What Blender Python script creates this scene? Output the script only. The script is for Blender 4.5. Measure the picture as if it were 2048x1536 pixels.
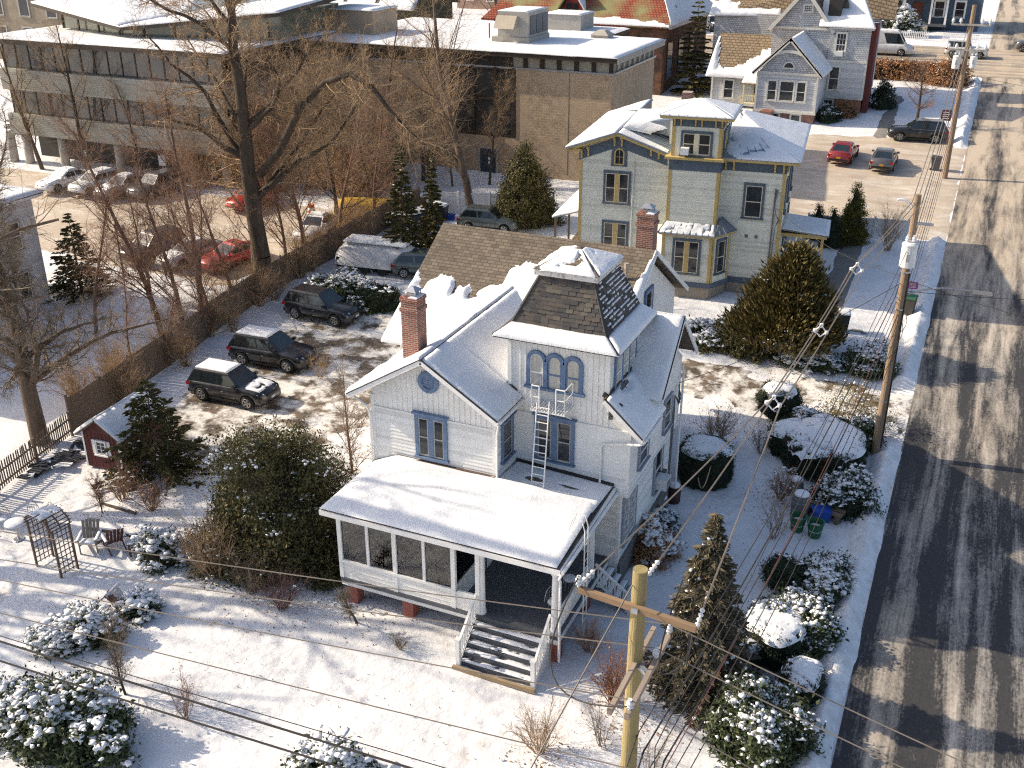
import bpy, math, random
import numpy as np
from mathutils import Vector, Matrix, Euler
for o in list(bpy.data.objects): bpy.data.objects.remove(o)
S = bpy.context.scene
COL = S.collection
R = math.radians
# ---------------------------------------------------------------- camera
CAM_H = 22.5; FPX = 2100.0; PITCH = R(25.0); YAW = R(23.9)
cd = bpy.data.cameras.new('camera'); cam = bpy.data.objects.new('camera', cd); COL.objects.link(cam)
cd.sensor_width = 36.0; cd.lens = FPX/2048*36.0; cd.clip_start = 0.5; cd.clip_end = 3000
cam.location = (0, 0, CAM_H); cam.rotation_euler = (R(90)-PITCH, 0, YAW)
S.camera = cam
# ---------------------------------------------------------------- light
SUN_EL = R(31); SUN_DIR = Vector((math.cos(SUN_EL)*math.cos(R(7.5)), math.cos(SUN_EL)*math.sin(R(7.5)), -math.sin(SUN_EL)))
w = bpy.data.worlds.new('World'); S.world = w; w.use_nodes = True
nt = w.node_tree; bg = nt.nodes['Background']; sk = nt.nodes.new('ShaderNodeTexSky'); sk.sky_type = 'NISHITA'
sk.sun_disc = False; sk.sun_elevation = SUN_EL; sk.sun_rotation = R(-97.5); sk.air_density = 0.9; sk.dust_density = 2.6; sk.ozone_density = 0.9
nt.links.new(sk.outputs[0], bg.inputs[0]); bg.inputs[1].default_value = 0.145
sl = bpy.data.lights.new('sun', 'SUN'); sl.energy = 4.8; sl.angle = R(0.53); sl.color = (1.0, 0.86, 0.655)
so = bpy.data.objects.new('sun', sl); COL.objects.link(so); so.location = (-60, -5, 60)
so.rotation_euler = SUN_DIR.to_track_quat('-Z', 'Y').to_euler()
vs = S.view_settings; vs.view_transform = 'Standard'; vs.look = 'None'; vs.exposure = 0.50; vs.gamma = 1.0; vs.use_curve_mapping = False
# ---------------------------------------------------------------- terrain function and pixel helpers
def Z0(y):
    if y < 36: return 0.0
    if y < 46: return .0039*(y-36)**2
    if y < 120: return .39+.078*(y-46)
    if y < 140: return 6.162+.078*(y-120)-.00195*(y-120)**2
    return 6.942
def ZG(x, y):
    f = max(0.0, min(1.0, (-1.6-x)/2.0))
    return Z0(y) + f*(.035*math.sin(x*.9+y*.35)+.03*math.sin(y*.8-x*.4+1.3)+.02*math.sin(x*2.1+.7)*math.sin(y*1.7))
_fw = np.array([-math.sin(YAW)*math.cos(PITCH), math.cos(YAW)*math.cos(PITCH), -math.sin(PITCH)])
_rt = np.array([math.cos(YAW), math.sin(YAW), 0.0]); _up = np.cross(_rt, _fw)
def ray(x, y): return _fw+_rt*(x-1024)/FPX+_up*(768-y)/FPX
C0 = np.array([0, 0, CAM_H])
def GZ(x, y, z): r = ray(x, y); return Vector(C0+r*((z-CAM_H)/r[2]))
def GY(x, y, Y): r = ray(x, y); return Vector(C0+r*(Y/r[1]))
def GX(x, y, X): r = ray(x, y); return Vector(C0+r*(X/r[0]))
def T(x, y):
    r = ray(x, y); t = 5.0
    while t < 900:
        p = C0+r*t
        if p[2] <= Z0(p[1]): break
        t += 1
    a, b = t-1, t
    for _ in range(25):
        m = (a+b)/2; p = C0+r*m
        if p[2] <= Z0(p[1]): b = m
        else: a = m
    p = C0+r*b
    return Vector((p[0], p[1], ZG(p[0], p[1])))
# ---------------------------------------------------------------- materials
MATS = {}
def _n(nt, t, **k):
    n = nt.nodes.new(t)
    for a, v in k.items(): setattr(n, a, v)
    return n
def coords(nt, mode='Object', scale=(1, 1, 1)):
    tc = _n(nt, 'ShaderNodeTexCoord'); mp = _n(nt, 'ShaderNodeMapping')
    nt.links.new(tc.outputs[mode], mp.inputs[0]); mp.inputs['Scale'].default_value = scale
    return mp.outputs[0]
def M(name, c1, c2=None, scale=4.0, rough=.8, bump=0.0, bscale=30.0, metal=0.0, spec=.3, stretch=(1, 1, 1), lo=.35, hi=.65, c3=None, s3=1.0, lo3=.5, hi3=.7, alpha=1.0, mode='Object'):
    m = bpy.data.materials.new(name); m.use_nodes = True; nt = m.node_tree; b = nt.nodes['Principled BSDF']
    b.inputs['Roughness'].default_value = rough; b.inputs['Metallic'].default_value = metal
    b.inputs['Specular IOR Level'].default_value = spec
    c1 = (*c1, 1); b.inputs['Base Color'].default_value = c1
    if c2 is not None or bump:
        v = coords(nt, mode, stretch)
    if c2 is not None:
        no = _n(nt, 'ShaderNodeTexNoise'); no.inputs['Scale'].default_value = scale; no.inputs['Detail'].default_value = 6; no.inputs['Roughness'].default_value = .62
        nt.links.new(v, no.inputs['Vector'])
        rp = _n(nt, 'ShaderNodeValToRGB'); e = rp.color_ramp.elements; e[0].position = lo; e[1].position = hi
        e[0].color = c1; e[1].color = (*c2, 1); nt.links.new(no.outputs['Fac'], rp.inputs[0]); out = rp.outputs[0]
        if c3 is not None:
            n3 = _n(nt, 'ShaderNodeTexNoise'); n3.inputs['Scale'].default_value = s3; n3.inputs['Detail'].default_value = 8; n3.inputs['Roughness'].default_value = .65
            nt.links.new(v, n3.inputs['Vector'])
            r3 = _n(nt, 'ShaderNodeMapRange'); r3.inputs[1].default_value = lo3; r3.inputs[2].default_value = hi3; nt.links.new(n3.outputs['Fac'], r3.inputs[0])
            mx = _n(nt, 'ShaderNodeMix', data_type='RGBA'); nt.links.new(r3.outputs[0], mx.inputs[0]); nt.links.new(out, mx.inputs[6]); mx.inputs[7].default_value = (*c3, 1)
            out = mx.outputs[2]
        nt.links.new(out, b.inputs['Base Color'])
    if bump:
        nb = _n(nt, 'ShaderNodeTexNoise'); nb.inputs['Scale'].default_value = bscale; nb.inputs['Detail'].default_value = 5; nt.links.new(v, nb.inputs['Vector'])
        bp = _n(nt, 'ShaderNodeBump'); bp.inputs['Strength'].default_value = bump; bp.inputs['Distance'].default_value = .05
        nt.links.new(nb.outputs['Fac'], bp.inputs['Height']); nt.links.new(bp.outputs[0], b.inputs['Normal'])
    MATS[name] = m
    return m
def MBrick(name, c1, c2, mortar, bw, bh, mort=.012, axis='wall', rough=.85, bump=.5, off=.5, tint=None, msm=.1):
    """coursed pieces too small to build singly: bricks / roof shingles, laid out in metres"""
    m = bpy.data.materials.new(name); m.use_nodes = True; nt = m.node_tree; b = nt.nodes['Principled BSDF']; b.inputs['Roughness'].default_value = rough
    b.inputs['Specular IOR Level'].default_value = .2
    tc = _n(nt, 'ShaderNodeTexCoord'); sp = _n(nt, 'ShaderNodeSeparateXYZ'); nt.links.new(tc.outputs['Object'], sp.inputs[0])
    cb = _n(nt, 'ShaderNodeCombineXYZ')
    if axis == 'wall':
        ad = _n(nt, 'ShaderNodeMath', operation='ADD'); nt.links.new(sp.outputs[0], ad.inputs[0]); nt.links.new(sp.outputs[1], ad.inputs[1])
        nt.links.new(ad.outputs[0], cb.inputs[0]); nt.links.new(sp.outputs[2], cb.inputs[1])
    elif axis == 'roofx':      # courses run along x
        ml = _n(nt, 'ShaderNodeMath', operation='MULTIPLY'); ml.inputs[1].default_value = 1.18; nt.links.new(sp.outputs[1], ml.inputs[0])
        nt.links.new(sp.outputs[0], cb.inputs[0]); nt.links.new(ml.outputs[0], cb.inputs[1])
    else:
        ml = _n(nt, 'ShaderNodeMath', operation='MULTIPLY'); ml.inputs[1].default_value = 1.18; nt.links.new(sp.outputs[0], ml.inputs[0])
        nt.links.new(sp.outputs[1], cb.inputs[0]); nt.links.new(ml.outputs[0], cb.inputs[1])
    br = _n(nt, 'ShaderNodeTexBrick'); br.offset = off; br.inputs['Scale'].default_value = 1.0; br.inputs['Brick Width'].default_value = bw; br.inputs['Row Height'].default_value = bh
    br.inputs['Mortar Size'].default_value = mort; br.inputs['Mortar Smooth'].default_value = msm; br.inputs['Bias'].default_value = 0
    br.inputs['Color1'].default_value = (*c1, 1); br.inputs['Color2'].default_value = (*c2, 1); br.inputs['Mortar'].default_value = (*mortar, 1)
    nt.links.new(cb.outputs[0], br.inputs['Vector'])
    no = _n(nt, 'ShaderNodeTexNoise'); no.inputs['Scale'].default_value = 2.2; no.inputs['Detail'].default_value = 8; nt.links.new(tc.outputs['Object'], no.inputs['Vector'])
    mr = _n(nt, 'ShaderNodeMapRange'); mr.inputs[1].default_value = .3; mr.inputs[2].default_value = .75; mr.inputs[3].default_value = .78; mr.inputs[4].default_value = 1.18; nt.links.new(no.outputs['Fac'], mr.inputs[0])
    mx = _n(nt, 'ShaderNodeMix', data_type='RGBA'); mx.blend_type = 'MULTIPLY'; mx.inputs[0].default_value = 1
    nt.links.new(br.outputs['Color'], mx.inputs[6]); nt.links.new(mr.outputs[0], mx.inputs[7]); out = mx.outputs[2]
    if tint:
        n2 = _n(nt, 'ShaderNodeTexNoise'); n2.inputs['Scale'].default_value = tint[1]; n2.inputs['Detail'].default_value = 5; nt.links.new(tc.outputs['Object'], n2.inputs['Vector'])
        r2 = _n(nt, 'ShaderNodeMapRange'); r2.inputs[1].default_value = .42; r2.inputs[2].default_value = .6; nt.links.new(n2.outputs['Fac'], r2.inputs[0])
        m2 = _n(nt, 'ShaderNodeMix', data_type='RGBA'); m2.blend_type = 'MIX'; nt.links.new(r2.outputs[0], m2.inputs[0]); nt.links.new(out, m2.inputs[6]); m2.inputs[7].default_value = (*tint[0], 1); out = m2.outputs[2]
    nt.links.new(out, b.inputs['Base Color'])
    bp = _n(nt, 'ShaderNodeBump'); bp.inputs['Strength'].default_value = bump; bp.inputs['Distance'].default_value = .02; bp.invert = True
    nt.links.new(br.outputs['Fac'], bp.inputs['Height']); nt.links.new(bp.outputs[0], b.inputs['Normal'])
    MATS[name] = m
    return m
SNOW = M('snow', (.79, .795, .81), (.70, .71, .735), scale=1.3, rough=.6, bump=.35, bscale=9, spec=.25)
GSNOW = M('ground_snow', (.76, .76, .77), (.66, .66, .675), scale=.6, rough=.65, bump=.9, bscale=3.5, spec=.2, c3=(.47, .41, .34), s3=.5, lo3=.58, hi3=.80)
WHITE = M('white_paint', (.80, .79, .76), (.73, .71, .67), scale=1.2, rough=.6, bump=.05, c3=(.56, .52, .46), s3=3.5, lo3=.62, hi3=.85)
WHITE2 = M('clean_white_trim', (.80, .79, .77), (.72, .71, .69), scale=3, rough=.55)
BLUE = M('worn_blue_paint', (.105, .165, .275), (.15, .215, .33), scale=5, rough=.65, bump=.1, c3=(.34, .36, .40), s3=7, lo3=.58, hi3=.75)
GLASS = M('window_glass', (.018, .020, .024), (.045, .047, .05), scale=.9, rough=.04, spec=.6)
CURTAIN = M('curtained_glass', (.50, .48, .42), (.36, .35, .31), scale=2.5, rough=.2, spec=.6, stretch=(6, 6, .4))
BRICK = MBrick('red_brick', (.30, .10, .065), (.21, .065, .045), (.36, .31, .27), .22, .075, .012)
SHING = MBrick('brown_roof_shingle', (.20, .165, .128), (.135, .112, .088), (.095, .078, .06), .31, .17, .016, axis='roofx', rough=.95)
SHINGY = MBrick('brown_roof_shingle_side', (.19, .155, .118), (.135, .11, .085), (.07, .055, .042), .34, .20, .018, axis='roofy', rough=.95)
SLATE = [M('slate_%s' % k, c, tuple(x*.75 for x in c), scale=6, rough=.8, bump=.25, bscale=25) for k, c in (('grey', (.085, .078, .074)), ('brown', (.105, .090, .078)), ('dark', (.062, .060, .062)), ('pale', (.135, .12, .10)))]
DARK = M('dark_flashing', (.035, .033, .032), (.05, .045, .04), scale=6, rough=.7)
BROWN = M('brown_flashing', (.13, .085, .062), (.10, .065, .05), scale=5, rough=.75)
GREYP = M('grey_floor_paint', (.115, .12, .135), (.085, .09, .10), scale=3, rough=.6, bump=.1, stretch=(1, 8, 1))
WOOD = M('weathered_wood', (.20, .145, .10), (.13, .095, .07), scale=3, rough=.85, bump=.3, bscale=14, stretch=(1, 1, 8))
PALEWOOD = M('new_tan_wood', (.34, .25, .15), (.26, .19, .115), scale=4, rough=.8, bump=.2, stretch=(6, 1, 6))
METAL = M('galvanised_metal', (.45, .46, .48), (.36, .37, .39), scale=4, rough=.4, metal=.7)
BLACK = M('black_rubber', (.016, .016, .017), (.024, .024, .025), scale=8, rough=.75)
# ---------------------------------------------------------------- mesh builder
class MB:
    def __init__(s): s.v = []; s.f = []
    def add(s, vs, fs):
        o = len(s.v); s.v.extend([tuple(p) for p in vs]); s.f.extend([tuple(i+o for i in f) for f in fs]); return s
    def box(s, x0, x1, y0, y1, z0, z1):
        return s.add([(x0, y0, z0), (x1, y0, z0), (x1, y1, z0), (x0, y1, z0), (x0, y0, z1), (x1, y0, z1), (x1, y1, z1), (x0, y1, z1)],
                     [(0, 3, 2, 1), (4, 5, 6, 7), (0, 1, 5, 4), (1, 2, 6, 5), (2, 3, 7, 6), (3, 0, 4, 7)])
    def hexa(s, bot, top):
        n = len(bot); return s.add(list(bot)+list(top), [tuple(range(n-1, -1, -1)), tuple(range(n, 2*n))]+[(i, (i+1) % n, n+(i+1) % n, n+i) for i in range(n)])
    def slab(s, pts, th):
        """flat polygon with thickness th below it"""
        p = [Vector(q) for q in pts]; n = (p[1]-p[0]).cross(p[2]-p[0]).normalized()
        if n.z < 0: p = p[::-1]; n = -n
        return s.hexa([q-n*th for q in p], p)
    def bar(s, a, b, wd, ht=None, upv=(0, 0, 1)):
        a = Vector(a); b = Vector(b); d = (b-a).normalized(); u = d.cross(Vector(upv))
        if u.length < 1e-4: u = Vector((1, 0, 0))
        u.normalize(); v = u.cross(d); ht = ht or wd; c = [u*wd/2+v*ht/2, -u*wd/2+v*ht/2, -u*wd/2-v*ht/2, u*wd/2-v*ht/2]
        return s.hexa([a+q for q in c], [b+q for q in c])
    def tube(s, pts, r, n=6, cap=True):
        pts = [Vector(p) for p in pts]; k = len(pts); rr = r if isinstance(r, (list, tuple)) else [r]*k; o = len(s.v); u = None
        for i, p in enumerate(pts):
            d = (pts[min(i+1, k-1)]-pts[max(i-1, 0)]).normalized()
            if u is None:
                u = d.orthogonal().normalized()
            else:
                u = (u-d*u.dot(d)).normalized()
            v = d.cross(u)
            for j in range(n):
                a = 2*math.pi*j/n; s.v.append(tuple(p+u*math.cos(a)*rr[i]+v*math.sin(a)*rr[i]))
        for i in range(k-1):
            for j in range(n):
                s.f.append((o+i*n+j, o+i*n+(j+1) % n, o+(i+1)*n+(j+1) % n, o+(i+1)*n+j))
        if cap: s.f.append(tuple(o+j for j in range(n-1, -1, -1))); s.f.append(tuple(o+(k-1)*n+j for j in range(n)))
        return s
    def lathe(s, c, prof, n=16, ax='z'):
        """prof: (r, h) pairs"""
        o = len(s.v); k = len(prof)
        for r, h in prof:
            for j in range(n):
                a = 2*math.pi*j/n
                if ax == 'z': s.v.append((c[0]+r*math.cos(a), c[1]+r*math.sin(a), c[2]+h))
                elif ax == 'y': s.v.append((c[0]+r*math.cos(a), c[1]+h, c[2]+r*math.sin(a)))
                else: s.v.append((c[0]+h, c[1]+r*math.cos(a), c[2]+r*math.sin(a)))
        for i in range(k-1):
            for j in range(n): s.f.append((o+i*n+j, o+i*n+(j+1) % n, o+(i+1)*n+(j+1) % n, o+(i+1)*n+j))
        s.f.append(tuple(o+j for j in range(n-1, -1, -1))); s.f.append(tuple(o+(k-1)*n+j for j in range(n)))
        return s
    # box in a wall frame: origin O, U along the wall, N outwards
    def ob(s, O, U, a0, a1, z0, z1, d0, d1):
        O = Vector(O); U = Vector(U); N = Vector((U.y, -U.x, 0)); q = lambda a, d, z: O+U*a+N*d+Vector((0, 0, z))
        return s.hexa([q(a0, d1, z0), q(a1, d1, z0), q(a1, d0, z0), q(a0, d0, z0)], [q(a0, d1, z1), q(a1, d1, z1), q(a1, d0, z1), q(a0, d0, z1)])
    def clap(s, O, U, poly, h=.13, out=.026, z_start=None):
        """lapped boards over a convex polygon of (a, z) in a wall frame"""
        O = Vector(O); U = Vector(U); N = Vector((U.y, -U.x, 0))
        zs = [p[1] for p in poly]; z = min(zs); zt = max(zs)
        def span(zz):
            xs = []
            for i in range(len(poly)):
                (a0, b0), (a1, b1) = poly[i], poly[(i+1) % len(poly)]
                if abs(b1-b0) < 1e-9:
                    if abs(b0-zz) < 1e-6: xs += [a0, a1]
                elif min(b0, b1)-1e-9 <= zz <= max(b0, b1)+1e-9: xs.append(a0+(a1-a0)*(zz-b0)/(b1-b0))
            return (min(xs), max(xs)) if xs else None
        while z < zt-1e-4:
            z2 = min(z+h, zt); A = span(z); B = span(z2)
            if A and B:
                P = lambda a, d, zz: O+U*a+N*d+Vector((0, 0, zz))
                s.add([P(A[0], out, z), P(A[1], out, z), P(B[1], .006, z2), P(B[0], .006, z2), P(A[0], 0, z), P(A[1], 0, z), P(B[0], 0, z2), P(B[1], 0, z2)], [(0, 1, 2, 3), (4, 5, 1, 0), (1, 5, 7, 2), (4, 0, 3, 6)])
            z = z2
        return s
    def build(s, name, mat, parent=None, smooth=False, off=None, coll=None):
        me = bpy.data.meshes.new(name)
        V = s.v
        if off is not None: ox, oy, oz = off; V = [(a-ox, b-oy, c-oz) for a, b, c in V]
        elif parent is not None and parent.get('_w'): 
            ox, oy, oz = parent['_w']; V = [(a-ox, b-oy, c-oz) for a, b, c in V]
        me.from_pydata(V, [], s.f); me.update()
        if smooth: me.polygons.foreach_set('use_smooth', [True]*len(me.polygons))
        return obj(name, me, mat, parent)
WORIG = {}
def obj(name, me, mat=None, parent=None):
    o = bpy.data.objects.new(name, me); COL.objects.link(o)
    if mat is not None and me is not None:
        me.materials.clear()
        for q in (mat if isinstance(mat, (list, tuple)) else [mat]): me.materials.append(q)
    if parent is not None:
        o.parent = parent
        if parent.name in WORIG: WORIG[o.name] = WORIG[parent.name]
    return o
class WB(MB):
    """mesh in world coordinates, attached to a thing that sits at its base"""
    def build(s, name, mat, parent=None, smooth=False):
        return MB.build(s, name, mat, parent, smooth, off=WORIG.get(parent.name) if parent is not None else None)
def board_tones(o, mats, seed=1):
    rr_ = random.Random(seed); me = o.data; me.materials.clear()
    for m in mats: me.materials.append(m)
    idx = []; cur = 0
    for i in range(len(me.polygons)):
        if i % 4 == 0: cur = rr_.choices(range(len(mats)), (6, 3, 2)[:len(mats)])[0]
        idx.append(cur)
    me.polygons.foreach_set('material_index', idx); o['kind'] = 'stuff'; return o
def tones(name, c): return [M(name+'_'+k, tuple(x*f for x in c), tuple(x*f*.93 for x in c), scale=1.5, rough=.65, c3=tuple(x*.72 for x in c), s3=3.0, lo3=.6, hi3=.85) for k, f in (('clean', 1.0), ('faded', .93), ('grimy', .84))]
def tag(o, label, cat, group=None, kind=None):
    if label: o['label'] = label
    if cat: o['category'] = cat
    if group: o['group'] = group
    if kind: o['kind'] = kind
    return o
def thing(name, label, cat, loc=(0, 0, 0), rz=0.0, group=None, world=False):
    o = bpy.data.objects.new(name, None); COL.objects.link(o); o.location = loc; o.rotation_euler = (0, 0, rz); o.empty_display_size = .3
    if world: WORIG[o.name] = tuple(loc)
    return tag(o, label, cat, group)
def struct(o, name=None): o['kind'] = 'structure'; return o
def dup(root, loc, rz=0.0, sc=1.0, label=None, group=None):
    r = root.copy(); COL.objects.link(r); r.location = loc; r.rotation_euler = (0, 0, rz); r.scale = (sc, sc, sc) if not isinstance(sc, tuple) else sc
    if label: r['label'] = label
    if group: r['group'] = group
    for ch in root.children:
        c = ch.copy(); COL.objects.link(c); c.parent = r
        for g in ch.children:
            d = g.copy(); COL.objects.link(d); d.parent = c
    return r
def np_mesh(name, verts, faces, mat, parent=None, smooth=False, matidx=None):
    """faces: (n, k) array, all the same size"""
    me = bpy.data.meshes.new(name); verts = np.asarray(verts, np.float32); faces = np.asarray(faces, np.int32); n, k = faces.shape
    me.vertices.add(len(verts)); me.vertices.foreach_set('co', verts.ravel())
    me.loops.add(n*k); me.loops.foreach_set('vertex_index', faces.ravel())
    me.polygons.add(n); me.polygons.foreach_set('loop_start', np.arange(n, dtype=np.int32)*k)
    me.polygons.foreach_set('loop_total', np.full(n, k, np.int32))
    if smooth: me.polygons.foreach_set('use_smooth', np.ones(n, bool))
    if matidx is not None: me.polygons.foreach_set('material_index', np.asarray(matidx, np.int32))
    me.update(); me.validate()
    return obj(name, me, mat, parent)
# smooth lattice noise for shapes
_rs = np.random.RandomState(7); _lat = _rs.rand(64, 64)
def vnoise(x, y):
    xi = math.floor(x); yi = math.floor(y); fx = x-xi; fy = y-yi; fx = fx*fx*(3-2*fx); fy = fy*fy*(3-2*fy)
    g = lambda i, j: _lat[i & 63, j & 63]
    return (g(xi, yi)*(1-fx)+g(xi+1, yi)*fx)*(1-fy)+(g(xi, yi+1)*(1-fx)+g(xi+1, yi+1)*fx)*fy
def fbm(x, y): return (vnoise(x, y)+.5*vnoise(x*2.1+7, y*2.1+3)+.25*vnoise(x*4.3+1, y*4.3+9))/1.75
def snow_sheet(quad, th, mask=None, res=.12, seed=0.0, edge=.16, drop=.02):
    """thick uneven snow on a planar quad (p00,p10,p11,p01); mask(u,v)->signed cover, <=0 means bare"""
    p00, p10, p11, p01 = [Vector(q) for q in quad]; n = (p10-p00).cross(p01-p00).normalized()
    if n.z < 0: n = -n
    L = max((p10-p00).length, (p11-p01).length); Wd = max((p01-p00).length, (p11-p10).length); nu = max(2, int(L/res)); nv = max(2, int(Wd/res)); mb = WB(); idx = {}
    def pos(i, j):
        u = i/nu; v = j/nv; p = (p00*(1-u)+p10*u)*(1-v)+(p01*(1-u)+p11*u)*v
        m = 1.0 if mask is None else mask(u, v)
        b = min(u*L, (1-u)*L, v*Wd, (1-v)*Wd)
        k = min(1.0, max(0.0, m)); k = k*k*(3-2*k)
        e = min(1.0, b/edge+.25); e = e**.5
        h = th*k*e*(.55+.55*fbm(u*L*.8+seed, v*Wd*.8+seed*2)+.35*fbm(u*L*3.1+seed, v*Wd*3.1)) - (drop if k < .02 else 0)
        return p+n*(h+.004), k
    for i in range(nu+1):
        for j in range(nv+1):
            p, k = pos(i, j); idx[i, j] = (len(mb.v), k); mb.v.append(tuple(p))
    for i in range(nu):
        for j in range(nv):
            q = [idx[i, j], idx[i+1, j], idx[i+1, j+1], idx[i, j+1]]
            if max(a[1] for a in q) > .01: mb.f.append(tuple(a[0] for a in q))
    # outer skirt
    ring = [(i, 0) for i in range(nu+1)]+[(nu, j) for j in range(1, nv+1)]+[(i, nv) for i in range(nu-1, -1, -1)]+[(0, j) for j in range(nv-1, 0, -1)]
    for a in range(len(ring)):
        A = idx[ring[a]]; B = idx[ring[(a+1) % len(ring)]]
        if max(A[1], B[1]) > .01:
            pa = Vector(mb.v[A[0]])-Vector((0, 0, th*.8)); pb = Vector(mb.v[B[0]])-Vector((0, 0, th*.8)); o = len(mb.v); mb.v += [tuple(pa), tuple(pb)]; mb.f.append((A[0], o, o+1, B[0]))
    return mb
# ================================================================ the setting
def arr(*segs):
    out = []
    for a, b, st in segs: out += list(np.arange(a, b-1e-6, st))
    return np.array(out+[segs[-1][1]])
def grid(name, xs, ys, zf, mat, keep=None, smooth=True):
    nx, ny = len(xs), len(ys); V = np.empty((nx*ny, 3)); K = np.zeros(nx*ny)
    for i, x in enumerate(xs):
        for j, y in enumerate(ys): V[i*ny+j] = (x, y, zf(x, y))
    F = [(i*ny+j, (i+1)*ny+j, (i+1)*ny+j+1, i*ny+j+1) for i in range(nx-1) for j in range(ny-1)]
    if keep is not None:
        K = np.array([keep(v[0], v[1]) for v in V]); F = [f for f in F if max(K[list(f)]) > 0]
    return np_mesh(name, V, F, mat, smooth=smooth)
# footprints and hollows trodden into the lawn
DIPS = {}
def trail(pxs, step=.62, w=.13):
    pts = [T(*p) for p in pxs]; k = 0
    for a, b in zip(pts[:-1], pts[1:]):
        n = max(1, int((b-a).length/step)); d = (b-a).normalized(); s = Vector((-d.y, d.x, 0))
        for i in range(n):
            q = a.lerp(b, i/n)+s*(w if k % 2 else -w); k += 1; DIPS.setdefault((int(q.x), int(q.y)), []).append((q.x, q.y))
trail(((990, 1400), (960, 1440), (930, 1500), (900, 1560))); trail(((1010, 1395), (985, 1450), (960, 1530))); trail(((690, 1330), (740, 1430), (790, 1540))); trail(((560, 1290), (470, 1250), (400, 1200), (330, 1170), (250, 1160))); trail(((1480, 990), (1440, 1060), (1400, 1110), (1370, 1160))); trail(((1500, 870), (1500, 950), (1470, 1010), (1420, 1080))); trail(((60, 900), (140, 960), (150, 1030)), .5); trail(((640, 1300), (560, 1330), (450, 1400), (380, 1500)), .55)
def ground_z(x, y):
    z = ZG(x, y)
    if -45 < x < -1.5 and 8 < y < 60:
        z += .045*(fbm(x*1.3, y*1.3)-.62)+.02*(vnoise(x*4, y*4)-.6)
        for i in (-1, 0, 1):
            for j in (-1, 0, 1):
                for dx, dy in DIPS.get((int(x)+i, int(y)+j), ()):
                    r2 = (x-dx)**2+(y-dy)**2
                    if r2 < .12: z += -.10*math.exp(-r2/.022)+.025*math.exp(-(math.sqrt(r2)-.24)**2/.004)
    return z
struct(grid('ground', arr((-420, -90, 15), (-90, -45, 2), (-45, -34, .5), (-34, -1.5, .17), (-1.5, 12, 1.5), (12, 420, 15)), arr((-90, 8, 7), (8, 14, .5), (14, 48, .17), (48, 75, .5), (75, 150, 2), (150, 760, 20)), ground_z, GSNOW))
def inside_d(x, y, poly):
    """signed distance to a polygon, positive inside"""
    d = 1e9; ins = False; n = len(poly)
    for i in range(n):
        x0, y0 = poly[i]; x1, y1 = poly[(i+1) % n]; dx, dy = x1-x0, y1-y0
        t = max(0, min(1, ((x-x0)*dx+(y-y0)*dy)/(dx*dx+dy*dy))); d = min(d, math.hypot(x-x0-t*dx, y-y0-t*dy))
        if (y0 > y) != (y1 > y) and x < (x1-x0)*(y-y0)/(y1-y0)+x0: ins = not ins
    return d if ins else -d
def sheet(name, poly, mat, res=.4, rough_edge=.5, patch=0.0, off=.03, freq=.5):
    xs = [p[0] for p in poly]; ys = [p[1] for p in poly]
    def sd(x, y): return inside_d(x, y, poly)+rough_edge*2*(fbm(x*freq*2, y*freq*2)-.5)-patch*max(0, fbm(x*freq+31, y*freq+17)-.52)*12
    def zf(x, y):
        m = max(-1.0, min(1.0, sd(x, y)/.5)); return ZG(x, y)+off*(m if m > 0 else m*3)
    return struct(grid(name, np.arange(min(xs)-1, max(xs)+1.01, res), np.arange(min(ys)-1, max(ys)+1.01, res), zf, mat, keep=lambda x, y: sd(x, y)+.3))
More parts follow.
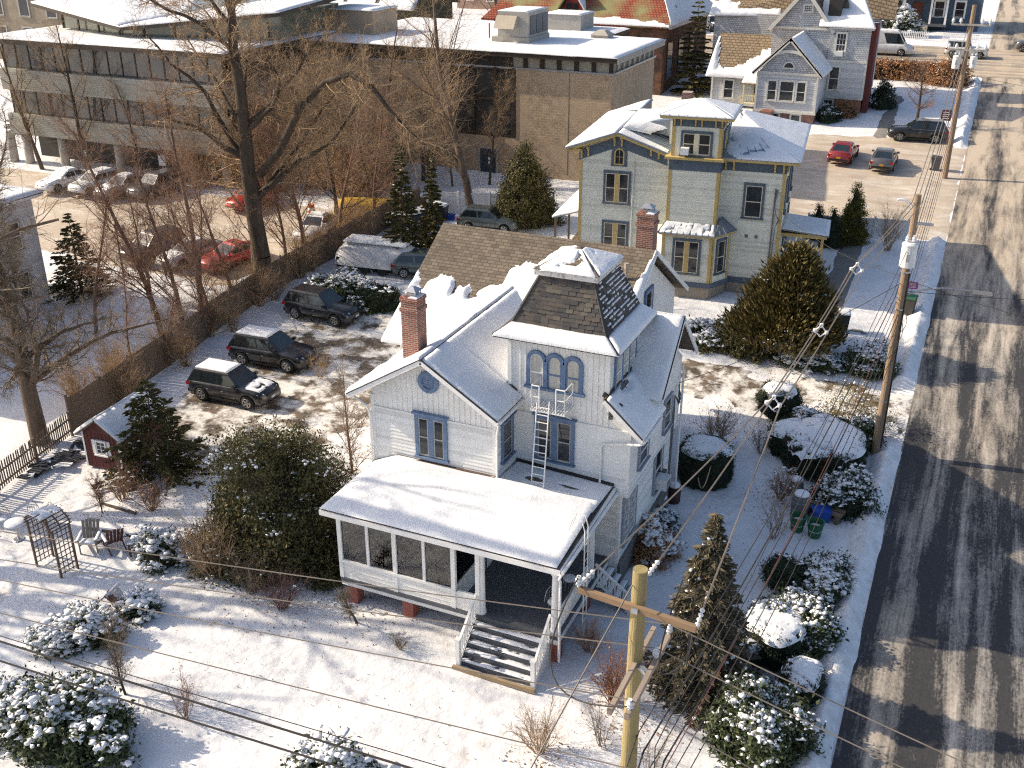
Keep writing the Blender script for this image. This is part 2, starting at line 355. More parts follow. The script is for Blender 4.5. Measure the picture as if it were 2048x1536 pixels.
# street surface: asphalt with streaks of packed snow and salt along the wheel tracks
def road_mat(name, asphalt, snow, sand, axis):
    m = bpy.data.materials.new(name); m.use_nodes = True; nt = m.node_tree; b = nt.nodes['Principled BSDF']; L = nt.links
    b.inputs['Roughness'].default_value = .8; b.inputs['Specular IOR Level'].default_value = .25
    st = (1.0, .045, 1) if axis == 'y' else (.045, 1.0, 1)
    def noise(scale, stretch, det=6, rough=.6, dist=0):
        v = coords(nt, 'Object', stretch); n = _n(nt, 'ShaderNodeTexNoise'); n.inputs['Scale'].default_value = scale; n.inputs['Detail'].default_value = det; n.inputs['Roughness'].default_value = rough; n.inputs['Distortion'].default_value = dist; L.new(v, n.inputs['Vector']); return n.outputs['Fac']
    def ramp(f, a, b_): r = _n(nt, 'ShaderNodeMapRange'); r.inputs[1].default_value = a; r.inputs[2].default_value = b_; L.new(f, r.inputs[0]); return r.outputs[0]
    def mix(f, A, B):
        x = _n(nt, 'ShaderNodeMix', data_type='RGBA'); L.new(f, x.inputs[0])
        for k, c in ((6, A), (7, B)):
            if isinstance(c, tuple): x.inputs[k].default_value = (*c, 1)
            else: L.new(c, x.inputs[k])
        return x.outputs[2]
    tc_ = _n(nt, 'ShaderNodeTexCoord'); sx_ = _n(nt, 'ShaderNodeSeparateXYZ'); L.new(tc_.outputs['Object'], sx_.inputs[0])
    streak = noise(1.1, st, 7, .68, .3); patchy = noise(.35, (1, .35, 1), 8, .7); fine = noise(14, (1, .5, 1), 5, .7); sandn = noise(.12, (1, .5, 1), 4, .6)
    mt = _n(nt, 'ShaderNodeMath', operation='MULTIPLY_ADD'); L.new(patchy, mt.inputs[0]); mt.inputs[1].default_value = .55; L.new(streak, mt.inputs[2])
    m2 = _n(nt, 'ShaderNodeMath', operation='MULTIPLY_ADD'); L.new(fine, m2.inputs[0]); m2.inputs[1].default_value = .28; L.new(mt.outputs[0], m2.inputs[2])
    ln_ = _n(nt, 'ShaderNodeMath', operation='SINE'); lm_ = _n(nt, 'ShaderNodeMath', operation='MULTIPLY'); L.new(sx_.outputs[0], lm_.inputs[0]); lm_.inputs[1].default_value = 3.1; L.new(lm_.outputs[0], ln_.inputs[0])
    m3 = _n(nt, 'ShaderNodeMath', operation='MULTIPLY_ADD'); L.new(ln_.outputs[0], m3.inputs[0]); m3.inputs[1].default_value = .07 if axis == 'y' else 0; L.new(m2.outputs[0], m3.inputs[2])
    far = ramp(sx_.outputs[1], 52, 74); m4 = _n(nt, 'ShaderNodeMath', operation='MULTIPLY_ADD'); L.new(far, m4.inputs[0]); m4.inputs[1].default_value = .13; L.new(m3.outputs[0], m4.inputs[2]); m2 = m4  # far stretch turns tan: its sunlit tone put into colour as sandier cover
    base = mix(ramp(fine, .3, .7), asphalt, tuple(c*1.7 for c in asphalt))
    sm_ = _n(nt, 'ShaderNodeMath', operation='MULTIPLY_ADD'); L.new(far, sm_.inputs[0]); sm_.inputs[1].default_value = .3; L.new(sandn, sm_.inputs[2])
    cover = mix(ramp(sm_.outputs[0], .42, .68), snow, sand)
    col = mix(ramp(m2.outputs[0], .86, 1.10), base, cover)
    L.new(col, b.inputs['Base Color'])
    bp = _n(nt, 'ShaderNodeBump'); bp.inputs['Strength'].default_value = .5; bp.inputs['Distance'].default_value = .03; L.new(m2.outputs[0], bp.inputs['Height']); L.new(bp.outputs[0], b.inputs['Normal'])
    return m
ROAD = road_mat('salted_asphalt', (.035, .034, .036), (.52, .485, .44), (.46, .385, .30), 'y')
ROADX = road_mat('salted_asphalt_cross', (.12, .11, .10), (.52, .48, .42), (.48, .39, .29), 'x')
LOT = M('sandy_ice', (.50, .425, .34), (.39, .32, .25), scale=.5, rough=.75, bump=.4, bscale=6, stretch=(.5, 1.3, 1), c3=(.62, .58, .53), s3=1.1, lo3=.5, hi3=.75)
DRIVE = M('brown_wet_drive', (.19, .145, .105), (.075, .062, .05), scale=1.1, rough=.6, bump=.6, bscale=6, c3=(.70, .68, .65), s3=.9, lo3=.44, hi3=.56)
CONC = M('cold_concrete', (.24, .225, .205), (.17, .16, .15), scale=2, rough=.85, bump=.2, bscale=20)
def along(x, y): return Z0(y)
struct(grid('road', np.arange(-.8, 9.01, .35), arr((-20, 20, 4), (20, 150, .8), (150, 420, 15)), lambda x, y: Z0(y)+.045-.002*(x-4)**2*.3, ROAD))
struct(grid('cross_street', arr((-120, -40, 8), (-40, 40, 1), (40, 160, 10)), np.arange(117.5, 133.1, .8), lambda x, y: Z0(y)+.056, ROADX))
sheet('driveway', [(-27, 44.5), (-.6, 45.2), (-.6, 49.6), (-12, 49.2), (-27, 49.5)], DRIVE, .35, .5, .55)
sheet('rear_parking_area', [(-34.5, 33), (-29, 31.5), (-22.5, 36), (-21.0, 44.6), (-26.5, 44.8), (-26.5, 49), (-33, 49.3)], DRIVE, .35, .8, .75)
sheet('parking_lot', [(-15.5, 70.5), (-.7, 70.5), (-.7, 94), (-13, 93), (-15.5, 86)], LOT, .5, .4)
sheet('library_parking_lot', [(-80, 50.5), (-41, 48.5), (-39.3, 56), (-39.3, 63), (-80, 63)], LOT, .8, .4)
sheet('garden_path', [(-6.9, 56.5), (-5.3, 56.5), (-5.6, 69), (-7.0, 69)], CONC, .25, .1)
sheet('stepping_path', [(-7, 55.2), (-1.0, 54.6), (-1.0, 56.0), (-7, 56.4)], CONC, .25, .25, .5)
sheet('side_walkway', [(-8.2, 90.5), (-6.9, 90.5), (-7.2, 108), (-8.4, 108)], CONC, .4, .1)
# snow thrown up along the street edge
def bank(x, y):
    c = max(0.0, 1-abs(x+1.35)/(.55+.1*math.sin(y*.9))); gap = 1.0
    for a, b in ((44.6, 50), (71, 92), (117, 134)):
        if a-.5 < y < b+.5: gap = 0.0 if a < y < b else .4
    return Z0(y)-.05+gap*(c**.7)*(.22+.30*fbm(x*2.2, y*1.6)+.14*vnoise(x*6, y*6))
b_ = grid('snow_bank', np.arange(-2.2, -.60, .12), np.arange(20, 116, .16), bank, M('trodden_snow', (.80, .81, .83), (.62, .61, .60), scale=2.5, rough=.7, bump=.7, bscale=8)); b_['kind'] = 'stuff'; b_['label'] = 'trodden snow bank along the street edge'; b_['category'] = 'snow'
# ================================================================ building helpers
def window(root, O, U, a, z, w, h, n=1, fm=None, sm=None, gm=None, fw=.12, mull=.16, hood=0.0, sill=.06, depth=.095, split=True, cls=WB, grid_=None, name='window', upper=None):
    """trim frame > sash, pane(s), sill; a = centre along the wall, z = bottom of the opening"""
    fm = fm or BLUE; sm = sm or WHITE2; gm = gm or GLASS
    f = cls(); a0, a1 = a-w/2, a+w/2
    f.ob(O, U, a0-fw, a0, z-fw*.4, z+h, .0, depth); f.ob(O, U, a1, a1+fw, z-fw*.4, z+h, .0, depth); f.ob(O, U, a0-fw, a1+fw, z+h, z+h+fw*1.15, .0, depth+.004)
    cw = (w-(n-1)*mull)/n
    for k in range(1, n):
        m0 = a0+k*cw+(k-1)*mull; f.ob(O, U, m0, m0+mull, z, z+h, .0, depth-.006)
    if hood: f.ob(O, U, a0-fw-.07, a1+fw+.07, z+h+fw*1.15, z+h+fw*1.15+hood, .0, depth+.09)
    W_ = f.build(name, fm, root)
    s = cls(); s.ob(O, U, a0-fw-.05, a1+fw+.05, z-fw*.4-sill, z-fw*.4, .0, depth+.06); s.build('sill', fm, W_)
    sa = cls()
    for k in range(n):
        c0 = a0+k*(cw+mull); c1 = c0+cw; t = .045
        sa.ob(O, U, c0, c0+t, z, z+h, .0, .075); sa.ob(O, U, c1-t, c1, z, z+h, .0, .075); sa.ob(O, U, c0+t, c1-t, z, z+t, .0, .074); sa.ob(O, U, c0+t, c1-t, z+h-t, z+h, .0, .074)
        if split: sa.ob(O, U, c0+t, c1-t, z+h*.48, z+h*.48+t, .0, .08)
        if grid_:
            gx, gz = grid_
            for q in range(1, gx): x = c0+(c1-c0)*q/gx; sa.ob(O, U, x-.012, x+.012, z+t, z+h-t, .0, .066)
            for q in range(1, gz): zz = z+h*q/gz; sa.ob(O, U, c0+t, c1-t, zz-.012, zz+.012, .0, .065)
        for lo, hi, g in ((0, .48, gm), (.48, 1, upper or gm)) if split else ((0, 1, gm),):
            p = cls(); p.ob(O, U, c0+.02, c1-.02, z+h*lo+.01, z+h*hi-.01, .0, .05); p.build('pane', g, W_)
    sa.build('sash', sm, W_)
    return W_
def gutter(a, b, r=.06): return WB().tube([a, b], r, 6)
def railing(mb, a, b, h=.85, gap=.13, t=.035):
    a = Vector(a); b = Vector(b); up = Vector((0, 0, 1)); n = max(2, int((b-a).length/gap))
    mb.bar(a+up*h, b+up*h, .08, .06); mb.bar(a+up*.12, b+up*.12, .06, .05)
    for k in range(1, n): p = a.lerp(b, k/n); mb.bar(p+up*.12, p+up*h, t, t)
    return mb
# ================================================================ the white house
WX, EX, NU = (0, 1, 0), (1, 0, 0), (-1, 0, 0)
house = thing('white_house', 'white clapboard house with slate mansard tower and blue trimmed windows', 'house', (-14, 33, 0), world=True)
wb = WB()
# bodies
wb.hexa([(-17.9, 28.3, 0), (-13.15, 28.3, 0), (-13.15, 36, 0), (-17.9, 36, 0)], [(-17.9, 28.3, 6.95), (-13.15, 28.3, 6.95), (-13.15, 36, 6.95), (-17.9, 36, 6.95)])
wb.hexa([(-17.9, 28.3, 6.95), (-13.15, 28.3, 6.95), (-15.55, 28.3, 8.36)], [(-17.9, 36, 6.95), (-13.15, 36, 6.95), (-15.55, 36, 8.36)])
wb.box(-13.15, -9.22, 30.001, 36.3, 0, 3.79); wb.box(-13.4, -8.97, 30.0, 36.3, 3.79, 6.55)
wb.hexa([(-8.97, 30.0, 6.55), (-8.97, 36.3, 6.55), (-9.6, 36.3, 6.55), (-9.6, 30.0, 6.55)], [(-9.3, 30.0, 6.86), (-9.3, 36.3, 6.86), (-9.6, 36.3, 7.1), (-9.6, 30.0, 7.1)])
wb.box(-13.4, -9.8, 30.0, 33.4, 6.55, 9.15)
wb.hexa([(-8.97, 32.0, 6.55), (-8.97, 36.0, 6.55), (-8.97, 34, 8.75)], [(-12.5, 32.0, 6.55), (-12.5, 36.0, 6.55), (-12.5, 34, 8.75)])
wb.box(-19.6, -11.1, 33.3, 42.7, 0, 6.85)
wb.hexa([(-11.1, 33.3, 6.85), (-11.1, 42.7, 6.85), (-11.1, 38, 9.75)], [(-19.6, 33.3, 6.85), (-19.6, 42.7, 6.85), (-19.6, 38, 9.75)])
wb.build('wall', WHITE, house)
sd = WB()
O1 = (-17.9, 28.3, 0)
sd.clap(O1, EX, [(0, 3.6), (4.75, 3.6), (4.75, 6.22), (0, 6.22)], .14)
sd.clap((-13.15, 30.0, 0), EX, [(0, 3.85), (4.18, 3.85), (4.18, 6.20), (0, 6.20)], .14)
sd.clap((-13.15, 30.0, 0), EX, [(0, 1.0), (3.93, 1.0), (3.93, 3.75), (0, 3.75)], .16)
sd.clap((-8.97, 30.0, 0), WX, [(0, 3.8), (6.3, 3.8), (6.3, 6.55), (0, 6.55)], .15, .014)
sd.clap((-9.22, 30.0, 0), WX, [(0, .9), (6.3, .9), (6.3, 3.75), (0, 3.75)], .16, .014)
sd.clap((-17.9, 36, 0), (0, -1, 0), [(0, 1), (7.7, 1), (7.7, 6.6), (0, 6.6)], .14)
sd.clap((-19.6, 33.3, 0), EX, [(0, 1), (1.7, 1), (1.7, 6.6), (0, 6.6)], .14)
sd.clap((-13.15, 28.3, 0), WX, [(0, 3.9), (1.7, 3.9), (1.7, 6.6), (0, 6.6)], .14)
board_tones(sd.build('clapboard_siding', WHITE, house), tones('white_board', (.80, .79, .765)))
bb = WB()
for k in range(1, 24):   # board and batten gable
    a = k*.2; top = 6.9+1.4*(1-abs(a-2.35)/2.4); bb.ob(O1, EX, a-.016, a+.016, 6.26, min(top, 8.2), 0, .02)
for k in range(0, 19):
    a = .02+k*.2; bb.ob((-13.4, 30, 0), EX, a-.016, a+.016, 6.26 if a > .5 else 7.0, 9.0, 0, .02)
for k in range(1, 16): bb.ob((-9.8, 30, 0), WX, k*.21-.015, k*.21+.015, 7.2, 9.0, 0, .02)
bb.build('board_and_batten', WHITE, house)['kind'] = 'stuff'
tr = WB()
for x in (-17.95, -13.25): tr.box(x, x+.14, 28.265, 28.4, 3.6, 6.7)
tr.box(-9.06, -8.93, 29.965, 30.1, 3.8, 6.5); tr.box(-9.3, -9.185, 29.97, 30.1, .9, 3.78); tr.box(-9.92, -9.765, 29.96, 30.08, 7.3, 9.1); tr.box(-13.44, -13.3, 29.96, 30.08, 6.9, 9.1)
tr.ob(O1, EX, -.02, 4.77, 6.2, 6.26, 0, .05); tr.ob((-13.15, 30, 0), EX, 0, 4.2, 6.18, 6.25, 0, .05)
tr.ob((-13.15, 30, 0), EX, -.02, 4.24, 3.72, 3.85, 0, .07); tr.ob((-8.97, 30, 0), WX, -.05, 6.3, 3.70, 3.80, 0, .05)
tr.build('corner_board', WHITE2, house)
fd = WB(); fd.box(-9.9, -9.1, 30.05, 36.4, -.3, .95); fd.box(-19.7, -11.0, 36.2, 42.8, -.3, 1.0); fd.build('foundation', M('rubble_stone', (.20, .185, .165), (.13, .12, .11), scale=5, rough=.9, bump=.6), house)
# ---- roofs
def roof(name, pts, mat, th=.1): return WB().slab(pts, th).build(name, mat, house)
r1 = roof('front_wing_roof', [(-15.65, 27.85, 8.55), (-15.65, 36.6, 8.55), (-18.6, 36.6, 6.75), (-18.6, 27.85, 6.75)], SHINGY)
r2 = roof('front_wing_roof', [(-15.65, 27.85, 8.55), (-12.87, 27.85, 6.80), (-12.87, 30.2, 6.80), (-13.5, 30.25, 7.2), (-13.5, 36.6, 7.2), (-15.65, 36.6, 8.55)], SHINGY)
BR = lambda x, v: (x, 32.6+5.4*v, 6.73+3.27*v)
r3 = roof('rear_roof', [BR(-20.0, 0), BR(-10.7, 0), BR(-10.7, 1), BR(-20.0, 1)], SHING)
roof('rear_roof', [(-20, 38, 10.0), (-10.7, 38, 10.0), (-10.7, 43.4, 6.73), (-20, 43.4, 6.73)], SHING)
r4 = roof('side_roof', [(-9.78, 29.6, 7.48), (-8.45, 29.6, 6.25), (-8.45, 32.4, 6.25), (-9.78, 32.4, 7.48)], SHINGY)
r5 = roof('side_gable_roof', [(-8.43, 34, 9.02), (-12.6, 34, 9.02), (-12.6, 31.7, 6.78), (-8.43, 31.7, 6.78)], SHING)
r6 = roof('side_gable_roof', [(-8.43, 34, 9.02), (-12.6, 34, 9.02), (-12.6, 36.3, 6.9), (-8.43, 36.3, 6.9)], SHING)
# rake boards and soffits
for a, b in (((-15.65, 27.83, 8.47), (-18.62, 27.83, 6.66)), ((-15.65, 27.83, 8.47), (-12.85, 27.83, 6.72)), ((-8.41, 34, 8.93), (-8.41, 31.7, 6.68)), ((-8.41, 34, 8.93), (-8.41, 36.3, 6.8)), ((-10.68, 38, 9.9), (-10.68, 32.6, 6.62)), ((-10.68, 38, 9.9), (-10.68, 43.4, 6.62)), ((-9.8, 29.57, 7.40), (-8.43, 29.57, 6.14))):
    WB().bar(a, b, .05, .17).build('rake_board', WHITE2, house)
for a, b in (((-15.65, 27.81, 8.575), (-18.64, 27.81, 6.755)), ((-15.65, 27.81, 8.575), (-12.85, 27.81, 6.82)), ((-9.8, 29.56, 7.52), (-8.42, 29.56, 6.27)), ((-8.40, 34, 9.05), (-8.40, 31.7, 6.80))): WB().bar(a, b, .04, .035).build('drip_edge', DARK, house)
for q_ in (WB().tube([(-13.12, 29.95, 6.98), (-13.45, 30.0, 7.2), (-13.45, 32, 7.25)], .09, 5), WB().bar((-9.95, 29.94, 7.5), (-9.3, 29.94, 7.12), .1, .16), WB().bar((-9.76, 30.0, 7.5), (-9.76, 33.2, 7.52), .07, .1)): q_.build('flashing', DARK, house)
# ---- tower roof
tr_ = WB()
e0 = [(-13.83, 29.57, 9.12), (-9.37, 29.57, 9.12), (-9.37, 33.83, 9.12), (-13.83, 33.83, 9.12)]
e1 = [(-13.3, 30.02, 9.5), (-9.93, 30.02, 9.5), (-9.93, 33.38, 9.5), (-13.3, 33.38, 9.5)]
e2 = [(-12.52, 30.62, 11.12), (-10.62, 30.62, 11.12), (-10.62, 32.78, 11.12), (-12.52, 32.78, 11.12)]
tr_.hexa([(x, y, 9.04) for x, y, z in e0], e0); tr_.hexa(e0, e1); tr_.hexa(e1, e2)
troof = tr_.build('tower_roof', DARK, house)
tc = WB(); c0 = [(-12.68, 30.44, 11.12), (-10.46, 30.44, 11.12), (-10.46, 32.96, 11.12), (-12.68, 32.96, 11.12)]; c1 = [(x, y, 11.33) for x, y, z in c0]
tc.hexa(c0, c1); tc.build('cap_cornice', M('peeling_white', (.62, .60, .57), (.36, .33, .30), scale=7, rough=.8, lo=.5, hi=.62), troof)
c2 = [(-12.72, 30.40, 11.33), (-10.42, 30.40, 11.33), (-10.42, 33.0, 11.33), (-12.72, 33.0, 11.33)]; ap = (-11.57, 31.7, 11.86)
WB().add(c2+[ap], [(0, 1, 4), (1, 2, 4), (2, 3, 4), (3, 0, 4), (3, 2, 1, 0)]).build('tower_cap', SHING, troof)
rnd = random.Random(3)
sm_ = bpy.data.meshes.new('slate_shingle'); sm_.from_pydata([(-.5, 0, 0), (.5, 0, 0), (.5, 0, 1), (-.5, 0, 1), (-.5, -.02, 0), (-.42, -.022, -.03), (.42, -.022, -.03), (.5, -.02, 0), (.5, -.006, 1), (-.5, -.006, 1)], [], [(4, 5, 6, 7, 8, 9), (0, 4, 9, 3), (7, 1, 2, 8), (0, 1, 7, 6, 5, 4)]); sm_.update()
slate_meshes = []
for q in SLATE:
    mm = sm_.copy(); mm.materials.append(q); slate_meshes.append(mm)
def shingle_face(b0, b1, t0, t1, rows, n0, nrm):
    b0, b1, t0, t1 = map(Vector, (b0, b1, t0, t1)); o = Vector(WORIG[house.name])
    for r in range(rows):
        v = r/rows; L = b0.lerp(t0, v); Rr = b1.lerp(t1, v); Lu = b0.lerp(t0, (r+1.25)/rows); Ru = b1.lerp(t1, (r+1.25)/rows)
        wd = .262; cnt = max(2, round((Rr-L).length/wd)); ofs = .5 if r % 2 else 0.0
        k = -ofs
        while k < cnt-.01:
            u0 = max(0, k)/cnt; u1 = min(cnt, k+1)/cnt; k += 1
            if u1-u0 < .3/cnt: continue
            um = (u0+u1)/2; p = L.lerp(Rr, um); up = (Lu.lerp(Ru, um)-p); ux = (Rr-L).normalized(); h = up.length; wv = (Rr-L).length*(u1-u0)*.965
            zz = up.normalized(); yy = zz.cross(ux).normalized()
            s = bpy.data.objects.new('shingle', rnd.choices(slate_meshes, (4, 4, 3, 1.2))[0]); COL.objects.link(s); s.parent = troof
            m = Matrix.Identity(4); tilt = rnd.uniform(0, .012)
            for i in range(3): m[i][0] = ux[i]*wv; m[i][1] = yy[i]*(1+rnd.uniform(-.1, .5)); m[i][2] = zz[i]*h*(1+rnd.uniform(-.02, .0)); m[i][3] = (p-o-yy*(.005+tilt))[i]
            s.matrix_local = m
shingle_face(e1[0], e1[1], e2[0], e2[1], 12, 13, (0, -1, 0))
shingle_face(e1[1], e1[2], e2[1], e2[2], 12, 13, (1, 0, 0))
for a, b in ((e1[0], e2[0]), (e1[1], e2[1]), (e1[2], e2[2]), (e1[3], e2[3])): WB().bar(a, b, .12, .07).build('hip_cap', SLATE[2], troof)
for a, b in ((e0[1], e1[1]), (e0[0], e1[0])): WB().bar(a, b, .1, .05).build('hip_cap', SLATE[2], troof)
tsn = WB()
for q, sd_ in (((e0[0], e0[1], e1[1], e1[0]), 1.0), ((e0[1], e0[2], e1[2], e1[1]), 5.0)):
    s_ = snow_sheet(q, .09, lambda u, v: min(1, (1.05-v)*4+fbm(u*9, v*3)-.2)*(1 if .02 < u < .985 else .3), .09, sd_); o = len(tsn.v); tsn.v += s_.v; tsn.f += [tuple(i+o for i in f) for f in s_.f]
tsn.build('roof_snow', SNOW, troof, True)
cs = WB()
for q, k in (((c2[0], c2[1], ap, ap), 0), ((c2[1], c2[2], ap, ap), 1), ((c2[3], c2[0], ap, ap), 2)):
    s_ = snow_sheet(q, .045, lambda u, v: (fbm(u*3+k*3.1, v*3)-.30)*6 if .05 < u < .95 and v < .9 else -.5, .06, k*2.0, .1); o = len(cs.v); cs.v += s_.v; cs.f += [tuple(i+o for i in f) for f in s_.f]
cs.build('cap_snow', SNOW, troof, True)
sl_ = WB()    # snow lines lying on the courses of the shaded slates
for r in range(1, 12):
    v = r/12; L = Vector(e1[1]).lerp(Vector(e2[1]), v); Rr = Vector(e1[2]).lerp(Vector(e2[2]), v); n = 22
    for k in range(n):
        if fbm(k*.55+r*3.7, r*1.9)*1.2+.12*(k/n) > .60:
            a = L.lerp(Rr, k/n)+Vector((.035, 0, .015)); b = L.lerp(Rr, (k+.9)/n)+Vector((.035, 0, .015)); sl_.bar(a, b, .05, .03+.04*rnd.random())
sl_.build('snow_line', SNOW, troof)['kind'] = 'stuff'
# ---- roof snow
def sheetpart(quad, th, mask=None, seed=0.0, res=.12): return snow_sheet(quad, th, mask, res, seed).build('roof_snow', SNOW, house, True)
sheetpart([(-15.62, 27.8, 8.57), (-15.62, 36.0, 8.57), (-18.64, 35.0, 6.75), (-18.64, 27.8, 6.75)], .13, lambda u, v: 1.0 if not (.33 < u < .5 and v > .92) else .2, 1.3)
sheetpart([(-15.6, 27.87, 8.55), (-12.9, 27.87, 6.83), (-12.9, 30.0, 6.83), (-15.6, 30.0, 8.55)], .07, lambda u, v: 1 if fbm(u*9, v*9+4) < .80 else 0, 2.1)
sheetpart([(-15.6, 30.0, 8.55), (-13.42, 30.0, 7.16), (-13.42, 35.4, 7.16), (-15.6, 35.4, 8.55)], .07, None, 3.1)
RX = [-20.1, -19.9, -19.4, -19.25, -18.95, -18.3, -18.1, -17.75, -17.6, -17.2, -16.6, -16.2, -16.1, -15.7, -15.2, -14.4, -13.6, -12.2, -11.6, -11.3, -11.05, -10.85, -10.7]
RV = [.56, .54, .40, .50, .58, .58, .44, .50, .53, .44, .52, .56, .72, .80, .78, .70, .45, .25, .40, .58, .66, .86, 1.1]
def rear_mask(u, v): return (float(np.interp(-20+9.3*u, RX, RV))-v+.16*(fbm(u*9.3*2.6+5, v*14)-.5))*16
snow_sheet([BR(-20.02, -.005), BR(-10.68, -.005), BR(-10.68, 1.0), BR(-20.02, 1.0)], .12, rear_mask, .09, 4.2).build('roof_snow', SNOW, house, True)
sheetpart([(-9.74, 29.62, 7.46), (-8.42, 29.58, 6.26), (-8.42, 32.2, 6.26), (-9.74, 32.2, 7.46)], .08, lambda u, v: 1-2.2*math.exp(-((u*1.8-.15)/.18)**2-((v*2.6-1.6)/.5)**2) if u < .5 else 1, 5.5, .1)
sheetpart([(-8.42, 33.98, 9.02), (-12.2, 33.98, 9.02), (-12.2, 31.68, 6.8), (-8.42, 31.68, 6.8)], .09, lambda u, v: 1-3*max(0, math.exp(-((u*3.8-2.0)/.5)**2-((v*3.2-.5)/.55)**2)), 6.5)
sheetpart([(-8.42, 34.02, 9.02), (-12.2, 34.02, 9.02), (-12.2, 36.3, 6.93), (-8.42, 36.3, 6.93)], .09, None, 7.5)
# ---- windows
window(house, (-17.9, 28.3, 0), EX, 2.33, 4.72, .98, 1.45, 2, fw=.13, mull=.2, hood=.07, sm=M('grey_sash', (.42, .40, .37), (.30, .29, .27), scale=9, rough=.7))
window(house, (-13.15, 30.0, 0), EX, 1.48, 4.62, 1.22, 1.50, 2, fw=.13, mull=.22, hood=.05, sm=MATS['grey_sash'])
window(house, (-13.15, 28.3, 0), WX, .87, 4.85, .72, 1.35, 1, fw=.12, hood=.04, sm=MATS['grey_sash'])
window(house, (-9.8, 30, 0), WX, 1.55, 7.42, 2.05, 1.1, 3, fw=.11, mull=.14, gm=CURTAIN)
window(house, (-8.97, 30, 0), WX, 1.55, 4.35, .95, 1.0, 1, fw=.1, fm=M('faded_blue_trim', (.24, .27, .33), (.32, .34, .38), scale=6, rough=.7))
window(house, (-9.22, 30, 0), WX, 1.05, 1.55, 1.3, 1.75, 2, fw=.12, mull=.16, fm=MATS['faded_blue_trim'], grid_=(4, 6), split=False, sm=WHITE2)
window(house, (-9.22, 30, 0), WX, 4.6, 1.6, .9, 1.7, 1, fw=.1, fm=MATS['faded_blue_trim'])
window(house, (-8.97, 30, 0), WX, 4.5, 4.3, .8, 1.2, 1, fw=.1, fm=MATS['faded_blue_trim'])
window(house, (-11.1, 33.3, 0), WX, 5.2, 6.6, .8, 1.5, 1, fw=.12)
window(house, (-8.97, 32, 0), WX, 2.0, 7.0, .6, .9, 1, fw=.08, fm=WHITE2)
def arc(mb, O, U, a, z, r0, r1, d0, d1, n=12, t0=0, t1=math.pi):
    O = Vector(O); U = Vector(U); N = Vector((U.y, -U.x, 0)); P = lambda r, t, d: O+U*(a+r*math.cos(t))+N*d+Vector((0, 0, z+r*math.sin(t)))
    for k in range(n):
        A = t0+(t1-t0)*k/n; B = t0+(t1-t0)*(k+1)/n
        mb.hexa([P(r0, A, d0), P(r1, A, d0), P(r1, B, d0), P(r0, B, d0)], [P(r0, A, d1), P(r1, A, d1), P(r1, B, d1), P(r0, B, d1)])
    return mb
Ot = (-13.4, 30, 0); aw = WB(); zc = 8.28
for k in range(3):
    a = 1.03+k*.66; arc(aw, Ot, EX, a, zc, .235, .36, 0, .08)
for a in (.71, 1.36, 2.02, 2.67): aw.ob(Ot, EX, a-.075 if a in (1.36, 2.02) else (a-.04 if a < 1 else a-.09), a+.075 if a in (1.36, 2.02) else (a+.09 if a < 1 else a+.04), 7.32, zc, 0, .078)
aw.ob(Ot, EX, .60, 2.80, 7.24, 7.32, 0, .14)
aw_ = aw.build('arched_window', BLUE, house)
for k in range(3):
    a = 1.03+k*.66; p = WB(); n = 12
    O = Vector(Ot); pts = [O+Vector((a-.25, -.03, 7.32)), O+Vector((a+.25, -.03, 7.32))]+[O+Vector((a+.25*math.cos(t), -.03, zc+.25*math.sin(t))) for t in [math.pi*i/n for i in range(n+1)]]
    p.add(pts, [tuple(range(len(pts)))]); p.build('pane', CURTAIN, aw_)
    q = WB(); q.ob(Ot, EX, a-.25, a+.25, 7.80, 7.86, 0, .05); q.ob(Ot, EX, a-.24, a-.2, 7.33, zc, 0, .045); q.ob(Ot, EX, a+.2, a+.24, 7.33, zc, 0, .045); arc(q, Ot, EX, a, zc, .2, .24, 0, .046, 10); q.build('sash', BLUE if k else WHITE2, aw_)
Oc = (-15.62, 28.3, 0); rw = WB(); arc(rw, Oc, EX, 0, 7.56, .25, .40, 0, .07, 24, 0, 2*math.pi); rw_ = rw.build('round_vent', BLUE, house)
for k in range(6):
    zz = 7.36+k*.08; hw = math.sqrt(max(.01, .25**2-(zz-7.56)**2)); WB().ob(Oc, EX, -hw, hw, zz-.03, zz+.03, 0, .03+.01*(k % 2)).build('louvre', BLUE, rw_)
WB().lathe((-15.62, 28.28, 7.56), [(.26, 0), (.26, .015)], 20, 'y').build('vent_backing', MATS['faded_blue_trim'], rw_)
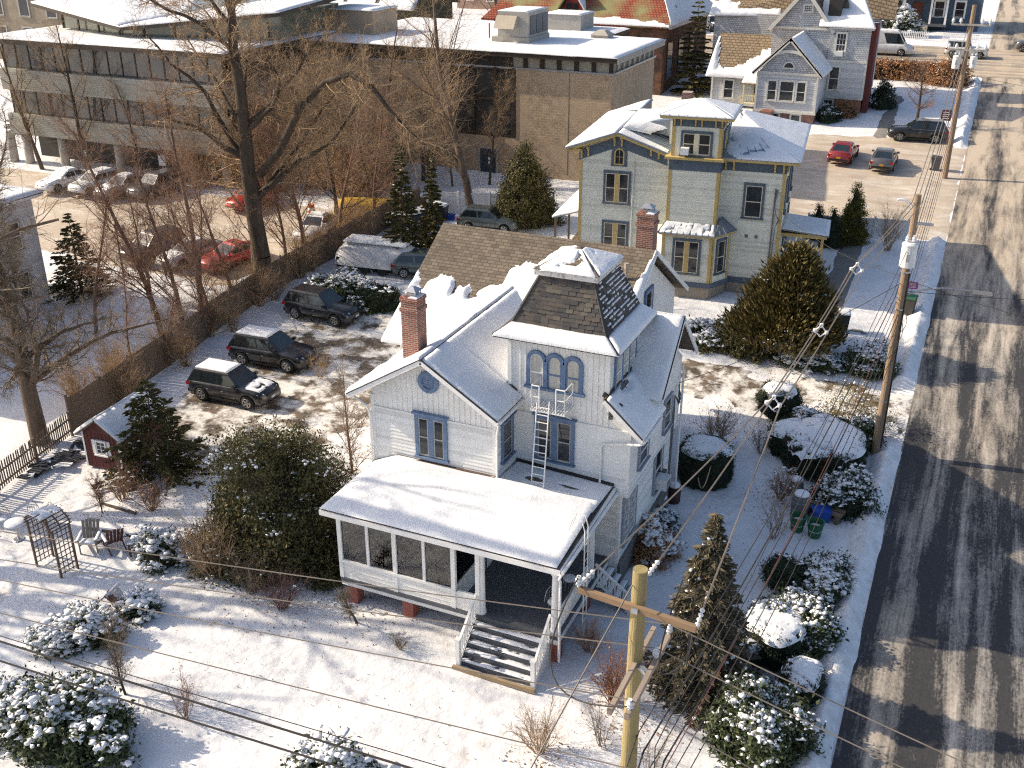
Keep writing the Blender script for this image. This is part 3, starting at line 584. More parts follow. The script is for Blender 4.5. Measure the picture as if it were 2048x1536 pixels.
# ---- chimneys, vents, gutters
def chimney(x, y, z0, z1, s, root, bm=BRICK, cap=True):
    c = WB(); c.box(x-s/2, x+s/2, y-s/2, y+s/2, z0, z1-.5); c.box(x-s/2-.04, x+s/2+.04, y-s/2-.04, y+s/2+.04, z1-.5, z1-.36); c.box(x-s/2, x+s/2, y-s/2, y+s/2, z1-.36, z1-.12); c.box(x-s/2-.03, x+s/2+.03, y-s/2-.03, y+s/2+.03, z1-.12, z1)
    C_ = c.build('chimney', bm, root)
    k = WB(); k.box(x-.16, x+.16, y-.16, y+.16, z1, z1+.14); k.hexa([(x-.25, y-.25, z1+.2), (x+.25, y-.25, z1+.2), (x+.25, y+.25, z1+.2), (x-.25, y+.25, z1+.2)], [(x-.06, y-.06, z1+.34), (x+.06, y-.06, z1+.34), (x+.06, y+.06, z1+.34), (x-.06, y+.06, z1+.34)])
    for sx in (-1, 1):
        for sy in (-1, 1): k.bar((x+sx*.2, y+sy*.2, z1), (x+sx*.2, y+sy*.2, z1+.21), .03)
    k.build('flue_cap', METAL, C_)
    snow_sheet([(x-s/2, y-s/2, z1+.01), (x+s/2, y-s/2, z1+.01), (x+s/2, y+s/2, z1+.01), (x-s/2, y+s/2, z1+.01)], .05, lambda u, v: 1 if u > .5 else 0, .08).build('chimney_snow', SNOW, C_)
    return C_
chimney(-16.55, 29.1, 7.3, 10.25, .62, house); chimney(-11.25, 38.4, 9.4, 11.35, .66, house)
vp = WB(); vp.tube([(-11.45, 36.6, 8.9), (-11.45, 36.6, 9.55)], .07, 8); vp.tube([(-11.45, 36.6, 9.55), (-11.45, 36.6, 9.8)], .095, 8); vp.build('vent_pipe', M('rusty_pipe', (.25, .17, .12), (.40, .36, .32), scale=8, rough=.7), house)
gts = []
gts.append(WB().tube([(-18.7, 27.9, 6.68), (-18.7, 35, 6.66)], .06, 6))
gts.append(WB().tube([(-18.65, 28.1, 6.62), (-18.1, 28.2, 6.25), (-17.98, 28.22, 6.0), (-17.98, 28.22, 3.7)], .045, 6))
gts.append(WB().tube([(-8.38, 29.62, 6.15), (-8.38, 31.6, 6.13)], .065, 6))
gts.append(WB().tube([(-8.4, 29.6, 6.1), (-8.6, 29.75, 5.95), (-9.9, 29.92, 5.62), (-9.95, 29.93, 5.5), (-9.95, 29.93, 4.1), (-9.98, 29.7, 3.98)], .045, 6))
gts.append(WB().tube([(-12.83, 28.0, 6.72), (-12.83, 29.9, 6.70)], .06, 6))
gts.append(WB().tube([(-13.0, 28.2, 6.5), (-13.06, 28.22, 6.1), (-13.06, 28.22, 4.4)], .04, 6))
gts.append(WB().tube([(-8.9, 36.2, 6.2), (-8.85, 36.25, 5.9), (-8.85, 36.25, .5)], .05, 6))
for q_ in gts: q_.build('gutter', WHITE2, house)
cb = WB()
for k in range(3): cb.tube([(-8.85, 35.6+.08*k, 5.6), (-8.7-.05*k, 35.5, 5.2), (-8.75, 35.4+.1*k, 4.9), (-8.88, 35.3, 5.3), (-8.9, 35.2+.12*k, 4.4), (-8.92, 35.2+.1*k, 1.4)], .022, 5)
cb.box(-9.2, -8.98, 35.0, 35.25, 1.6, 2.1); cb.build('service_cable', M('grey_cable', (.12, .12, .12), (.18, .18, .18), scale=9), house)
ac = WB(); ac.box(-9.2, -8.72, 34.3, 34.9, 1.65, 2.1); a_ = ac.build('air_conditioner', WHITE2, house)
for k in range(5): WB().box(-8.719, -8.705, 34.34, 34.86, 1.70+k*.075, 1.73+k*.075).build('grille_slat', MATS['grey_cable'], a_)
WB().box(-11.1, -10.65, 38.2, 38.85, 6.68, 7.1).build('air_conditioner', METAL, house)
# ---- fire escape
fe = thing('fire_escape', 'white steel fire escape balcony and ladder under the tower windows', 'fire escape', (-11.7, 29.4, 6.8), world=True)
p = WB(); p.box(-12.25, -11.0, 29.15, 29.97, 6.78, 6.82)
for k in range(13): p.box(-12.25+k*.1, -12.22+k*.1, 29.15, 29.97, 6.82, 6.85)
p.bar((-12.2, 29.2, 6.8), (-12.2, 29.97, 6.3), .04); p.bar((-11.05, 29.2, 6.8), (-11.05, 29.97, 6.3), .04); p.build('platform', WHITE2, fe)
for s0, s1 in (((-12.22, 29.95), (-12.22, 29.2)), ((-11.03, 29.95), (-11.03, 29.2)), ((-12.22, 29.2), (-11.95, 29.2)), ((-11.35, 29.2), (-11.03, 29.2))):
    q = WB(); A = Vector((*s0, 6.85)); B = Vector((*s1, 6.85)); up = Vector((0, 0, 1))
    q.tube([A+up*.85, B+up*.85], .025, 6); q.tube([A+up*.45, B+up*.45], .02, 6)
    for z_ in (A, B): q.tube([z_, z_+up*.85], .022, 6)
    q.build('guard_rail', WHITE2, fe)
ld = WB(); LT = (Vector((-12.04, 29.25, 7.2)), Vector((-11.6, 29.25, 7.2))); LB = (Vector((-11.9, 28.45, 4.22)), Vector((-11.45, 28.45, 4.22)))
for a, b in zip(LT, LB): ld.tube([a, b], .024, 6)
l_ = ld.build('ladder_rail', WHITE2, fe)
for k in range(1, 12): v = k/12; WB().tube([LT[0].lerp(LB[0], v), LT[1].lerp(LB[1], v)], .017, 5).build('rung', WHITE2, l_)
# ---- porch
pf = WB(); pf.box(-17.6, -9.55, 25.1, 29.99, .98, 1.12); pf.build('porch_floor', GREYP, house)
sk_ = WB(); sk_.box(-17.6, -12.45, 25.15, 25.22, .80, 1.78); sk_.box(-17.6, -17.53, 25.22, 28.3, .8, 1.78); sk_.box(-12.45, -9.55, 25.12, 25.2, .78, .98); sk_.box(-9.6, -9.53, 25.2, 29.95, .78, .98)
for k in range(6): sk_.ob((-17.6, 25.15, 0), EX, 0, 5.15, .82+k*.16, .83+k*.16, 0, .012)
sk_.build('porch_skirt', WHITE, house)
for x, y in ((-15.1, 25.5), (-17.3, 25.5), (-12.5, 25.4), (-9.75, 25.4), (-9.8, 28.2)): WB().box(x-.2, x+.2, y-.2, y+.2, -.2, .8).build('brick_pier', M('pier_brick', (.36, .13, .10), (.27, .09, .07), scale=7, rough=.9) if 'pier_brick' not in MATS else MATS['pier_brick'], house)
pg = WB()
for x in (-17.55, -15.42, -13.24, -12.36): pg.box(x-.075, x+.075, 25.12, 25.26, 1.12, 3.56)
for x in (-16.46, -14.32): pg.box(x-.05, x+.05, 25.13, 25.24, 1.78, 3.52)
pg.box(-17.6, -13.2, 25.1, 25.27, 1.78, 1.86); pg.box(-17.65, -9.5, 25.1, 25.26, 3.52, 3.72); pg.box(-9.68, -9.5, 25.26, 29.9, 3.52, 3.72); pg.box(-17.65, -17.48, 25.26, 28.3, 3.52, 3.72); pg.box(-17.62, -17.5, 25.26, 28.3, 1.78, 1.86)
pg.box(-13.28, -13.2, 25.26, 29.9, 1.12, 1.9); pg.box(-13.28, -13.2, 27.5, 27.62, 1.12, 3.56)
pg.build('porch_frame', WHITE2, house)
gp = GLASS
pn = bpy.data.materials.new('porch_glass'); pn.use_nodes = True; nt = pn.node_tree; nt.nodes.remove(nt.nodes['Principled BSDF']); tr0 = _n(nt, 'ShaderNodeBsdfTransparent'); tr0.inputs[0].default_value = (.90, .91, .90, 1); gl0 = _n(nt, 'ShaderNodeBsdfGlossy'); gl0.inputs['Roughness'].default_value = .03; mx0 = _n(nt, 'ShaderNodeMixShader'); fr0 = _n(nt, 'ShaderNodeFresnel'); fr0.inputs[0].default_value = 2.0; nt.links.new(fr0.outputs[0], mx0.inputs[0]); nt.links.new(tr0.outputs[0], mx0.inputs[1]); nt.links.new(gl0.outputs[0], mx0.inputs[2]); nt.links.new(mx0.outputs[0], nt.nodes['Material Output'].inputs[0])
WB().box(-17.5, -13.3, 25.3, 28.2, 1.122, 1.14).build('porch_matting', M('straw_matting', (.36, .29, .19), (.27, .21, .14), scale=3, rough=.9, stretch=(1, 9, 1)), house)
LAWN_TONE = M('painted_lawn_reflection', (.66, .56, .42), (.40, .33, .24), scale=2.2, rough=.9, stretch=(.35, 1, 5), lo=.38, hi=.62)  # streaks imitate the lawn's reflection in the glass, painted on added panels
for x0, x1, zb_ in ((-17.42, -16.53, 2.6), (-16.4, -15.52, 2.2), (-15.33, -14.39, 1.9), (-14.27, -13.34, 1.9)): WB().box(x0, x1, 25.225, 25.235, zb_, 3.5).build('reflection_panel', LAWN_TONE, house)
for q_ in ((-16.6, 27.2), (-14.6, 27.3)):
    so_ = WB(); so_.box(q_[0]-.55, q_[0]+.55, q_[1]-.3, q_[1]+.35, 1.14, 1.55); so_.box(q_[0]-.55, q_[0]+.55, q_[1]+.25, q_[1]+.45, 1.55, 2.0); so_.box(q_[0]-.65, q_[0]-.52, q_[1]-.3, q_[1]+.4, 1.14, 1.75); so_.box(q_[0]+.52, q_[0]+.65, q_[1]-.3, q_[1]+.4, 1.14, 1.75); tag(so_.build('porch_sofa', M('cream_cushion', (.50, .46, .38), (.42, .39, .33), scale=3) if 'cream_cushion' not in MATS else MATS['cream_cushion']), 'cream cushioned sofa behind the porch glass near the '+('corner' if q_[0] < -16 else 'door'), 'sofa')
for x0, x1 in ((-17.47, -16.51), (-16.41, -15.5), (-15.34, -14.37), (-14.27, -13.32)): WB().box(x0, x1, 25.185, 25.195, 1.86, 3.52).build('porch_window', pn, house)
for y0, y1 in ((25.4, 26.6), (26.7, 28.2)): WB().box(-17.565, -17.555, y0, y1, 1.86, 3.52).build('porch_window', pn, house)
WB().box(-13.25, -13.24, 25.4, 27.5, 1.92, 3.5).build('porch_window', pn, house)
for x, y in ((-12.28, 25.28), (-9.72, 25.28), (-9.72, 28.6)):
    c = WB(); c.lathe((x, y, 1.12), [(.15, 0), (.15, .12), (.125, .14), (.115, 1.3), (.10, 2.2), (.14, 2.24), (.14, 2.4)], 14); c.build('porch_column', WHITE2, house, False)
inner = WB(); inner.box(-17.4, -9.7, 25.3, 29.9, 3.66, 3.70); inner.build('porch_ceiling', M('porch_ceiling_paint', (.45, .46, .46), (.40, .41, .41), scale=3), house)
WB().box(-17.3, -13.4, 28.2, 28.29, 1.12, 3.6).build('porch_rear_wall', M('tan_shingle_wall', (.36, .29, .20), (.28, .22, .15), scale=3, rough=.9, stretch=(1, 1, 6)), house)
# porch roof: eave ring up to the wall
ze = 3.92
P = dict(a=(-17.98, 24.82, ze), b=(-9.42, 24.82, ze), c=(-9.42, 29.98, 4.02), d=(-13.1, 29.98, 4.2), e=(-13.1, 28.28, 4.36), f=(-16.95, 28.28, 4.36), g=(-17.98, 28.28, ze-.1), h=(-11.6, 27.6, 4.27))
pr_ = WB(); K = list(P); V3 = [P[k] for k in K]; low = [(x, y, 3.72) for x, y, z in V3]
ix = {k: i for i, k in enumerate(K)}
pr_.add(V3+low, [tuple(ix[k] for k in 'abhef'), tuple(ix[k] for k in 'bcdeh'), tuple(ix[k] for k in 'afg')]+[tuple([ix[a], ix[a]+8, ix[b]+8, ix[b]]) for a, b in ('ab', 'bc', 'ga', 'cd')]+[tuple(ix[k]+8 for k in 'gfedcba')])
proof = pr_.build('porch_roof', SHING, house)
fa = WB(); fa.box(-18.02, -9.38, 24.76, 24.82, 3.72, 3.90); fa.hexa([(-9.42, 24.82, 3.72), (-9.36, 24.82, 3.72), (-9.36, 29.9, 3.72), (-9.42, 29.9, 3.72)], [(-9.42, 24.82, 3.9), (-9.36, 24.82, 3.9), (-9.36, 29.9, 4.04), (-9.42, 29.9, 4.04)]); fa.box(-18.04, -17.98, 24.82, 28.2, 3.72, 3.90); fa.tube([(-9.3, 24.76, 3.84), (-9.3, 29.95, 3.84)], .06, 6); fa.tube([(-9.32, 24.74, 3.8), (-9.4, 24.74, 3.6), (-9.42, 24.9, 3.45), (-9.42, 24.95, .3)], .045, 6); fa.build('fascia', WHITE2, proof)
bf = WB(); bf.bar((-16.95, 28.2, 4.42), (-13.1, 28.2, 4.42), .12, .16); bf.bar((-17.95, 28.2, 3.95), (-16.95, 28.2, 4.4), .12, .14); bf.build('flashing', BROWN, proof)
WB().bar((-13.1, 29.96, 4.30), (-9.45, 29.96, 4.12), .05, .10).build('flashing', DARK, proof)
def porch_z(x, y):
    f = max(0.0, min(1.0, (y-24.8)/3.45)); g_ = max(0.0, min(1.0, (x+17.98)/1.05)); rgt = max(0.0, min(1.0, (-9.5-x)/2.1))
    return ze+min(.46*f, .46*g_*(1 if y > 24.9 else 0)+.0)*(.62+.38*rgt)
ps = WB(); nx_, ny_ = 92, 36
for i_ in range(nx_+1):
    for j_ in range(ny_+1):
        x = -18.0+8.5*i_/nx_; y = 24.78+3.42*j_/ny_; e = min(1.0, min(x+18.0, -9.5-x, y-24.78)/.16+.12)**.5; ps.v.append((x, y, porch_z(x, y)+.02+.10*e*(.7+.6*fbm(x*.9, y*.9+3))))
for i_ in range(nx_):
    for j_ in range(ny_): ps.f.append((i_*(ny_+1)+j_, (i_+1)*(ny_+1)+j_, (i_+1)*(ny_+1)+j_+1, i_*(ny_+1)+j_+1))
ps.build('roof_snow', SNOW, proof, True)
snow_sheet([(-13.15, 27.9, 4.34), (-9.5, 27.9, 4.17), (-9.5, 29.92, 4.04), (-13.05, 29.92, 4.22)], .06, lambda u, v: 1-5*max(0, math.exp(-((u-.30)/.10)**2-((v-.55)/.10)**2)*1.3-.4)-5*max(0, math.exp(-((u-.66)/.16)**2-((v-.60)/.07)**2)*1.2-.5), .06, 9.7).build('roof_snow', SNOW, proof, True)
# entrance stairs
for k in range(6):
    z1 = 1.12-.19*(k); y1 = 25.1-.24*k; y0 = y1-.27
    t = WB(); t.box(-12.4, -9.85, y0, y1, z1-.19-.04, z1-.19); t_ = t.build('stair_tread', GREYP, house)
    WB().box(-12.38, -9.87, y1-.02, y1, z1-.19, z1-.005).build('stair_riser', GREYP, house)
    snow_sheet([(-12.36, y0, z1-.188), (-9.9, y0, z1-.188), (-9.9, y1-.07, z1-.188), (-12.36, y1-.07, z1-.188)], .05, lambda u, v, k=k: (fbm(u*6+k*5, v*1.2)-.33)*6+(.5-v), .05, k*3.3).build('tread_snow', SNOW, t_, True)
WB().box(-12.55, -9.7, 23.58, 23.68, -.02, .12).build('stair_kerb', PALEWOOD, house)
ss = WB(); ss.hexa([(-12.45, 23.7, -.1), (-12.4, 23.7, -.1), (-12.4, 25.1, -.1), (-12.45, 25.1, -.1)], [(-12.45, 23.7, .05), (-12.4, 23.7, .05), (-12.4, 25.1, 1.0), (-12.45, 25.1, 1.0)]); ss.hexa([(-9.85, 23.7, -.1), (-9.8, 23.7, -.1), (-9.8, 25.1, -.1), (-9.85, 25.1, -.1)], [(-9.85, 23.7, .05), (-9.8, 23.7, .05), (-9.8, 25.1, 1.0), (-9.85, 25.1, 1.0)]); ss.build('stair_stringer', WHITE2, house)
for x in (-12.42, -9.82):
    rl = WB(); railing(rl, (x, 23.85, .12), (x, 25.15, 1.1), .8, .14); rl.build('stair_railing', WHITE2, house)
    n_ = WB(); n_.box(x-.07, x+.07, 23.72, 23.86, -.05, 1.05); n_.box(x-.09, x+.09, 23.70, 23.88, 1.05, 1.1); n_.build('newel_post', WHITE2, house)
railing(WB(), (-9.62, 25.4, 1.1), (-9.62, 28.4, 1.1), .8, .13).build('porch_railing', WHITE2, house); railing(WB(), (-13.1, 25.2, 1.1), (-12.5, 25.2, 1.1), .7, .1).build('porch_railing', WHITE2, house)
for k in range(5):
    x0 = -9.5+.26*k; z1 = .98-.19*k
    t = WB().box(x0, x0+.27, 28.5, 29.9, z1-.23, z1-.19); t_ = t.build('side_stair_tread', GREYP, house)
    snow_sheet([(x0+.03, 28.55, z1-.188), (x0+.26, 28.55, z1-.188), (x0+.26, 29.85, z1-.188), (x0+.03, 29.85, z1-.188)], .04, lambda u, v: 1, .07, k*2.0).build('tread_snow', SNOW, t_, True)
sr = WB(); railing(sr, (-9.5, 28.48, .98), (-8.25, 28.48, .05), .8, .12); sr.box(-8.28, -8.14, 28.42, 28.56, -.05, 1.0); sr.build('side_stair_railing', WHITE2, house)
# two ladders leaning on the porch roof
pl = thing('extension_ladder', 'pale aluminium ladder standing against the porch roof corner', 'ladder', (-9.2, 26.6, 0), world=True)
q = WB()
for x in (0, .32): q.tube([(-9.16, 26.4+x, 0), (-9.2, 26.4+x, 4.4), (-9.3, 26.4+x, 4.75), (-9.6, 26.4+x, 4.8), (-9.75, 26.4+x, 4.3)], .02, 5)
q_ = q.build('rail', WHITE2, pl)
for k in range(1, 14): WB().tube([(-9.17, 26.4, .3*k), (-9.17, 26.72, .3*k)], .013, 4).build('rung', WHITE2, q_)
# ================================================================ the green and yellow Italianate house
SAGE = M('sage_paint', (.72, .705, .60), (.66, .65, .55), scale=1.5, rough=.65, c3=(.38, .40, .36), s3=2.2, lo3=.6, hi3=.85)
YEL = M('ochre_yellow_trim', (.50, .365, .14), (.44, .325, .13), scale=4, rough=.6)
SLB = M('slate_blue_trim', (.075, .10, .135), (.095, .125, .16), scale=4, rough=.6)
CREAM = M('cream_sash', (.70, .62, .45), (.64, .57, .42), scale=5, rough=.6)
TIN = M('grey_standing_seam_metal', (.30, .34, .38), (.24, .27, .30), scale=2, rough=.35, metal=.5)
yh = thing('green_italianate_house', 'pale green clapboard house with yellow brackets and square cupola', 'house', (-9.45, 58.7, 1.3), R(6.6))
b = MB(); b.box(-11.7, -6.35, 0, 10, -.3, 7.9); b.box(-6.35, 0, .002, 10, -.3, 7.9); b.box(-6.35, -3.5, -.8, 0, -.3, 7.9); b.box(-6.3, -3.55, -.75, 2.2, 7.9, 10.1)
b.hexa([(-11.7, 0, 7.9), (-6.9, 0, 7.9), (-9.45, 0, 8.7)], [(-11.7, 9, 7.9), (-6.9, 9, 7.9), (-9.45, 9, 8.7)])
b.hexa([(-6.35, -1.7, 1.0), (-3.5, -1.7, 1.0), (-2.7, -.4, 1.0), (-2.7, 0, 1.0), (-6.9, 0, 1.0), (-6.9, -.4, 1.0)], [(-6.35, -1.7, 3.8), (-3.5, -1.7, 3.8), (-2.7, -.4, 3.8), (-2.7, 0, 3.8), (-6.9, 0, 3.8), (-6.9, -.4, 3.8)])
b.build('wall', SAGE, yh)
f = MB(); f.box(-11.75, .05, -.03, 9.9, -.9, .65); f.hexa([(-6.2, -1.6, -1), (-3.55, -1.6, -1), (-2.8, -.4, -1), (-2.8, 0, -1), (-6.8, 0, -1), (-6.8, -.4, -1)], [(-6.2, -1.6, .7), (-3.55, -1.6, .7), (-2.8, -.4, .7), (-2.8, 0, .7), (-6.8, 0, .7), (-6.8, -.4, .7)]); f.build('foundation', M('tan_stucco', (.33, .28, .22), (.26, .22, .175), scale=3, rough=.9, bump=.3), yh)
f = MB(); f.box(-11.78, .07, -.06, 9.9, .65, 1.0); f.hexa([(-6.4, -1.76, .7), (-3.46, -1.76, .7), (-2.6, -.36, .7), (-2.6, 0, .7), (-6.98, 0, .7), (-6.98, -.36, .7)], [(-6.4, -1.76, 1.0), (-3.46, -1.76, 1.0), (-2.6, -.36, 1.0), (-2.6, 0, 1.0), (-6.98, 0, 1.0), (-6.98, -.36, 1.0)]); f.build('water_table', SLB, yh)
c = MB(); c.clap((-11.7, 0, 0), EX, [(0, 1.0), (5.3, 1.0), (5.3, 7.9), (2.25, 8.65), (0, 7.9)], .14); c.clap((-3.5, 0, 0), EX, [(0, 1.0), (3.5, 1.0), (3.5, 7.2), (0, 7.2)], .14); c.clap((-6.35, -.8, 0), EX, [(0, 3.9), (2.85, 3.9), (2.85, 7.2), (0, 7.2)], .14)
c.clap((0, 0, 0), WX, [(0, 1.0), (10, 1.0), (10, 7.2), (0, 7.2)], .14); c.clap((-11.7, 10, 0), (0, -1, 0), [(0, 1), (10, 1), (10, 7.2), (0, 7.2)], .14); c.clap((-3.5, -.8, 0), WX, [(0, 3.9), (.8, 3.9), (.8, 7.2), (0, 7.2)], .14)
c.clap((-6.35, -1.7, 0), EX, [(0, 1.0), (2.85, 1.0), (2.85, 3.8), (0, 3.8)], .14)
sv = Vector((.8, 1.3, 0)); ln = sv.length; sv.normalize(); c.clap((-3.5, -1.7, 0), sv, [(0, 1), (ln, 1), (ln, 3.8), (0, 3.8)], .14)
board_tones(c.build('clapboard_siding', SAGE, yh), tones('sage_board', (.72, .705, .60)), 2)
# yellow corner boards
for a, y, z0, z1, U in ((-11.72, 0, 1, 7.2, EX), (-.14, 0, 1, 7.2, EX), (-6.37, -.8, 3.9, 7.2, EX), (-3.68, -.8, 3.9, 7.2, EX), (-6.32, -.75, 8.0, 9.6, EX), (-3.73, -.75, 8.0, 9.6, EX), (-6.37, -1.7, 1.0, 3.8, EX), (-3.68, -1.7, 1.0, 3.8, EX)):
    MB().ob((a, y, 0), U, 0, .18, z0, z1, 0, .045).build('corner_board', YEL, yh)
for O, U in (((0, 0, 0), WX), ((-3.5, -.8, 0), WX), ((-3.55, -.75, 0), WX)):
    z0, z1 = (1, 7.2) if O[0] == 0 else ((3.9, 7.2) if O[1] == -.8 else (8.0, 9.6)); MB().ob(O, U, 0, .16, z0, z1, 0, .045).build('corner_board', YEL, yh)
MB().ob((-3.5, -1.7, 0), sv, 0, .14, 1, 3.8, 0, .05).build('corner_board', YEL, yh); MB().ob((-3.5, -1.7, 0), sv, ln-.14, ln, 1, 3.8, 0, .05).build('corner_board', YEL, yh)
# friezes, eaves and brackets
fz = MB(); fz.ob((-3.5, 0, 0), EX, .05, 3.52, 7.2, 7.75, 0, .05); fz.ob((-6.35, -.8, 0), EX, -.03, 2.88, 7.2, 7.8, 0, .07); fz.ob((0, 0, 0), WX, 0, 10, 7.2, 7.75, 0, .05); fz.ob((-3.5, -.8, 0), WX, 0, .8, 7.2, 7.8, 0, .06)
for s0, s1 in (((-11.75, 7.75), (-9.45, 8.62)), ((-9.45, 8.62), (-6.6, 7.75))):
    A = lambda q, dz: (q[0], -.05, q[1]+dz); B = lambda q, dz: (q[0], 0, q[1]+dz); fz.hexa([A(s0, -.55), A(s1, -.55), A(s1, .05), A(s0, .05)], [B(s0, -.55), B(s1, -.55), B(s1, .05), B(s0, .05)])
fz.ob((-6.3, -.75, 0), EX, -.02, 2.77, 9.62, 10.08, 0, .05); fz.ob((-3.55, -.75, 0), WX, 0, 2.9, 9.62, 10.08, 0, .05)
fz.build('frieze', SLB, yh)
ev = MB(); ev.box(-3.5, .72, -.5, 10.5, 7.78, 7.93); ev.box(-6.6, -3.3, -1.15, 0, 7.84, 7.97); ev.box(-12.35, -11.6, -.5, 10.4, 7.78, 7.93); ev.box(-6.95, -2.95, -1.35, 2.8, 10.1, 10.28)
for s0, s1 in (((-12.4, 7.86), (-9.45, 8.9)), ((-9.45, 8.9), (-6.5, 7.9))):
    ev.hexa([(s0[0], -.5, s0[1]-.12), (s1[0], -.5, s1[1]-.12), (s1[0], 0, s1[1]-.12), (s0[0], 0, s0[1]-.12)], [(s0[0], -.5, s0[1]+.08), (s1[0], -.5, s1[1]+.08), (s1[0], 0, s1[1]+.08), (s0[0], 0, s0[1]+.08)])
ev.box(-6.55, -3.35, -1.95, -1.65, 3.72, 3.84); ev.hexa([(-3.4, -1.95, 3.72), (-2.4, -.35, 3.72), (-2.55, -.25, 3.72), (-3.55, -1.8, 3.72)], [(-3.4, -1.95, 3.84), (-2.4, -.35, 3.84), (-2.55, -.25, 3.84), (-3.55, -1.8, 3.84)])
ev.build('eave_cornice', YEL, yh)
bm_ = bpy.data.meshes.new('bracket'); q = MB()
for pr, t in (([(0, 0), (0, -.55), (.07, -.55), (.10, -.42), (.08, -.3), (.16, -.16), (.32, -.1), (.34, 0)], .05),):
    n = len(pr); q.add([(-t, -a, z) for a, z in pr]+[(t, -a, z) for a, z in pr], [tuple(range(n)), tuple(range(2*n-1, n-1, -1))]+[(i, n+i, n+(i+1) % n, (i+1) % n) for i in range(n)])
bm_.from_pydata(q.v, [], q.f); bm_.materials.append(YEL)
def bracket(x, y, z, rz=0, s=1.0):
    o = bpy.data.objects.new('bracket', bm_); COL.objects.link(o); o.parent = yh; o.location = (x, y, z); o.rotation_euler = (0, 0, rz); o.scale = (s, s, s)
for x in (-3.3, -2.85, -.6, -.13): bracket(x, -.05, 7.78)
for x in (-11.6, -11.2): bracket(x, -.05, 7.85+(x+11.7)*.34)
for x in (-9.68, -9.25): bracket(x, -.05, 8.68)
for x in (-7.55, -7.1): bracket(x, -.05, 7.9+(-6.5-x)*.33)
for x in (-6.2, -5.85, -5.05, -4.7, -3.95, -3.6): bracket(x, -.8, 10.1, 0, .8)
for y in (-.6, -.2, .7, 1.1, 2.0): bracket(-3.5, y, 10.1, R(90), .8)
for y in (.3, .8, 3, 3.5, 6, 6.5, 9, 9.5): bracket(.05, y, 7.78, R(90))
# roofs in standing seam metal
def seam_roof(name, pts, n, root, th=.06):
    m = MB().slab(pts, th); p = [Vector(a) for a in pts]; nn = (p[1]-p[0]).cross(p[2]-p[0]).normalized(); nn = nn if nn.z > 0 else -nn
    for k in range(n+1):
        a = p[0].lerp(p[1], k/n)+nn*.02; d = p[3].lerp(p[2], k/n)+nn*.02
        if (a-d).length > .1: m.bar(a, d, .03, .05, tuple(nn))
    return m.build(name, TIN, root)
seam_roof('main_roof', [(-3.5, -.52, 7.96), (.74, -.52, 7.96), (-3.2, 4.6, 9.55), (-3.6, 4.6, 9.55)], 8, yh)
seam_roof('main_roof', [(.74, -.52, 7.96), (.74, 10.5, 7.96), (-3.2, 5.4, 9.55), (-3.2, 4.6, 9.55)], 20, yh)
seam_roof('main_roof', [(-12.4, 10.5, 7.96), (.74, 10.5, 7.96), (-3.2, 5.4, 9.55), (-9.45, 5.4, 9.2)], 20, yh)
r_ = seam_roof('wing_roof', [(-12.42, -.55, 7.95), (-12.42, 10.5, 7.95), (-9.45, 10.5, 8.99), (-9.45, -.55, 8.99)], 20, yh)
seam_roof('wing_roof', [(-6.5, -.55, 7.98), (-6.5, 3.5, 7.98), (-9.45, 3.5, 8.99), (-9.45, -.55, 8.99)], 9, yh)
seam_roof('main_roof', [(-9.45, 2.0, 8.99), (-6.3, 2.2, 8.3), (-3.2, 4.9, 9.55), (-9.45, 5.4, 9.2)], 8, yh)
cu = [(-6.98, -1.38, 10.28), (-2.92, -1.38, 10.28), (-2.92, 2.85, 10.28), (-6.98, 2.85, 10.28)]; apx = (-4.95, .72, 10.92)
for i in range(4): seam_roof('cupola_roof', [cu[i], cu[(i+1) % 4], apx, apx], 8, yh)
seam_roof('bay_roof', [(-6.6, -2.0, 3.85), (-3.4, -2.0, 3.85), (-3.5, -.82, 4.2), (-6.35, -.82, 4.2)], 9, yh)
seam_roof('bay_roof', [(-3.4, -2.0, 3.85), (-2.35, -.3, 3.85), (-3.3, 0, 4.5), (-3.5, -.8, 4.2)], 4, yh)
# windows
kw = dict(fm=SLB, sm=CREAM, cls=MB, fw=.13, depth=.09)
def ywin(O, U, a, z, w, h, n, m=YEL): 
    W_ = window(yh, O, U, a, z, w, h, n, mull=.22, upper=None, **kw)
    g = MB()
    if n == 2: g.ob(O, U, a-.115, a+.115, z-.02, z+h+.02, 0, .1); g.build('mullion_board', m, W_)
ywin((-11.7, 0, 0), EX, 2.25, 4.85, 1.35, 1.7, 2); ywin((-11.7, 0, 0), EX, 2.25, 1.9, 1.35, 1.7, 2)
ywin((-3.5, 0, 0), EX, 1.89, 4.62, .92, 1.8, 1); ywin((-6.35, -1.7, 0), EX, 1.42, 1.55, 1.35, 1.85, 2); ywin((-6.3, -.75, 0), EX, 1.37, 8.1, 1.5, 1.15, 2, CREAM)
ywin((-3.5, -1.7, 0), sv, ln/2, 1.55, .62, 1.85, 1); ywin((-3.55, -.75, 0), WX, 1.4, 8.1, 1.4, 1.15, 2)
for y in (1.6, 4.4, 7.2): ywin((0, 0, 0), WX, y, 4.7, .8, 1.75, 1)
for y in (4.4, 7.2): ywin((0, 0, 0), WX, y, 1.7, .8, 1.75, 1)
aw2 = MB(); Oa = (-11.7, 0, 0); arc(aw2, Oa, EX, 2.32, 7.72, .27, .46, 0, .07); aw2.ob(Oa, EX, 1.86, 2.05, 7.05, 7.72, 0, .07); aw2.ob(Oa, EX, 2.59, 2.78, 7.05, 7.72, 0, .07); aw2.ob(Oa, EX, 1.84, 2.8, 6.98, 7.05, 0, .09); w_ = aw2.build('attic_window', SLB, yh)
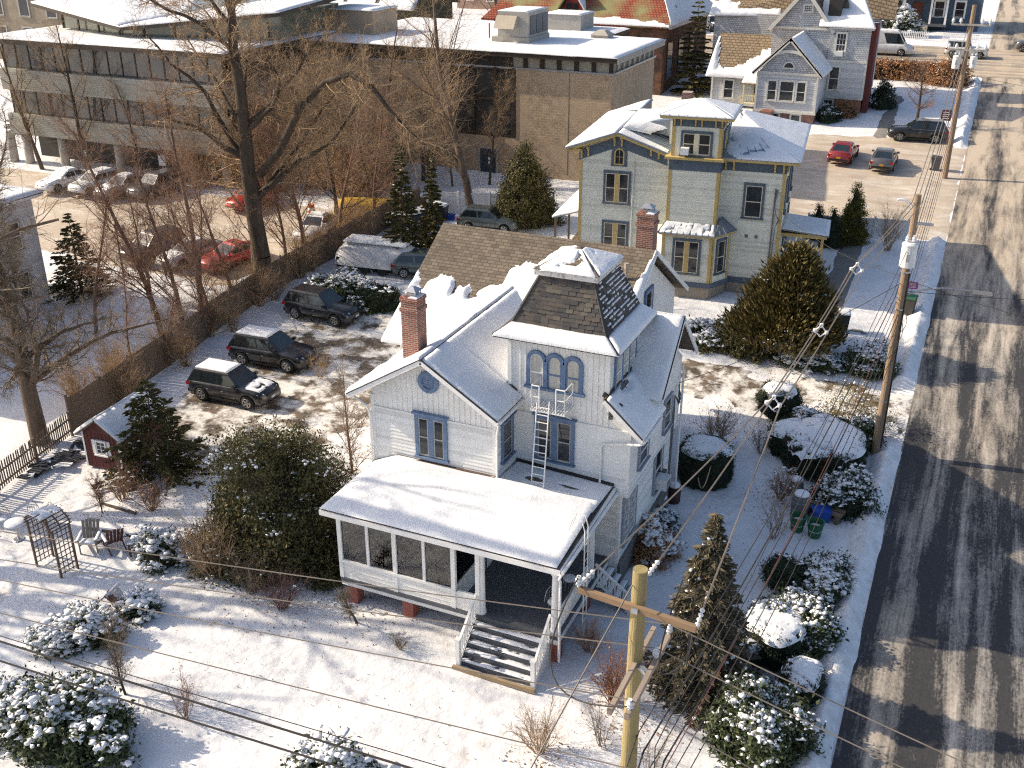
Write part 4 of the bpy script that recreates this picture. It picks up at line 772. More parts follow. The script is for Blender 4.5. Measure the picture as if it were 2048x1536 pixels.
q = MB(); arc(q, Oa, EX, 2.32, 7.72, .22, .3, 0, .075); q.ob(Oa, EX, 2.02, 2.1, 7.06, 7.72, 0, .075); q.ob(Oa, EX, 2.54, 2.62, 7.06, 7.72, 0, .075); q.ob(Oa, EX, 2.02, 2.62, 7.05, 7.13, 0, .076); q.ob(Oa, EX, 2.305, 2.335, 7.1, 7.95, 0, .05); q.ob(Oa, EX, 2.1, 2.54, 7.5, 7.53, 0, .05); q.build('sash', YEL, w_)
pts = [(-9.65, -.03, 7.1), (-9.11, -.03, 7.1)]+[(-9.38+.27*math.cos(t), -.03, 7.72+.27*math.sin(t)) for t in [math.pi*i/10 for i in range(11)]]; MB().add(pts, [tuple(range(len(pts)))]).build('pane', GLASS, w_)
a = MB(); a.box(-5.75, -5.3, -1.2, -.8, 8.12, 8.5); a.build('air_conditioner', WHITE2, yh)
a = MB(); a.tube([(-8.5, -.1, 7.35), (-8.5, -.1, .9)], .05, 6); a.build('vent_pipe', M('pale_pipe', (.55, .56, .54), (.50, .5, .5), scale=4), yh)
for x in (-1.9, -1.35): MB().ob((x, 0, 0), EX, 0, .16, 3.4, 3.58, 0, .06).build('wall_vent', MATS['grey_cable'], yh)
m = MB()
for k in range(3): m.tube([(-.3-.04*k, -.12, 6.3), (-.42, -.15, 5.5), (-.3, -.2, 4.9), (-.15+.05*k, -.2, 4.6), (-.28, -.1, 4.2), (-.32-.03*k, -.1, 1.2)], .018, 5)
m.tube([(-.45, -.08, 6.35), (-.45, -.08, .9)], .04, 6); m.build('service_cable', MATS['grey_cable'], yh)
# side porches
p = MB(); p.box(0, 2.6, 1.2, 4.4, 3.3, 3.5); p.build('porch_eave', YEL, yh); seam_roof('porch_roof', [(0, 1.1, 3.75), (2.7, 1.1, 3.52), (2.7, 4.5, 3.52), (0, 4.5, 3.75)], 1, yh)
for y in (1.4, 4.2): MB().box(2.3, 2.45, y-.07, y+.07, .1, 3.3).build('porch_post', YEL, yh)
MB().box(0, 2.5, 1.3, 4.3, 0, .35).build('porch_floor', GREYP, yh)
seam_roof('rear_porch_roof', [(-13.6, 1.0, 3.3), (-11.7, 1.0, 3.9), (-11.7, 8.5, 3.9), (-13.6, 8.5, 3.3)], 1, yh)
for y in (1.2, 4.6, 8.3): MB().box(-13.5, -13.38, y-.06, y+.06, -.4, 3.3).build('porch_post', WOOD, yh)
rr = MB(); railing(rr, (-13.4, 1.2, .6), (-11.8, 1.2, .6), .8, .16); rr.bar((-13.4, 1.1, .0), (-11.8, .8, 1.4), .08, .06); rr.build('porch_railing', WOOD, yh); MB().box(-13.5, -11.7, 1.1, 8.4, .4, .55).build('porch_floor', WOOD, yh)
def ysnow(quad, th, mask=None, seed=0, res=.16): s = snow_sheet(quad, th, mask, res, seed); MB.build(s, 'roof_snow', SNOW, yh, True)
ysnow([(-12.44, -.55, 7.97), (-9.5, -.55, 9.0), (-9.5, 10.4, 9.0), (-12.44, 10.4, 7.97)], .1, None, 1)
ysnow([(-9.4, -.5, 8.99), (-6.6, -.5, 8.03), (-6.6, .2, 8.03), (-9.4, .8, 8.99)], .06, None, 2)
ysnow([(-9.4, .8, 9.0), (-6.6, 2.3, 8.38), (-3.4, 4.9, 9.56), (-9.4, 5.4, 9.22)], .12, lambda u, v: 1.2-2.2*u+v, 3)
ysnow([(-3.4, -.5, 7.97), (.76, -.54, 7.97), (-3.0, 4.6, 9.55), (-3.5, 4.6, 9.55)], .05, lambda u, v: (fbm(u*3, v*5)-.40)*7+(u-.25)*2.5-.6*(v > .7), 4)
ysnow([(.76, -.5, 7.97), (.76, 10.4, 7.97), (-3.1, 5.4, 9.56), (-3.1, 4.6, 9.56)], .05, None, 5)
for i in range(4): ysnow([cu[i], cu[(i+1) % 4], apx, apx], .05, None, 6+i)
ysnow([(-6.55, -1.95, 3.88), (-3.45, -1.95, 3.88), (-3.55, -.85, 4.22), (-6.3, -.85, 4.22)], .03, lambda u, v: (fbm(u*12, v*4)-.42)*5, 7, .1)
ysnow([(.02, 1.12, 3.77), (2.68, 1.12, 3.55), (2.68, 4.48, 3.55), (.02, 4.48, 3.77)], .06, None, 8)
ysnow([(-13.6, 1.0, 3.33), (-11.75, 1.0, 3.92), (-11.75, 8.4, 3.92), (-13.6, 8.4, 3.33)], .1, None, 9)
ch_ = MB(); ch_.box(-7.0, -6.4, 6.6, 7.3, 8.6, 10.2); ch_.build('chimney', BRICK, yh); MB().tube([(-6.7, 1.2, 8.2), (-6.7, 1.2, 9.5)], .07, 6).build('flue', METAL, yh)

# ================================================================ the grey shingled house
GREYS = M('grey_blue_paint', (.60, .605, .61), (.54, .545, .55), scale=1.5, rough=.7)
SCAL = MBrick('grey_wall_shingles', (.60, .605, .615), (.52, .53, .545), (.30, .31, .325), .24, .17, .02, bump=.8)
TANR = MBrick('tan_scalloped_roof', (.31, .235, .155), (.25, .19, .125), (.13, .095, .065), .42, .27, .035, axis='roofx', rough=.95, bump=.8)
gh = thing('grey_shingle_house', 'tall grey shingled house with tan roof, steep gables and brick basement', 'house', (-16, 99, 4.3), world=True)
b = WB(); b.box(-18.7, -13.5, 95.3, 100.4, 5.15, 8.45); b.box(-23.6, -18.7, 99.2, 106, 4.9, 7.6); b.box(-13.62, -10.2, 100.02, 108, 5.9, 9.1); b.build('wall', GREYS, gh)
b = WB(); b.hexa([(-18.7, 95.3, 8.45), (-13.5, 95.3, 8.45), (-16.1, 95.3, 11.1)], [(-18.7, 101, 8.45), (-13.5, 101, 8.45), (-16.1, 101, 11.1)]); b.box(-18.73, -13.6, 100.3, 108, 8, 11.7); b.hexa([(-18.73, 100.3, 11.7), (-13.6, 100.3, 11.7), (-16.1, 100.3, 14.8)], [(-18.73, 108, 11.7), (-13.6, 108, 11.7), (-16.1, 108, 14.8)]); b.box(-13.6, -10.2, 100.0, 108, 9.1, 11.9); b.box(-25, -18.7, 104, 109, 5, 12.4); b.build('shingled_wall', SCAL, gh)
b = WB(); b.box(-17.9, -13.55, 95.45, 100, 3.9, 5.15); b.box(-13.7, -10.3, 100.1, 108, 4, 5.9); b.box(-18, -17.0, 94.2, 95.4, 4.2, 5.3); b.build('brick_basement', BRICK, gh)
WB().box(-10.2, -9.75, 100.6, 102.4, 4.2, 12.2).build('chimney', M('dark_red_brick', (.17, .05, .042), (.13, .04, .034), scale=6, rough=.9), gh)  # stands in for the tower's dark red brick side wall
c = WB(); c.clap((-18.7, 95.3, 0), EX, [(0, 5.15), (5.2, 5.15), (5.2, 8.4), (0, 8.4)], .16); c.clap((-13.6, 100.0, 0), EX, [(0, 5.95), (3.4, 5.95), (3.4, 9.1), (0, 9.1)], .16); c.clap((-23.6, 99.2, 0), EX, [(0, 4.9), (4.9, 4.9), (4.9, 7.55), (0, 7.55)], .16); c.clap((-13.5, 95.3, 0), WX, [(0, 5.15), (5, 5.15), (5, 8.4), (0, 8.4)], .16); board_tones(c.build('clapboard_siding', GREYS, gh), tones('grey_board', (.60, .605, .61)), 3)
CW = M('ivory_trim', (.66, .64, .58), (.60, .58, .53), scale=4, rough=.6)
def gbar(a, bb_, wd=.12, ht=.2): WB().bar(a, bb_, wd, ht).build('trim_board', CW, gh)
for a, bb_ in (((-19.1, 94.9, 8.35), (-16.1, 94.9, 11.3)), ((-16.1, 94.9, 11.3), (-13.15, 94.9, 8.35)), ((-19.0, 99.95, 11.45), (-16.1, 99.95, 14.95)), ((-16.1, 99.95, 14.95), (-13.3, 99.95, 11.45))): gbar(a, bb_, .1, .3)
for a, bb_ in (((-18.7, 95.24, 8.45), (-13.5, 95.24, 8.45)), ((-18.7, 95.22, 5.2), (-13.4, 95.22, 5.2)), ((-13.6, 99.94, 9.1), (-10.2, 99.94, 9.1)), ((-13.6, 99.93, 5.95), (-10.2, 99.93, 5.95)), ((-13.7, 99.8, 11.9), (-9.9, 99.8, 11.9)), ((-18.7, 100.2, 11.7), (-13.6, 100.2, 11.7))): gbar(a, bb_)
for x, y, z0, z1 in ((-18.7, 95.25, 5.2, 8.4), (-13.55, 95.25, 5.2, 8.4), (-10.25, 99.96, 5.9, 9.1), (-23.6, 99.15, 4.9, 7.5)): WB().box(x-.08, x+.08, y-.05, y+.03, z0, z1).build('corner_board', CW, gh)
arcb = WB(); arc(arcb, (-16.1, 94.98, 0), EX, 0, 7.6, 2.6, 2.85, 0, .06, 16, R(25), R(155)); arcb.build('bargeboard_arch', CW, gh)
gk = dict(fm=CW, sm=WHITE2, fw=.11)
window(gh, (-18.7, 95.3, 0), EX, 1.35, 6.15, .75, 1.65, 1, **gk); window(gh, (-18.7, 95.3, 0), EX, 2.62, 6.15, 1.2, 1.65, 1, **gk); window(gh, (-18.7, 95.3, 0), EX, 3.85, 6.15, .75, 1.65, 1, **gk)
window(gh, (-23.6, 99.2, 0), EX, 1.55, 5.4, .85, 1.6, 1, **gk); window(gh, (-13.6, 100, 0), EX, .75, 6.6, .85, 2.0, 1, **gk); window(gh, (-13.6, 100, 0), EX, 1.0, 9.55, .8, 1.9, 1, grid_=(3, 4), **gk); window(gh, (-16.1, 100.3, 0), EX, .3, 13.1, .7, .55, 1, grid_=(4, 3), split=False, **gk)
window(gh, (-13.6, 100.1, 0), EX, .5, 4.5, .8, 1.2, 1, grid_=(2, 3), **gk); window(gh, (-18, 95.45, 0), EX, 1.0, 4.2, .9, .8, 1, split=False, **gk); window(gh, (-18, 95.45, 0), EX, 2.9, 4.2, .8, .8, 1, split=False, **gk)
hw_ = WB(); arc(hw_, (-16.1, 95.3, 0), EX, 0, 8.95, .4, .52, 0, .07, 12); hw_.ob((-16.1, 95.3, 0), EX, -.56, .56, 8.87, 8.95, 0, .09); hw_ = hw_.build('half_round_window', CW, gh)
pts = [(-16.1+.4*math.cos(t), 95.27, 8.95+.4*math.sin(t)) for t in [math.pi*i/10 for i in range(11)]]; WB().add(pts, [tuple(range(11))]).build('pane', GLASS, hw_)
ac = WB(); ac.box(-12.9, -12.3, 99.6, 100, 9.55, 9.95); ac.build('air_conditioner', WHITE2, gh)
def groof(pts, mat=TANR, th=.12): WB().slab(pts, th).build('roof', mat, gh)
TANY = MBrick('tan_scalloped_roof_side', (.31, .235, .155), (.25, .19, .125), (.13, .095, .065), .42, .27, .035, axis='roofy', rough=.95, bump=.8)
groof([(-19.15, 94.85, 8.4), (-16.1, 94.85, 11.45), (-16.1, 101, 11.45), (-19.15, 101, 8.4)], TANY); groof([(-13.1, 94.85, 8.4), (-16.1, 94.85, 11.45), (-16.1, 101, 11.45), (-13.1, 101, 8.4)], TANY)
groof([(-24.1, 98.6, 7.35), (-17.0, 98.6, 7.35), (-17.0, 102.3, 10.75), (-23.9, 102.3, 10.75)]); groof([(-24.1, 106, 7.35), (-17.0, 106, 7.35), (-17.0, 102.3, 10.75), (-23.9, 102.3, 10.75)])
groof([(-19.1, 99.9, 11.4), (-16.1, 99.9, 15.05), (-16.1, 108, 15.05), (-19.1, 108, 11.4)], TANY); groof([(-13.2, 99.9, 11.4), (-16.1, 99.9, 15.05), (-16.1, 108, 15.05), (-13.2, 108, 11.4)], TANY)
groof([(-14.6, 99.7, 12.0), (-9.8, 99.7, 12.0), (-12.0, 104, 15.0), (-15.0, 104, 15.0)]); groof([(-25.4, 103.4, 12.2), (-8.9, 106.0, 12.2), (-8.9, 109, 16), (-25.4, 109, 16)])
WB().box(-14.1, -13.0, 100.6, 103, 12.2, 14.3).build('dormer', DARK, gh)
def gsnow(quad, th, mask=None, seed=0): snow_sheet(quad, th, mask, .18, seed).build('roof_snow', SNOW, gh, True)
gsnow([(-13.08, 94.85, 8.42), (-16.05, 94.85, 11.47), (-16.05, 100.3, 11.47), (-13.08, 100.3, 8.42)], .12, None, 1)
gsnow([(-24.12, 98.55, 7.36), (-18.2, 98.55, 7.36), (-18.2, 102.2, 10.75), (-23.92, 102.2, 10.75)], .16, lambda u, v: (max(.24, .9-u*5.5, .22+max(0, u-.45)*1.1)-v+.25*(fbm(u*8, v*6)-.5))*6, 2)
gsnow([(-20.5, 97.6, 7.1), (-18.6, 97.6, 7.1), (-18.6, 99.5, 8.0), (-20.5, 99.5, 8.0)], .14, None, 3)
gsnow([(-14.6, 99.7, 12.02), (-9.8, 99.65, 12.02), (-12.0, 104, 15.02), (-15.0, 104, 15.02)], .12, lambda u, v: 1 if not (.35 < u < .6 and v > .45) else -.3, 4)
gsnow([(-25.4, 103.3, 12.22), (-18.9, 104.4, 12.22), (-18.9, 107, 14.2), (-25.4, 107, 14.6)], .16, lambda u, v: (.45-v+.5*u+.4*(fbm(u*7, v*4)-.5))*6, 5)
pr_ = WB(); pr_.box(-20.4, -18.7, 97.8, 99.2, 5.0, 5.15); pr_.build('entry_landing', CW, gh)
rr = WB(); railing(rr, (-20.4, 97.8, 5.1), (-18.8, 97.8, 5.1), .85, .16); railing(rr, (-20.4, 97.8, 5.1), (-21.6, 97.8, 4.3), .85, .18); rr.build('entry_railing', M('yellowish_rail', (.62, .54, .33), (.56, .5, .31), scale=4), gh)
for x in (-20.35, -18.85): WB().box(x-.06, x+.06, 97.75, 97.87, 5.1, 7.1).build('entry_post', MATS['yellowish_rail'], gh)
WB().slab([(-20.6, 97.5, 7.05), (-18.6, 97.5, 7.05), (-18.6, 99.6, 8.0), (-20.6, 99.6, 8.0)], .1).build('entry_roof', TANR, gh)
dr_ = WB(); dr_.box(-19.75, -18.95, 99.12, 99.2, 5.15, 7.0); d_ = dr_.build('door', M('yellow_door', (.50, .40, .16), (.45, .36, .15), scale=3), gh)
for i in range(3):
    for j in range(3): WB().box(-19.66+i*.22, -19.47+i*.22, 99.09, 99.12, 5.95+j*.33, 6.22+j*.33).build('pane', GLASS, d_)
# ================================================================ the library and its brick wing
CLAD = M('grey_green_cladding', (.36, .355, .31), (.31, .305, .27), scale=1.2, rough=.5, stretch=(1, 1, 6), c3=(.20, .195, .18), s3=.6, lo3=.55, hi3=.8)
BLOCK = MBrick('tan_brick_block', (.43, .315, .21), (.36, .26, .175), (.50, .40, .28), .42, .20, .016, tint=((.44, .33, .23), .3))
BRONZE = M('dark_bronze_frame', (.045, .036, .030), (.06, .048, .04), scale=3, rough=.4, metal=.3)
GREYC = M('pale_concrete', (.42, .38, .33), (.36, .33, .29), scale=2, rough=.85)
lib = thing('library_building', 'long modern library with grey-green bands, columns and tan brick block wing', 'building', (-50, 72, 2), world=True)
b = WB(); b.box(-74, -52, 66.5, 84, 1.5, 12.0); b.box(-52, -33.0, 74.6, 92, 1.5, 11.6); b.build('core_wall', M('dark_interior', (.035, .033, .03), (.055, .05, .045), scale=.7, rough=.6), lib)
for z0, z1 in ((4.4, 6.0), (8.0, 9.65)):
    q = WB(); q.box(-74.2, -51.8, 64, 66.5, z0, z1); q.box(-52, -50.0, 66.5, 76, z0, z1)
    for k in range(10): q.box(-74.22, -51.78, 63.985, 64.0, z0+.15*k+.06, z0+.15*k+.075)
    q.build('spandrel_band', CLAD, lib)
q = WB(); q.box(-74.9, -50.6, 63.2, 84.5, 11.72, 12.1); q.build('roof_slab', BRONZE, lib)
for k in range(17):
    x = -74+k*1.375
    for z0, z1 in ((6.0, 8.0), (9.65, 11.72)): WB().box(x-.05, x+.05, 64.55, 64.7, z0, z1).build('mullion', BRONZE, lib)
REFL = M('reflective_glass', (.05, .055, .06), (.12, .115, .10), scale=.5, rough=.06, spec=.8)
for k in range(16):
    x = -74+k*1.375
    for z0, z1 in ((6.0, 8.0), (9.65, 11.72)): WB().box(x+.06, x+1.315, 64.6, 64.64, z0, z1).build('pane', REFL, lib)
for x in (-75.0, -73.2, -69.2, -63.2, -57.0, -52.6): WB().lathe((x, 64.5, 1.4), [(.36, 0), (.36, 3.0)], 14).build('column', GREYC, lib, True)
WB().box(-74, -52, 67.2, 67.4, 1.6, 4.4).build('ground_floor_wall', M('painted_shade_brick', (.16, .115, .08), (.12, .09, .065), scale=3, rough=.9), lib)  # shade under the overhang is put into the brick colour
for k in range(7): WB().box(-72+k*2.9, -70.2+k*2.9, 67.1, 67.2, 2.0, 4.2).build('pane', REFL, lib)
sn = snow_sheet([(-74.9, 63.25, 12.1), (-50.6, 63.25, 12.1), (-50.6, 84, 12.1), (-74.9, 84, 12.1)], .16, None, .7, 2); sn.build('roof_snow', SNOW, lib, True)
# raised folded roof with a glazed band
gl = WB(); gl.hexa([(-72.5, 70, 12.1), (-63, 67.8, 12.1), (-51.5, 70, 12.1), (-51.5, 80, 12.1), (-72.5, 80, 12.1)], [(-72.5, 70, 13.9), (-63, 67.8, 12.9), (-51.5, 70, 13.9), (-51.5, 80, 14.2), (-72.5, 80, 14.2)]); gl.build('clerestory_glass', M('greenish_glass', (.25, .27, .19), (.12, .13, .10), scale=.4, rough=.1, spec=.7), lib)
for k in range(9):
    t = k/8; x = -72.5+21*t; y = 70-2.2*(1-abs(t-.45)/.55) if k not in (0, 8) else 70; WB().box(x-.06, x+.06, y-.12, y, 12.1, 13.3+.6*abs(t-.45)).build('mullion', BRONZE, lib)
for pts in ([(-74.5, 68.8, 14.3), (-63, 66.4, 13.1), (-62.5, 81, 13.6), (-73.5, 81, 15.0)], [(-63, 66.4, 13.1), (-49.5, 68.8, 14.5), (-50, 81, 15.2), (-62.5, 81, 13.6)]):
    WB().slab(pts, .3).build('folded_roof', BRONZE, lib); snow_sheet([(p[0], p[1], p[2]+.01) for p in pts], .16, None, .6, 4).build('roof_snow', SNOW, lib, True)
# brick wing
b = WB(); b.box(-32.7, -25.1, 74.5, 85, 1.5, 10.62); b.box(-33.2, -32.7, 74.52, 85, 1.5, 5.55); b.box(-50.5, -38.2, 74.55, 85, 1.5, 10.6); b.box(-38.2, -33.2, 74.53, 85, 1.5, 5.5); b.build('brick_wall', BLOCK, lib)
WB().box(-38.2, -32.7, 74.75, 75, 5.5, 10.6).build('tall_window_glass', GLASS, lib)
for x in (-38.15, -36.3, -34.4, -32.85): WB().box(x-.12, x+.12, 74.45, 74.75, 5.5, 10.7).build('mullion', BRONZE, lib)
for z in (5.55, 8.3, 10.55): WB().box(-38.2, -32.7, 74.5, 74.72, z-.08, z+.08).build('transom', BRONZE, lib)
WB().box(-50.5, -25.0, 74.46, 74.9, 10.62, 10.75).build('ledge', METAL, lib); WB().box(-25.3, -24.95, 74.9, 85, 10.62, 10.75).build('ledge', METAL, lib)
WB().box(-50.4, -25.25, 74.7, 84.8, 10.75, 11.6).build('clerestory_core', M('bright_interior', (.42, .40, .33), (.34, .32, .27), scale=.8, rough=.15, spec=.6), lib)
for k in range(19): x = -25.2-k*1.35; WB().box(x-.16, x+.16, 74.55, 74.75, 10.75, 11.55).build('mullion', BRONZE, lib)
for k in range(9): y = 74.7+k*1.25; WB().box(-25.3, -25.1, y-.12, y+.12, 10.75, 11.6).build('mullion', GREYC, lib)
q = WB(); q.box(-51, -24.5, 73.9, 85.6, 11.55, 11.9); q.build('roof_slab', BRONZE, lib)
q = WB(); q.box(-24.53, -24.45, 73.88, 85.6, 11.5, 11.92); q.build('fascia', GREYC, lib)
q = WB(); q.box(-51, -30, 85.6, 93, 11.4, 11.88); q.build('roof_slab', BRONZE, lib)
snow_sheet([(-51, 73.85, 11.91), (-24.5, 73.85, 11.91), (-24.5, 92, 11.91), (-51, 92, 11.91)], .12, lambda u, v: 1 if not (u > .8 and v > .66) else -1, .5, 6).build('roof_snow', SNOW, lib, True)
d = WB(); d.box(-35.9, -34.2, 74.46, 74.53, 2.5, 4.6); d_ = d.build('door_frame', GREYC, lib); WB().box(-35.7, -34.4, 74.40, 74.45, 2.5, 4.45).build('door', M('dark_blue_door', (.03, .045, .06), (.04, .055, .07), scale=2, rough=.3), d_)
for z in (3.3, 3.6): WB().box(-35.0, -34.75, 74.385, 74.4, z, z+.22).build('notice', WHITE2, d_)
WB().box(-28.4, -28.37, 74.49, 74.5, 3, 10.6).build('joint', DARK, lib)
# rooftop units
hv = thing('rooftop_air_handler', 'large grey air handler on the snowy flat roof of the brick wing', 'hvac unit', (-35, 80, 11.95), world=True)
q = WB(); q.box(-36.4, -33.2, 78.2, 82.4, 12.0, 12.4); q.build('curb', GREYC, hv); q = WB(); q.box(-35.9, -33.3, 78.3, 82.3, 12.4, 14.3); q.build('cabinet', M('grey_sheet_metal', (.36, .345, .32), (.30, .29, .27), scale=2, rough=.5), hv)
q = WB(); q.hexa([(-35.9, 77.4, 13.1), (-34.2, 77.4, 13.1), (-34.2, 78.3, 13.1), (-35.9, 78.3, 13.1)], [(-35.9, 78.1, 14.0), (-34.2, 78.1, 14.0), (-34.2, 78.3, 14.0), (-35.9, 78.3, 14.0)]); q.build('intake_hood', M('tan_sheet_metal', (.42, .37, .29), (.38, .33, .26), scale=2, rough=.5), hv)
for k in range(3): WB().box(-33.28, -33.24, 78.6+k*1.25, 79.6+k*1.25, 12.6, 14.0).build('louvre_panel', MATS['grey_cable'], hv)
WB().tube([(-36.5, 78.0, 12.3), (-36.5, 78.0, 13.4)], .06, 6).build('gas_pipe', M('red_pipe', (.35, .06, .05), (.3, .05, .05), scale=3), hv)
snow_sheet([(-35.9, 78.3, 14.31), (-33.3, 78.3, 14.31), (-33.3, 82.3, 14.31), (-35.9, 82.3, 14.31)], .06, None, .3).build('unit_snow', SNOW, hv, True)
hv2 = thing('rooftop_stair_box', 'low grey rooftop box with snow on top behind the air handler', 'hvac unit', (-33.5, 88.5, 11.9), world=True)
q = WB(); q.box(-35.6, -32.4, 87.4, 90.6, 11.8, 13.3); q.build('cabinet', MATS['grey_sheet_metal'], hv2); snow_sheet([(-35.7, 87.3, 13.31), (-32.3, 87.3, 13.31), (-32.3, 90.7, 13.31), (-35.7, 90.7, 13.31)], .08, None, .4).build('unit_snow', SNOW, hv2, True)
rv = thing('roof_ventilator', 'small domed ventilator near the roof edge of the brick wing', 'ventilator', (-29.3, 84, 11.95), world=True)
WB().hexa([(-30, 83.4, 12), (-28.6, 83.4, 12), (-28.6, 84.8, 12), (-30, 84.8, 12)], [(-30, 83.4, 12.25), (-28.6, 83.4, 12.25), (-28.6, 84.8, 12.25), (-30, 84.8, 12.25)]).build('base', GREYC, rv); WB().hexa([(-30.1, 83.3, 12.25), (-28.5, 83.3, 12.25), (-28.5, 84.9, 12.25), (-30.1, 84.9, 12.25)], [(-29.6, 83.8, 12.6), (-29.0, 83.8, 12.6), (-29.0, 84.4, 12.6), (-29.6, 84.4, 12.6)]).build('cap', GREYC, rv)
rb = thing('rooftop_brick_box', 'brick plant box with snow on top on the library roof', 'rooftop box', (-50, 79, 12.1), world=True)
WB().box(-51.5, -47.0, 78, 82, 11.9, 13.9).build('walls', BLOCK, rb); snow_sheet([(-51.6, 77.9, 13.91), (-46.9, 77.9, 13.91), (-46.9, 82, 13.91), (-51.6, 82, 13.91)], .12, None, .5).build('snow_cover', SNOW, rb, True)
# ================================================================ further buildings
TILE = MBrick('mossy_red_tile', (.40, .105, .05), (.30, .075, .04), (.14, .04, .03), .30, .32, .05, axis='roofx', bump=1.0, tint=((.24, .23, .11), .28))
tb = thing('red_tiled_building', 'old brick building with mossy red tiled hip roof and red dormer', 'building', (-38, 106, 5), world=True)
WB().box(-47, -29.2, 101.5, 118, 4.5, 11.3).build('brick_wall', M('soot_brick', (.17, .085, .055), (.06, .045, .035), scale=1.4, rough=.9, bump=.3, c3=(.24, .10, .06), s3=3, lo3=.5, hi3=.7), tb)
WB().slab([(-48, 100.6, 11.2), (-28.3, 100.6, 11.2), (-33, 109, 17), (-43.5, 109, 17)], .2).build('roof', TILE, tb)
TSN = WB().slab([(-28.3, 100.6, 11.2), (-28.3, 119, 11.2), (-33, 112, 17), (-33, 109, 17)], .2); TSN.build('roof', TILE, tb); WB().slab([(-48, 100.6, 11.2), (-48, 119, 11.2), (-43.5, 112, 17), (-43.5, 109, 17)], .2).build('roof', TILE, tb)
snow_sheet([(-28.25, 100.6, 11.22), (-28.25, 119, 11.22), (-33, 112, 17.02), (-33, 109, 17.02)], .1, lambda u, v: (fbm(u*9, v*6)-.28)*6, .4, 2).build('roof_snow', SNOW, tb, True)
snow_sheet([(-38, 100.6, 11.22), (-28.4, 100.6, 11.22), (-29.4, 102.4, 12.4), (-38, 102.4, 12.4)], .12, lambda u, v: (.55-v-.5*abs(u-.2)+.5*(fbm(u*9, v*3)-.5))*5, .3, 3).build('roof_snow', SNOW, tb, True)
gq = WB(); gq.box(-28.45, -28.2, 100.5, 119, 11.0, 11.3); gq.build('gutter', METAL, tb)
dm = WB(); dm.hexa([(-40.3, 102.2, 11.6), (-37.3, 102.2, 11.6), (-38.8, 102.2, 14.2)], [(-40.3, 107, 13), (-37.3, 107, 13), (-38.8, 107, 14.2)]); dm_ = dm.build('dormer', M('barn_red_paint', (.30, .045, .035), (.26, .04, .03), scale=3), tb)
WB().slab([(-40.7, 101.8, 11.6), (-38.8, 101.8, 14.5), (-38.8, 107.5, 14.5), (-40.7, 107.5, 11.6)], .12).build('dormer_roof', TILE, dm_); WB().slab([(-36.9, 101.8, 11.6), (-38.8, 101.8, 14.5), (-38.8, 107.5, 14.5), (-36.9, 107.5, 11.6)], .12).build('dormer_roof', SNOW, dm_)
for x in (-39.4, -38.7): WB().box(x, x+.5, 102.1, 102.2, 12.2, 12.9).build('window', GLASS, dm_)
WB().box(-31.9, -30.7, 105.5, 106.9, 12, 17.2).build('chimney', M('old_dark_brick', (.12, .08, .06), (.08, .06, .05), scale=3, rough=.9), tb)
for k in range(3): WB().box(-29.18, -29.1, 103+k*4, 104.6+k*4, 6, 9.5).build('window', GLASS, tb)
# pale building at the left
wbld = thing('white_painted_house', 'white painted house with flat snowy roof beyond the picket fence', 'house', (-56, 37, 0), world=True)
WB().box(-66, -49.7, 30, 43.3, -.2, 6.7).build('wall', M('cool_white_wall', (.66, .66, .66), (.60, .60, .60), scale=2, rough=.7), wbld)
c = WB(); c.clap((-49.7, 30, 0), WX, [(0, .4), (13.3, .4), (13.3, 6.5), (0, 6.5)], .16); board_tones(c.build('clapboard_siding', MATS['cool_white_wall'], wbld), tones('cool_board', (.66, .66, .66)), 4)
WB().box(-66.5, -49.2, 29.5, 43.8, 6.65, 6.85).build('roof_slab', WHITE2, wbld); snow_sheet([(-66.5, 29.5, 6.86), (-49.2, 29.5, 6.86), (-49.2, 43.8, 6.86), (-66.5, 43.8, 6.86)], .2, None, .4).build('roof_snow', SNOW, wbld, True)
for a, z in ((11.6, 3.9), (8.0, 3.9), (11.6, .9), (8.0, .9)): window(wbld, (-49.7, 30, 0), WX, a, z, .9, 1.6, 1, fm=GREYC, fw=.1)
# dark blue house across the far street
bh = thing('dark_blue_porch_house', 'dark blue house with white porch columns across the far street', 'house', (-8, 150, 6.9), world=True)
NAVY = M('navy_siding', (.055, .085, .12), (.07, .10, .14), scale=2, rough=.6)
b = WB(); b.box(-14, -2.6, 149, 160, 6.5, 14); b.clap((-14, 149, 0), EX, [(0, 8.2), (11.4, 8.2), (11.4, 13.6), (0, 13.6)], .2); b.build('wall', NAVY, bh)
WB().box(-13.6, -6.2, 146.4, 149, 7.6, 7.9).build('porch_floor', GREYP, bh); WB().box(-13.8, -6, 146.2, 149, 10.9, 11.3).build('porch_beam', WHITE2, bh)
WB().slab([(-14, 145.9, 11.3), (-5.9, 145.9, 11.3), (-5.9, 149, 12.3), (-14, 149, 12.3)], .12).build('porch_roof', SHING, bh)
for x in (-13.4, -11.4, -8.2, -6.4): WB().box(x-.12, x+.12, 146.4, 146.64, 7.9, 10.9).build('porch_column', WHITE2, bh)
rr = WB(); railing(rr, (-13.4, 146.5, 7.9), (-10.2, 146.5, 7.9), .8, .25); rr.build('porch_railing', WHITE2, bh)
for k in range(4): WB().box(-9.9, -8.3, 145.0+.35*k, 145.4+.35*k, 6.9, 7.1+.2*k).build('step', GREYC, bh)
d_ = WB().box(-10.6, -9.4, 148.9, 149, 7.9, 10.2).build('door', M('brown_door', (.15, .05, .03), (.12, .04, .03), scale=3), bh)
for a in (1.6, 6.6, 9.0): window(bh, (-14, 149, 0), EX, a, 8.6, 1.1, 1.8, 1, fm=WHITE2, fw=.16)
